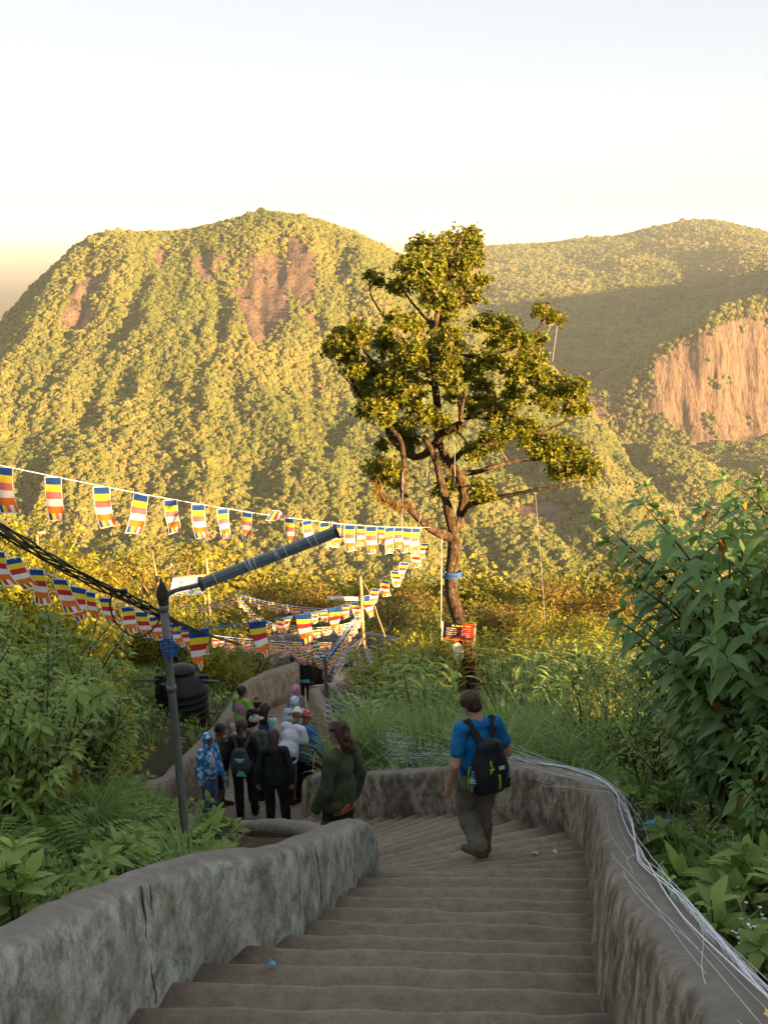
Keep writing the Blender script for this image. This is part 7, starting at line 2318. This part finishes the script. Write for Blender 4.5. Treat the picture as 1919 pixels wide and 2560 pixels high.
ch, cj = make_person('small child in dusty pink hood carried on the khaki man\'s arm', cp, 120, 0.86, C_PINKG, cloth('pale_yellow_shorts', (0.55, 0.50, 0.30)), 'brown', None,
    dict(head=(0, .02, .92), knL=(-.07, .13, .44), anL=(-.075, .15, .24), toL=(-.08, .20, .20), knR=(.07, .13, .44), anR=(.075, .15, .24), toR=(.08, .20, .20), elL=(-.13, .08, .66), wrL=(-.10, .17, .70), haL=(-.09, .20, .71), elR=(.13, .08, .66), wrR=(.10, .17, .70), haR=(.09, .20, .71)), 0.012, None, 'long', 0.50, 'shorts', headwear=('hood', C_PINKG), face_detail=False)

# 5. woman with maroon cap and grey backpack
C_MAROON = cloth('maroon_cap', (0.11, 0.012, 0.03), (0.085, 0.01, 0.024)); C_GREYP = pm('grey_pack_nylon', (0.055, 0.07, 0.07), (0.04, 0.05, 0.052), 12, 0.65, 0.25, bmp=0.4)
q = at_px(612, 16.0); h_ = height_for(q, 1799)
mc, mj = make_person('woman in black with maroon cap and grey backpack seen from behind', q, -4, h_, C_BLACK, C_BLACK, 'light', 'dark',
    dict(elL=(-.150, -.02, .63), wrL=(-.160, .03, .49), haL=(-.160, .045, .44), elR=(.140, .02, .63), wrR=(.10, .10, .60), haR=(.08, .12, .60), anL=(-.035, -.02, .045), knL=(-.045, .01, .28), toL=(-.05, .07, .014), anR=(.085, .08, .045), knR=(.08, .06, .28), toR=(.09, .17, .014)), 0.0125, C_BLACK, 'long', 0.50, 'tight', hairstyle='ponytail', headwear=('cap', C_MAROON), female=True, head_tilt=12, head_turn=6)
C_TEALP = pm('teal_print', (0.12, 0.48, 0.58), (0.2, 0.6, 0.68), 30, 0.6)
def teal_trim(bp, q, Rm, w, d, h):
    for (x, z, a, b2) in ((0.02, 0.06, 0.075, 0.06), (0.035, -0.165, 0.085, 0.08)):
        mb = MB(); v = [Vector(q(x - a, -d * 0.74, z + b2 * 0.5)), Vector(q(x + a, -d * 0.74, z + b2 * 0.5)), Vector(q(x + a * 0.35, -d * 0.76, z - b2 * 0.6)), Vector(q(x - a * 0.35, -d * 0.76, z - b2 * 0.6))]
        if z < 0: v = [Vector(q(x - a * 0.4, -d * 0.74, z + b2 * 0.5)), Vector(q(x + a * 0.4, -d * 0.74, z + b2 * 0.5)), Vector(q(x + a, -d * 0.70, z - b2 * 0.6)), Vector(q(x - a, -d * 0.70, z - b2 * 0.6))]
        bk = Rm @ Vector((0, 0.012, 0))
        mb.add(v + [p + bk for p in v], [(0, 1, 2, 3), (7, 6, 5, 4), (0, 4, 5, 1), (1, 5, 6, 2), (2, 6, 7, 3), (3, 7, 4, 0)]); mb.build('emblem', C_TEALP, bp)
backpack('grey backpack with teal emblems on the woman with maroon cap', mc, mj, h_, C_GREYP, size=(0.30, 0.17, 0.44), extra=teal_trim)
bottle('large clear water bottle held by the woman with maroon cap', to_world(mc, mj['haL'] + np.array([-0.02, 0.0, -0.27])), h=0.27, r=0.045, cap=(0.7, 0.75, 0.8))

# 6. woman in dark teal
C_DTEAL = cloth('dark_teal_knit', (0.022, 0.034, 0.036), (0.017, 0.026, 0.028))
q = at_px(690, 14.85); h_ = height_for(q, 1824)
make_person('long-haired woman in dark teal top and black leggings seen from behind', q, 4, h_, C_DTEAL, C_BLACK, 'tan', 'dark',
    dict(elL=(-.145, -.02, .625), wrL=(-.150, .01, .48), haL=(-.150, .02, .43), elR=(.145, -.02, .625), wrR=(.152, .01, .475), haR=(.152, .02, .425), knL=(-.045, .03, .28), anL=(-.045, .03, .045), toL=(-.05, .12, .014), knR=(.085, .01, .28), anR=(.105, -.03, .045), toR=(.115, .06, .014)), 0.0125, C_GREYP, 'long', 0.475, 'tight', hairstyle='long', female=True, head_tilt=12)

# 7. beige cap between the two women
C_SAGE = cloth('sage_jacket', (0.11, 0.13, 0.105), (0.085, 0.10, 0.08))
q = at_px(643, 17.2); h_ = height_for(q, 1787)
make_person('person in beige cap and sage jacket hidden behind the maroon cap woman', q, -12, h_, C_SAGE, C_BLACK, 'light', 'black', None, 0.016, C_BLACK, headwear=('cap', cloth('beige_cap', (0.40, 0.34, 0.24), (0.34, 0.36, 0.34))), head_turn=-35, face_detail=False)
# 8. white shirt, blue straps, teal jersey on the shoulder
q = at_px(668, 18.2); h_ = height_for(q, 1758)
p8, j8 = make_person('dark-haired person in white shirt with a mint jersey over one shoulder', q, -10, h_, cloth('lilac_white_shirt', (0.62, 0.58, 0.66)), C_NAVY, 'brown', 'black', None, 0.016, C_BLACK, 'short', female=True, face_detail=False, hairstyle='long')
backpack('small navy daypack on the person in white shirt', p8, j8, h_, cloth('navy_bag', (0.025, 0.04, 0.10)), size=(0.22, 0.10, 0.26), vox=0.016)
o = SDF(np.array([.02, -.16, .45]) * h_, np.array([.22, .12, .90]) * h_, 0.014)
o.cap(j8['shR'] + np.array([-.02, -.05, .02]) * h_, j8['shR'] + np.array([.04, -.06, -.30]) * h_, .042 * h_, .05 * h_, 0.02, sy=1.5).wrinkle(0.01, 14, 6, 0.5)
link('jersey', o.mesh('jersey', cloth('mint_jersey', (0.30, 0.52, 0.52), (0.25, 0.46, 0.47))), p8)
# 9. knitted rasta hat
q = at_px(648, 19.4); h_ = height_for(q, 1744)
def rasta():
    m, nt, out = nodes_of('striped_knit_hat')
    v = coords(nt, 'Object'); s_ = nt.nodes.new('ShaderNodeSeparateXYZ'); nt.links.new(v, s_.inputs[0])
    f = mth(nt, 'FRACT', mth(nt, 'MULTIPLY', s_.outputs[2], 11.0))
    c = ramp(nt, f, [(0.0, (0.02, 0.02, 0.018)), (0.3, (0.02, 0.02, 0.018)), (0.32, (0.5, 0.38, 0.04)), (0.52, (0.5, 0.38, 0.04)), (0.54, (0.03, 0.16, 0.05)), (0.78, (0.03, 0.16, 0.05)), (0.8, (0.35, 0.03, 0.03))])
    principled(nt, out, c, 0.9, 0.1); return m
make_person('person in black and yellow striped knit hat in the middle of the crowd', q, -15, h_, C_BLACK, C_BLACK, 'brown', 'black', None, 0.018, C_BLACK, headwear=('beanie', rasta()), face_detail=False)
# 10. pink vest and lime shirt at the left wall
C_LIMES = cloth('lime_shirt', (0.22, 0.46, 0.06), (0.26, 0.52, 0.09)); C_PINKV = cloth('pink_fleece_vest', (0.46, 0.27, 0.36), (0.40, 0.23, 0.32))
q = at_px(610, 20.5); h_ = height_for(q, 1714)
p10, j10 = make_person('woman in lime shirt and pink vest standing at the left wall', q, -35, h_, C_LIMES, C_BLACK, 'brown', 'dark', dict(elL=(-.15, .02, .63), wrL=(-.14, .10, .60), haL=(-.12, .13, .60)), 0.016, C_BLACK, female=True, face_detail=False, loose=0.006, hairstyle='short', head_turn=-10)
o = SDF(np.array([-.16, -.14, .48]) * h_, np.array([.16, .14, .88]) * h_, 0.015)
o.ell(j10['chest'], (.116 * h_, .080 * h_, .118 * h_), 0.02).ell(j10['waist'], (.106 * h_, .078 * h_, .12 * h_), 0.03).wrinkle(0.006, 14, 3, 1)
link('vest', o.mesh('vest', C_PINKV), p10)
# 11. man in white shirt bending over the wall
C_WHITES = cloth('white_shirt', (0.66, 0.68, 0.74), (0.56, 0.58, 0.66), 6); C_SPOT = cloth('white_hat_black_spots', (0.68, 0.70, 0.62), (0.02, 0.02, 0.02), 26, lo=0.60, hi=0.63)
q = at_px(722, 16.7)
BJ = lean(dict(elR=(.15, .06, .64), wrR=(.14, .17, .54), haR=(.14, .19, .49), elL=(-.14, .10, .66), wrL=(-.12, .20, .58), haL=(-.115, .22, .53)), 26)
make_person('man in white shirt and black-spotted white hat bending towards the wall', q, -28, 1.70, C_WHITES, C_BLACK, 'brown', None, BJ, 0.0125, C_BLACK, 'short', 0.475, 'sarong', headwear=('beanie', C_SPOT), loose=0.006, head_tilt=34, head_turn=22, wr=1.5, face_detail=False)
# 12. red bandana and blue jacket
C_REDB = cloth('red_dotted_bandana', (0.48, 0.02, 0.03), (0.66, 0.6, 0.58), 30, lo=0.56, hi=0.60); C_BLUEJ = cloth('blue_rain_jacket', (0.02, 0.15, 0.38), (0.03, 0.22, 0.50), 7)
q = at_px(760, 17.0)
h_ = height_for(q, 1780)
p12, j12 = make_person('person in red bandana and blue jacket beside the bending man', q, -35, h_, C_BLUEJ, C_NAVY, 'brown', None, lean(dict(elR=(.15, .05, .63), wrR=(.14, .13, .52), haR=(.14, .15, .47)), 8), 0.0135, C_BLACK, 'long', 0.47, 'long', headwear=('beanie', C_REDB), face_detail=False, loose=0.014, wr=1.3, head_tilt=20)
hb = SDF((-.14, -.10, 0), (.14, .10, .34), 0.012)
hb.ell((0, 0, .13), (.11, .06, .12), 0.02).ell((0, 0, .07), (.12, .065, .07), 0.03).wrinkle(0.008, 14, 3, 1)
bag = empty('handbag', wall_top(CR2, NR2, HR2, 0.16, 0.12, 0.0)); tag(bag, 'dark red handbag standing on the tan wall top beside the bandana', 'handbag')
link('bag_body', hb.mesh('bag_body', cloth('dark_red_leather', (0.14, 0.02, 0.025), (0.06, 0.015, 0.018))), bag)
mb = MB(); mb.tube(catmull([Vector((-.07, 0, .22)), Vector((-.05, 0, .33)), Vector((.05, 0, .33)), Vector((.07, 0, .22))], 5), 0.009, 6); mb.build('handle', C_BLACK, bag)
# 14. floral hood, 15. pink hood
C_FLOR = cloth('pale_floral_print', (0.56, 0.70, 0.76), (0.20, 0.08, 0.32), 17, lo=0.56, hi=0.61)
q = at_px(740, 19.6); h_ = height_for(q, 1741)
make_person('child in pale floral hooded jacket walking by the right wall', q, 5, max(h_, 1.4), C_FLOR, C_NAVY, 'brown', None, None, 0.015, C_BLACK, headwear=('hood', C_FLOR), face_detail=False, loose=0.006)
q = at_px(743, 21.9); h_ = height_for(q, 1720)
make_person('person in bright pink hood walking ahead of the floral jacket', q, -20, max(1.4, h_), cloth('grey_lilac_coat', (0.34, 0.30, 0.36)), C_BLACK, 'brown', None, None, 0.017, C_BLACK, headwear=('hood', cloth('pink_hood', (0.72, 0.22, 0.40), (0.62, 0.45, 0.52), 8)), face_detail=False)
# far group beyond the bend
def far(label, px, y, pyh, face, top, bottom, skin='tan', hair='black', **kw):
    q = at_px(px, y); h_ = min(max(height_for(q, pyh), 1.45), 1.85)
    return make_person(label, q, face, h_, top, bottom, skin, hair, kw.pop('J', None), 0.02, C_BLACK, face_detail=False, **kw) + (h_,)
p16 = far('man in navy patterned tee and grey cap in the far group', 733, 29.6, 1638, -5, cloth('navy_leaf_print', (0.025, 0.04, 0.06), (0.07, 0.09, 0.10), 16), cloth('khaki_shorts', (0.20, 0.16, 0.10)), 'light', 'brown', sleeve='short', leg='shorts', headwear=('cap', cloth('grey_cap', (0.05, 0.06, 0.075))))
backpack('blue backpack on the man with grey cap in the far group', p16[0], p16[1], p16[2], cloth('blue_pack', (0.02, 0.06, 0.16)), size=(0.30, 0.16, 0.40), vox=0.02)
p17 = far('woman in black jacket with turquoise hem in the far group', 764, 29.2, 1656, 0, cloth('charcoal_jacket', (0.018, 0.02, 0.02)), C_BLACK, 'light', 'black', leg='tight', female=True, hairstyle='short')
o = SDF(np.array([-.14, -.12, .40]) * p17[2], np.array([.14, .12, .60]) * p17[2], 0.018)
o.cap(p17[1]['pelvis'] + np.array([0, 0, -.03]), p17[1]['pelvis'] + np.array([0, 0, -.07]), .106 * p17[2], .108 * p17[2], 0.02, sy=1.3).plane((0, 0, p17[1]['pelvis'][2] - .06 * p17[2]), (0, 0, -1))
link('shirt_tail', o.mesh('shirt_tail', cloth('turquoise', (0.08, 0.50, 0.46))), p17[0])
far('person in dark brown coat in the far group behind the black jacket', 788, 30.4, 1642, -10, cloth('dark_brown_coat', (0.05, 0.034, 0.022)), C_BLACK, 'brown', 'black', leg='long')
p19 = far('man in pale grey shirt with dark rucksack straps in the far group', 826, 30.2, 1652, -20, cloth('pale_grey_shirt', (0.48, 0.50, 0.54)), C_NAVY, 'light', 'brown', sleeve='short', leg='shorts')
backpack('dark rucksack on the man in pale grey shirt', p19[0], p19[1], p19[2], C_GREYP, size=(0.24, 0.12, 0.34), vox=0.02)
far('woman in white dress and white head scarf lit by the sun', 856, 31.2, 1641, -30, cloth('white_dress', (0.75, 0.72, 0.66)), cloth('white_skirt', (0.72, 0.70, 0.66)), 'brown', None, headwear=('scarf', cloth('white_scarf', (0.76, 0.68, 0.66))), leg='sarong', female=True, loose=0.008)
far('stooping person in cream clothes at the far wall in the sun', 842, 29.9, 1690, -60, cloth('cream_shawl', (0.70, 0.58, 0.48)), cloth('cream_cloth', (0.6, 0.5, 0.4)), 'brown', 'black', J=lean({}, 35), leg='sarong', loose=0.01)
far('person in dark jacket just behind the man in pale grey', 806, 31.6, 1650, 10, cloth('slate_jacket', (0.03, 0.04, 0.05)), C_BLACK, 'brown', 'black', leg='long')
# sitter on the far left wall with white trousers
q = P(706, 1668, 39.5)
SJ = dict(pelvis=(0, 0, .30), waist=(0, .01, .375), chest=(0, .01, .47), upchest=(0, .01, .535), neck=(0, .01, .605), head=(0, .03, .695), shL=(-.10, .01, .57), shR=(.10, .01, .57), elL=(-.13, .03, .40), elR=(.13, .03, .40), wrL=(-.10, .12, .32), wrR=(.10, .12, .32), haL=(-.09, .16, .32), haR=(.09, .16, .32), hipL=(-.052, .01, .285), hipR=(.052, .01, .285), knL=(-.06, .22, .30), knR=(.06, .22, .24), anL=(-.06, .25, .08), anR=(.06, .30, .04), toL=(-.065, .33, .05), toR=(.065, .38, .02))
make_person('person in pink shawl and white trousers sitting by the far wall', q, 70, 1.6, cloth('pink_shawl', (0.50, 0.30, 0.38)), cloth('white_trousers', (0.62, 0.64, 0.72)), 'brown', None, SJ, 0.02, C_BLACK, hem=0.27, headwear=('scarf', cloth('pink_scarf', (0.55, 0.30, 0.40))), face_detail=False)
# ------------------------------------------------------------------ haze
mb = MB()
HX, HY0, HY1, HZ0, HZ1 = 27500.0, -900.0, 43500.0, -800.0, 240.0
mb.box((0, (HY0 + HY1) / 2, (HZ0 + HZ1) / 2), (2 * HX, HY1 - HY0, HZ1 - HZ0))
m, nt, out = nodes_of('haze_air')
pv = nt.nodes.new('ShaderNodeVolumePrincipled')
pv.inputs['Color'].default_value = (0.84, 0.93, 1.0, 1)
pv.inputs['Density'].default_value = HAZE_DENSITY
pv.inputs['Anisotropy'].default_value = 0.0
nt.links.new(pv.outputs[0], out.inputs['Volume'])
hz = mb.build('haze', m)
tag(hz, 'thin pale morning haze filling the valley air', 'haze', kind='stuff')
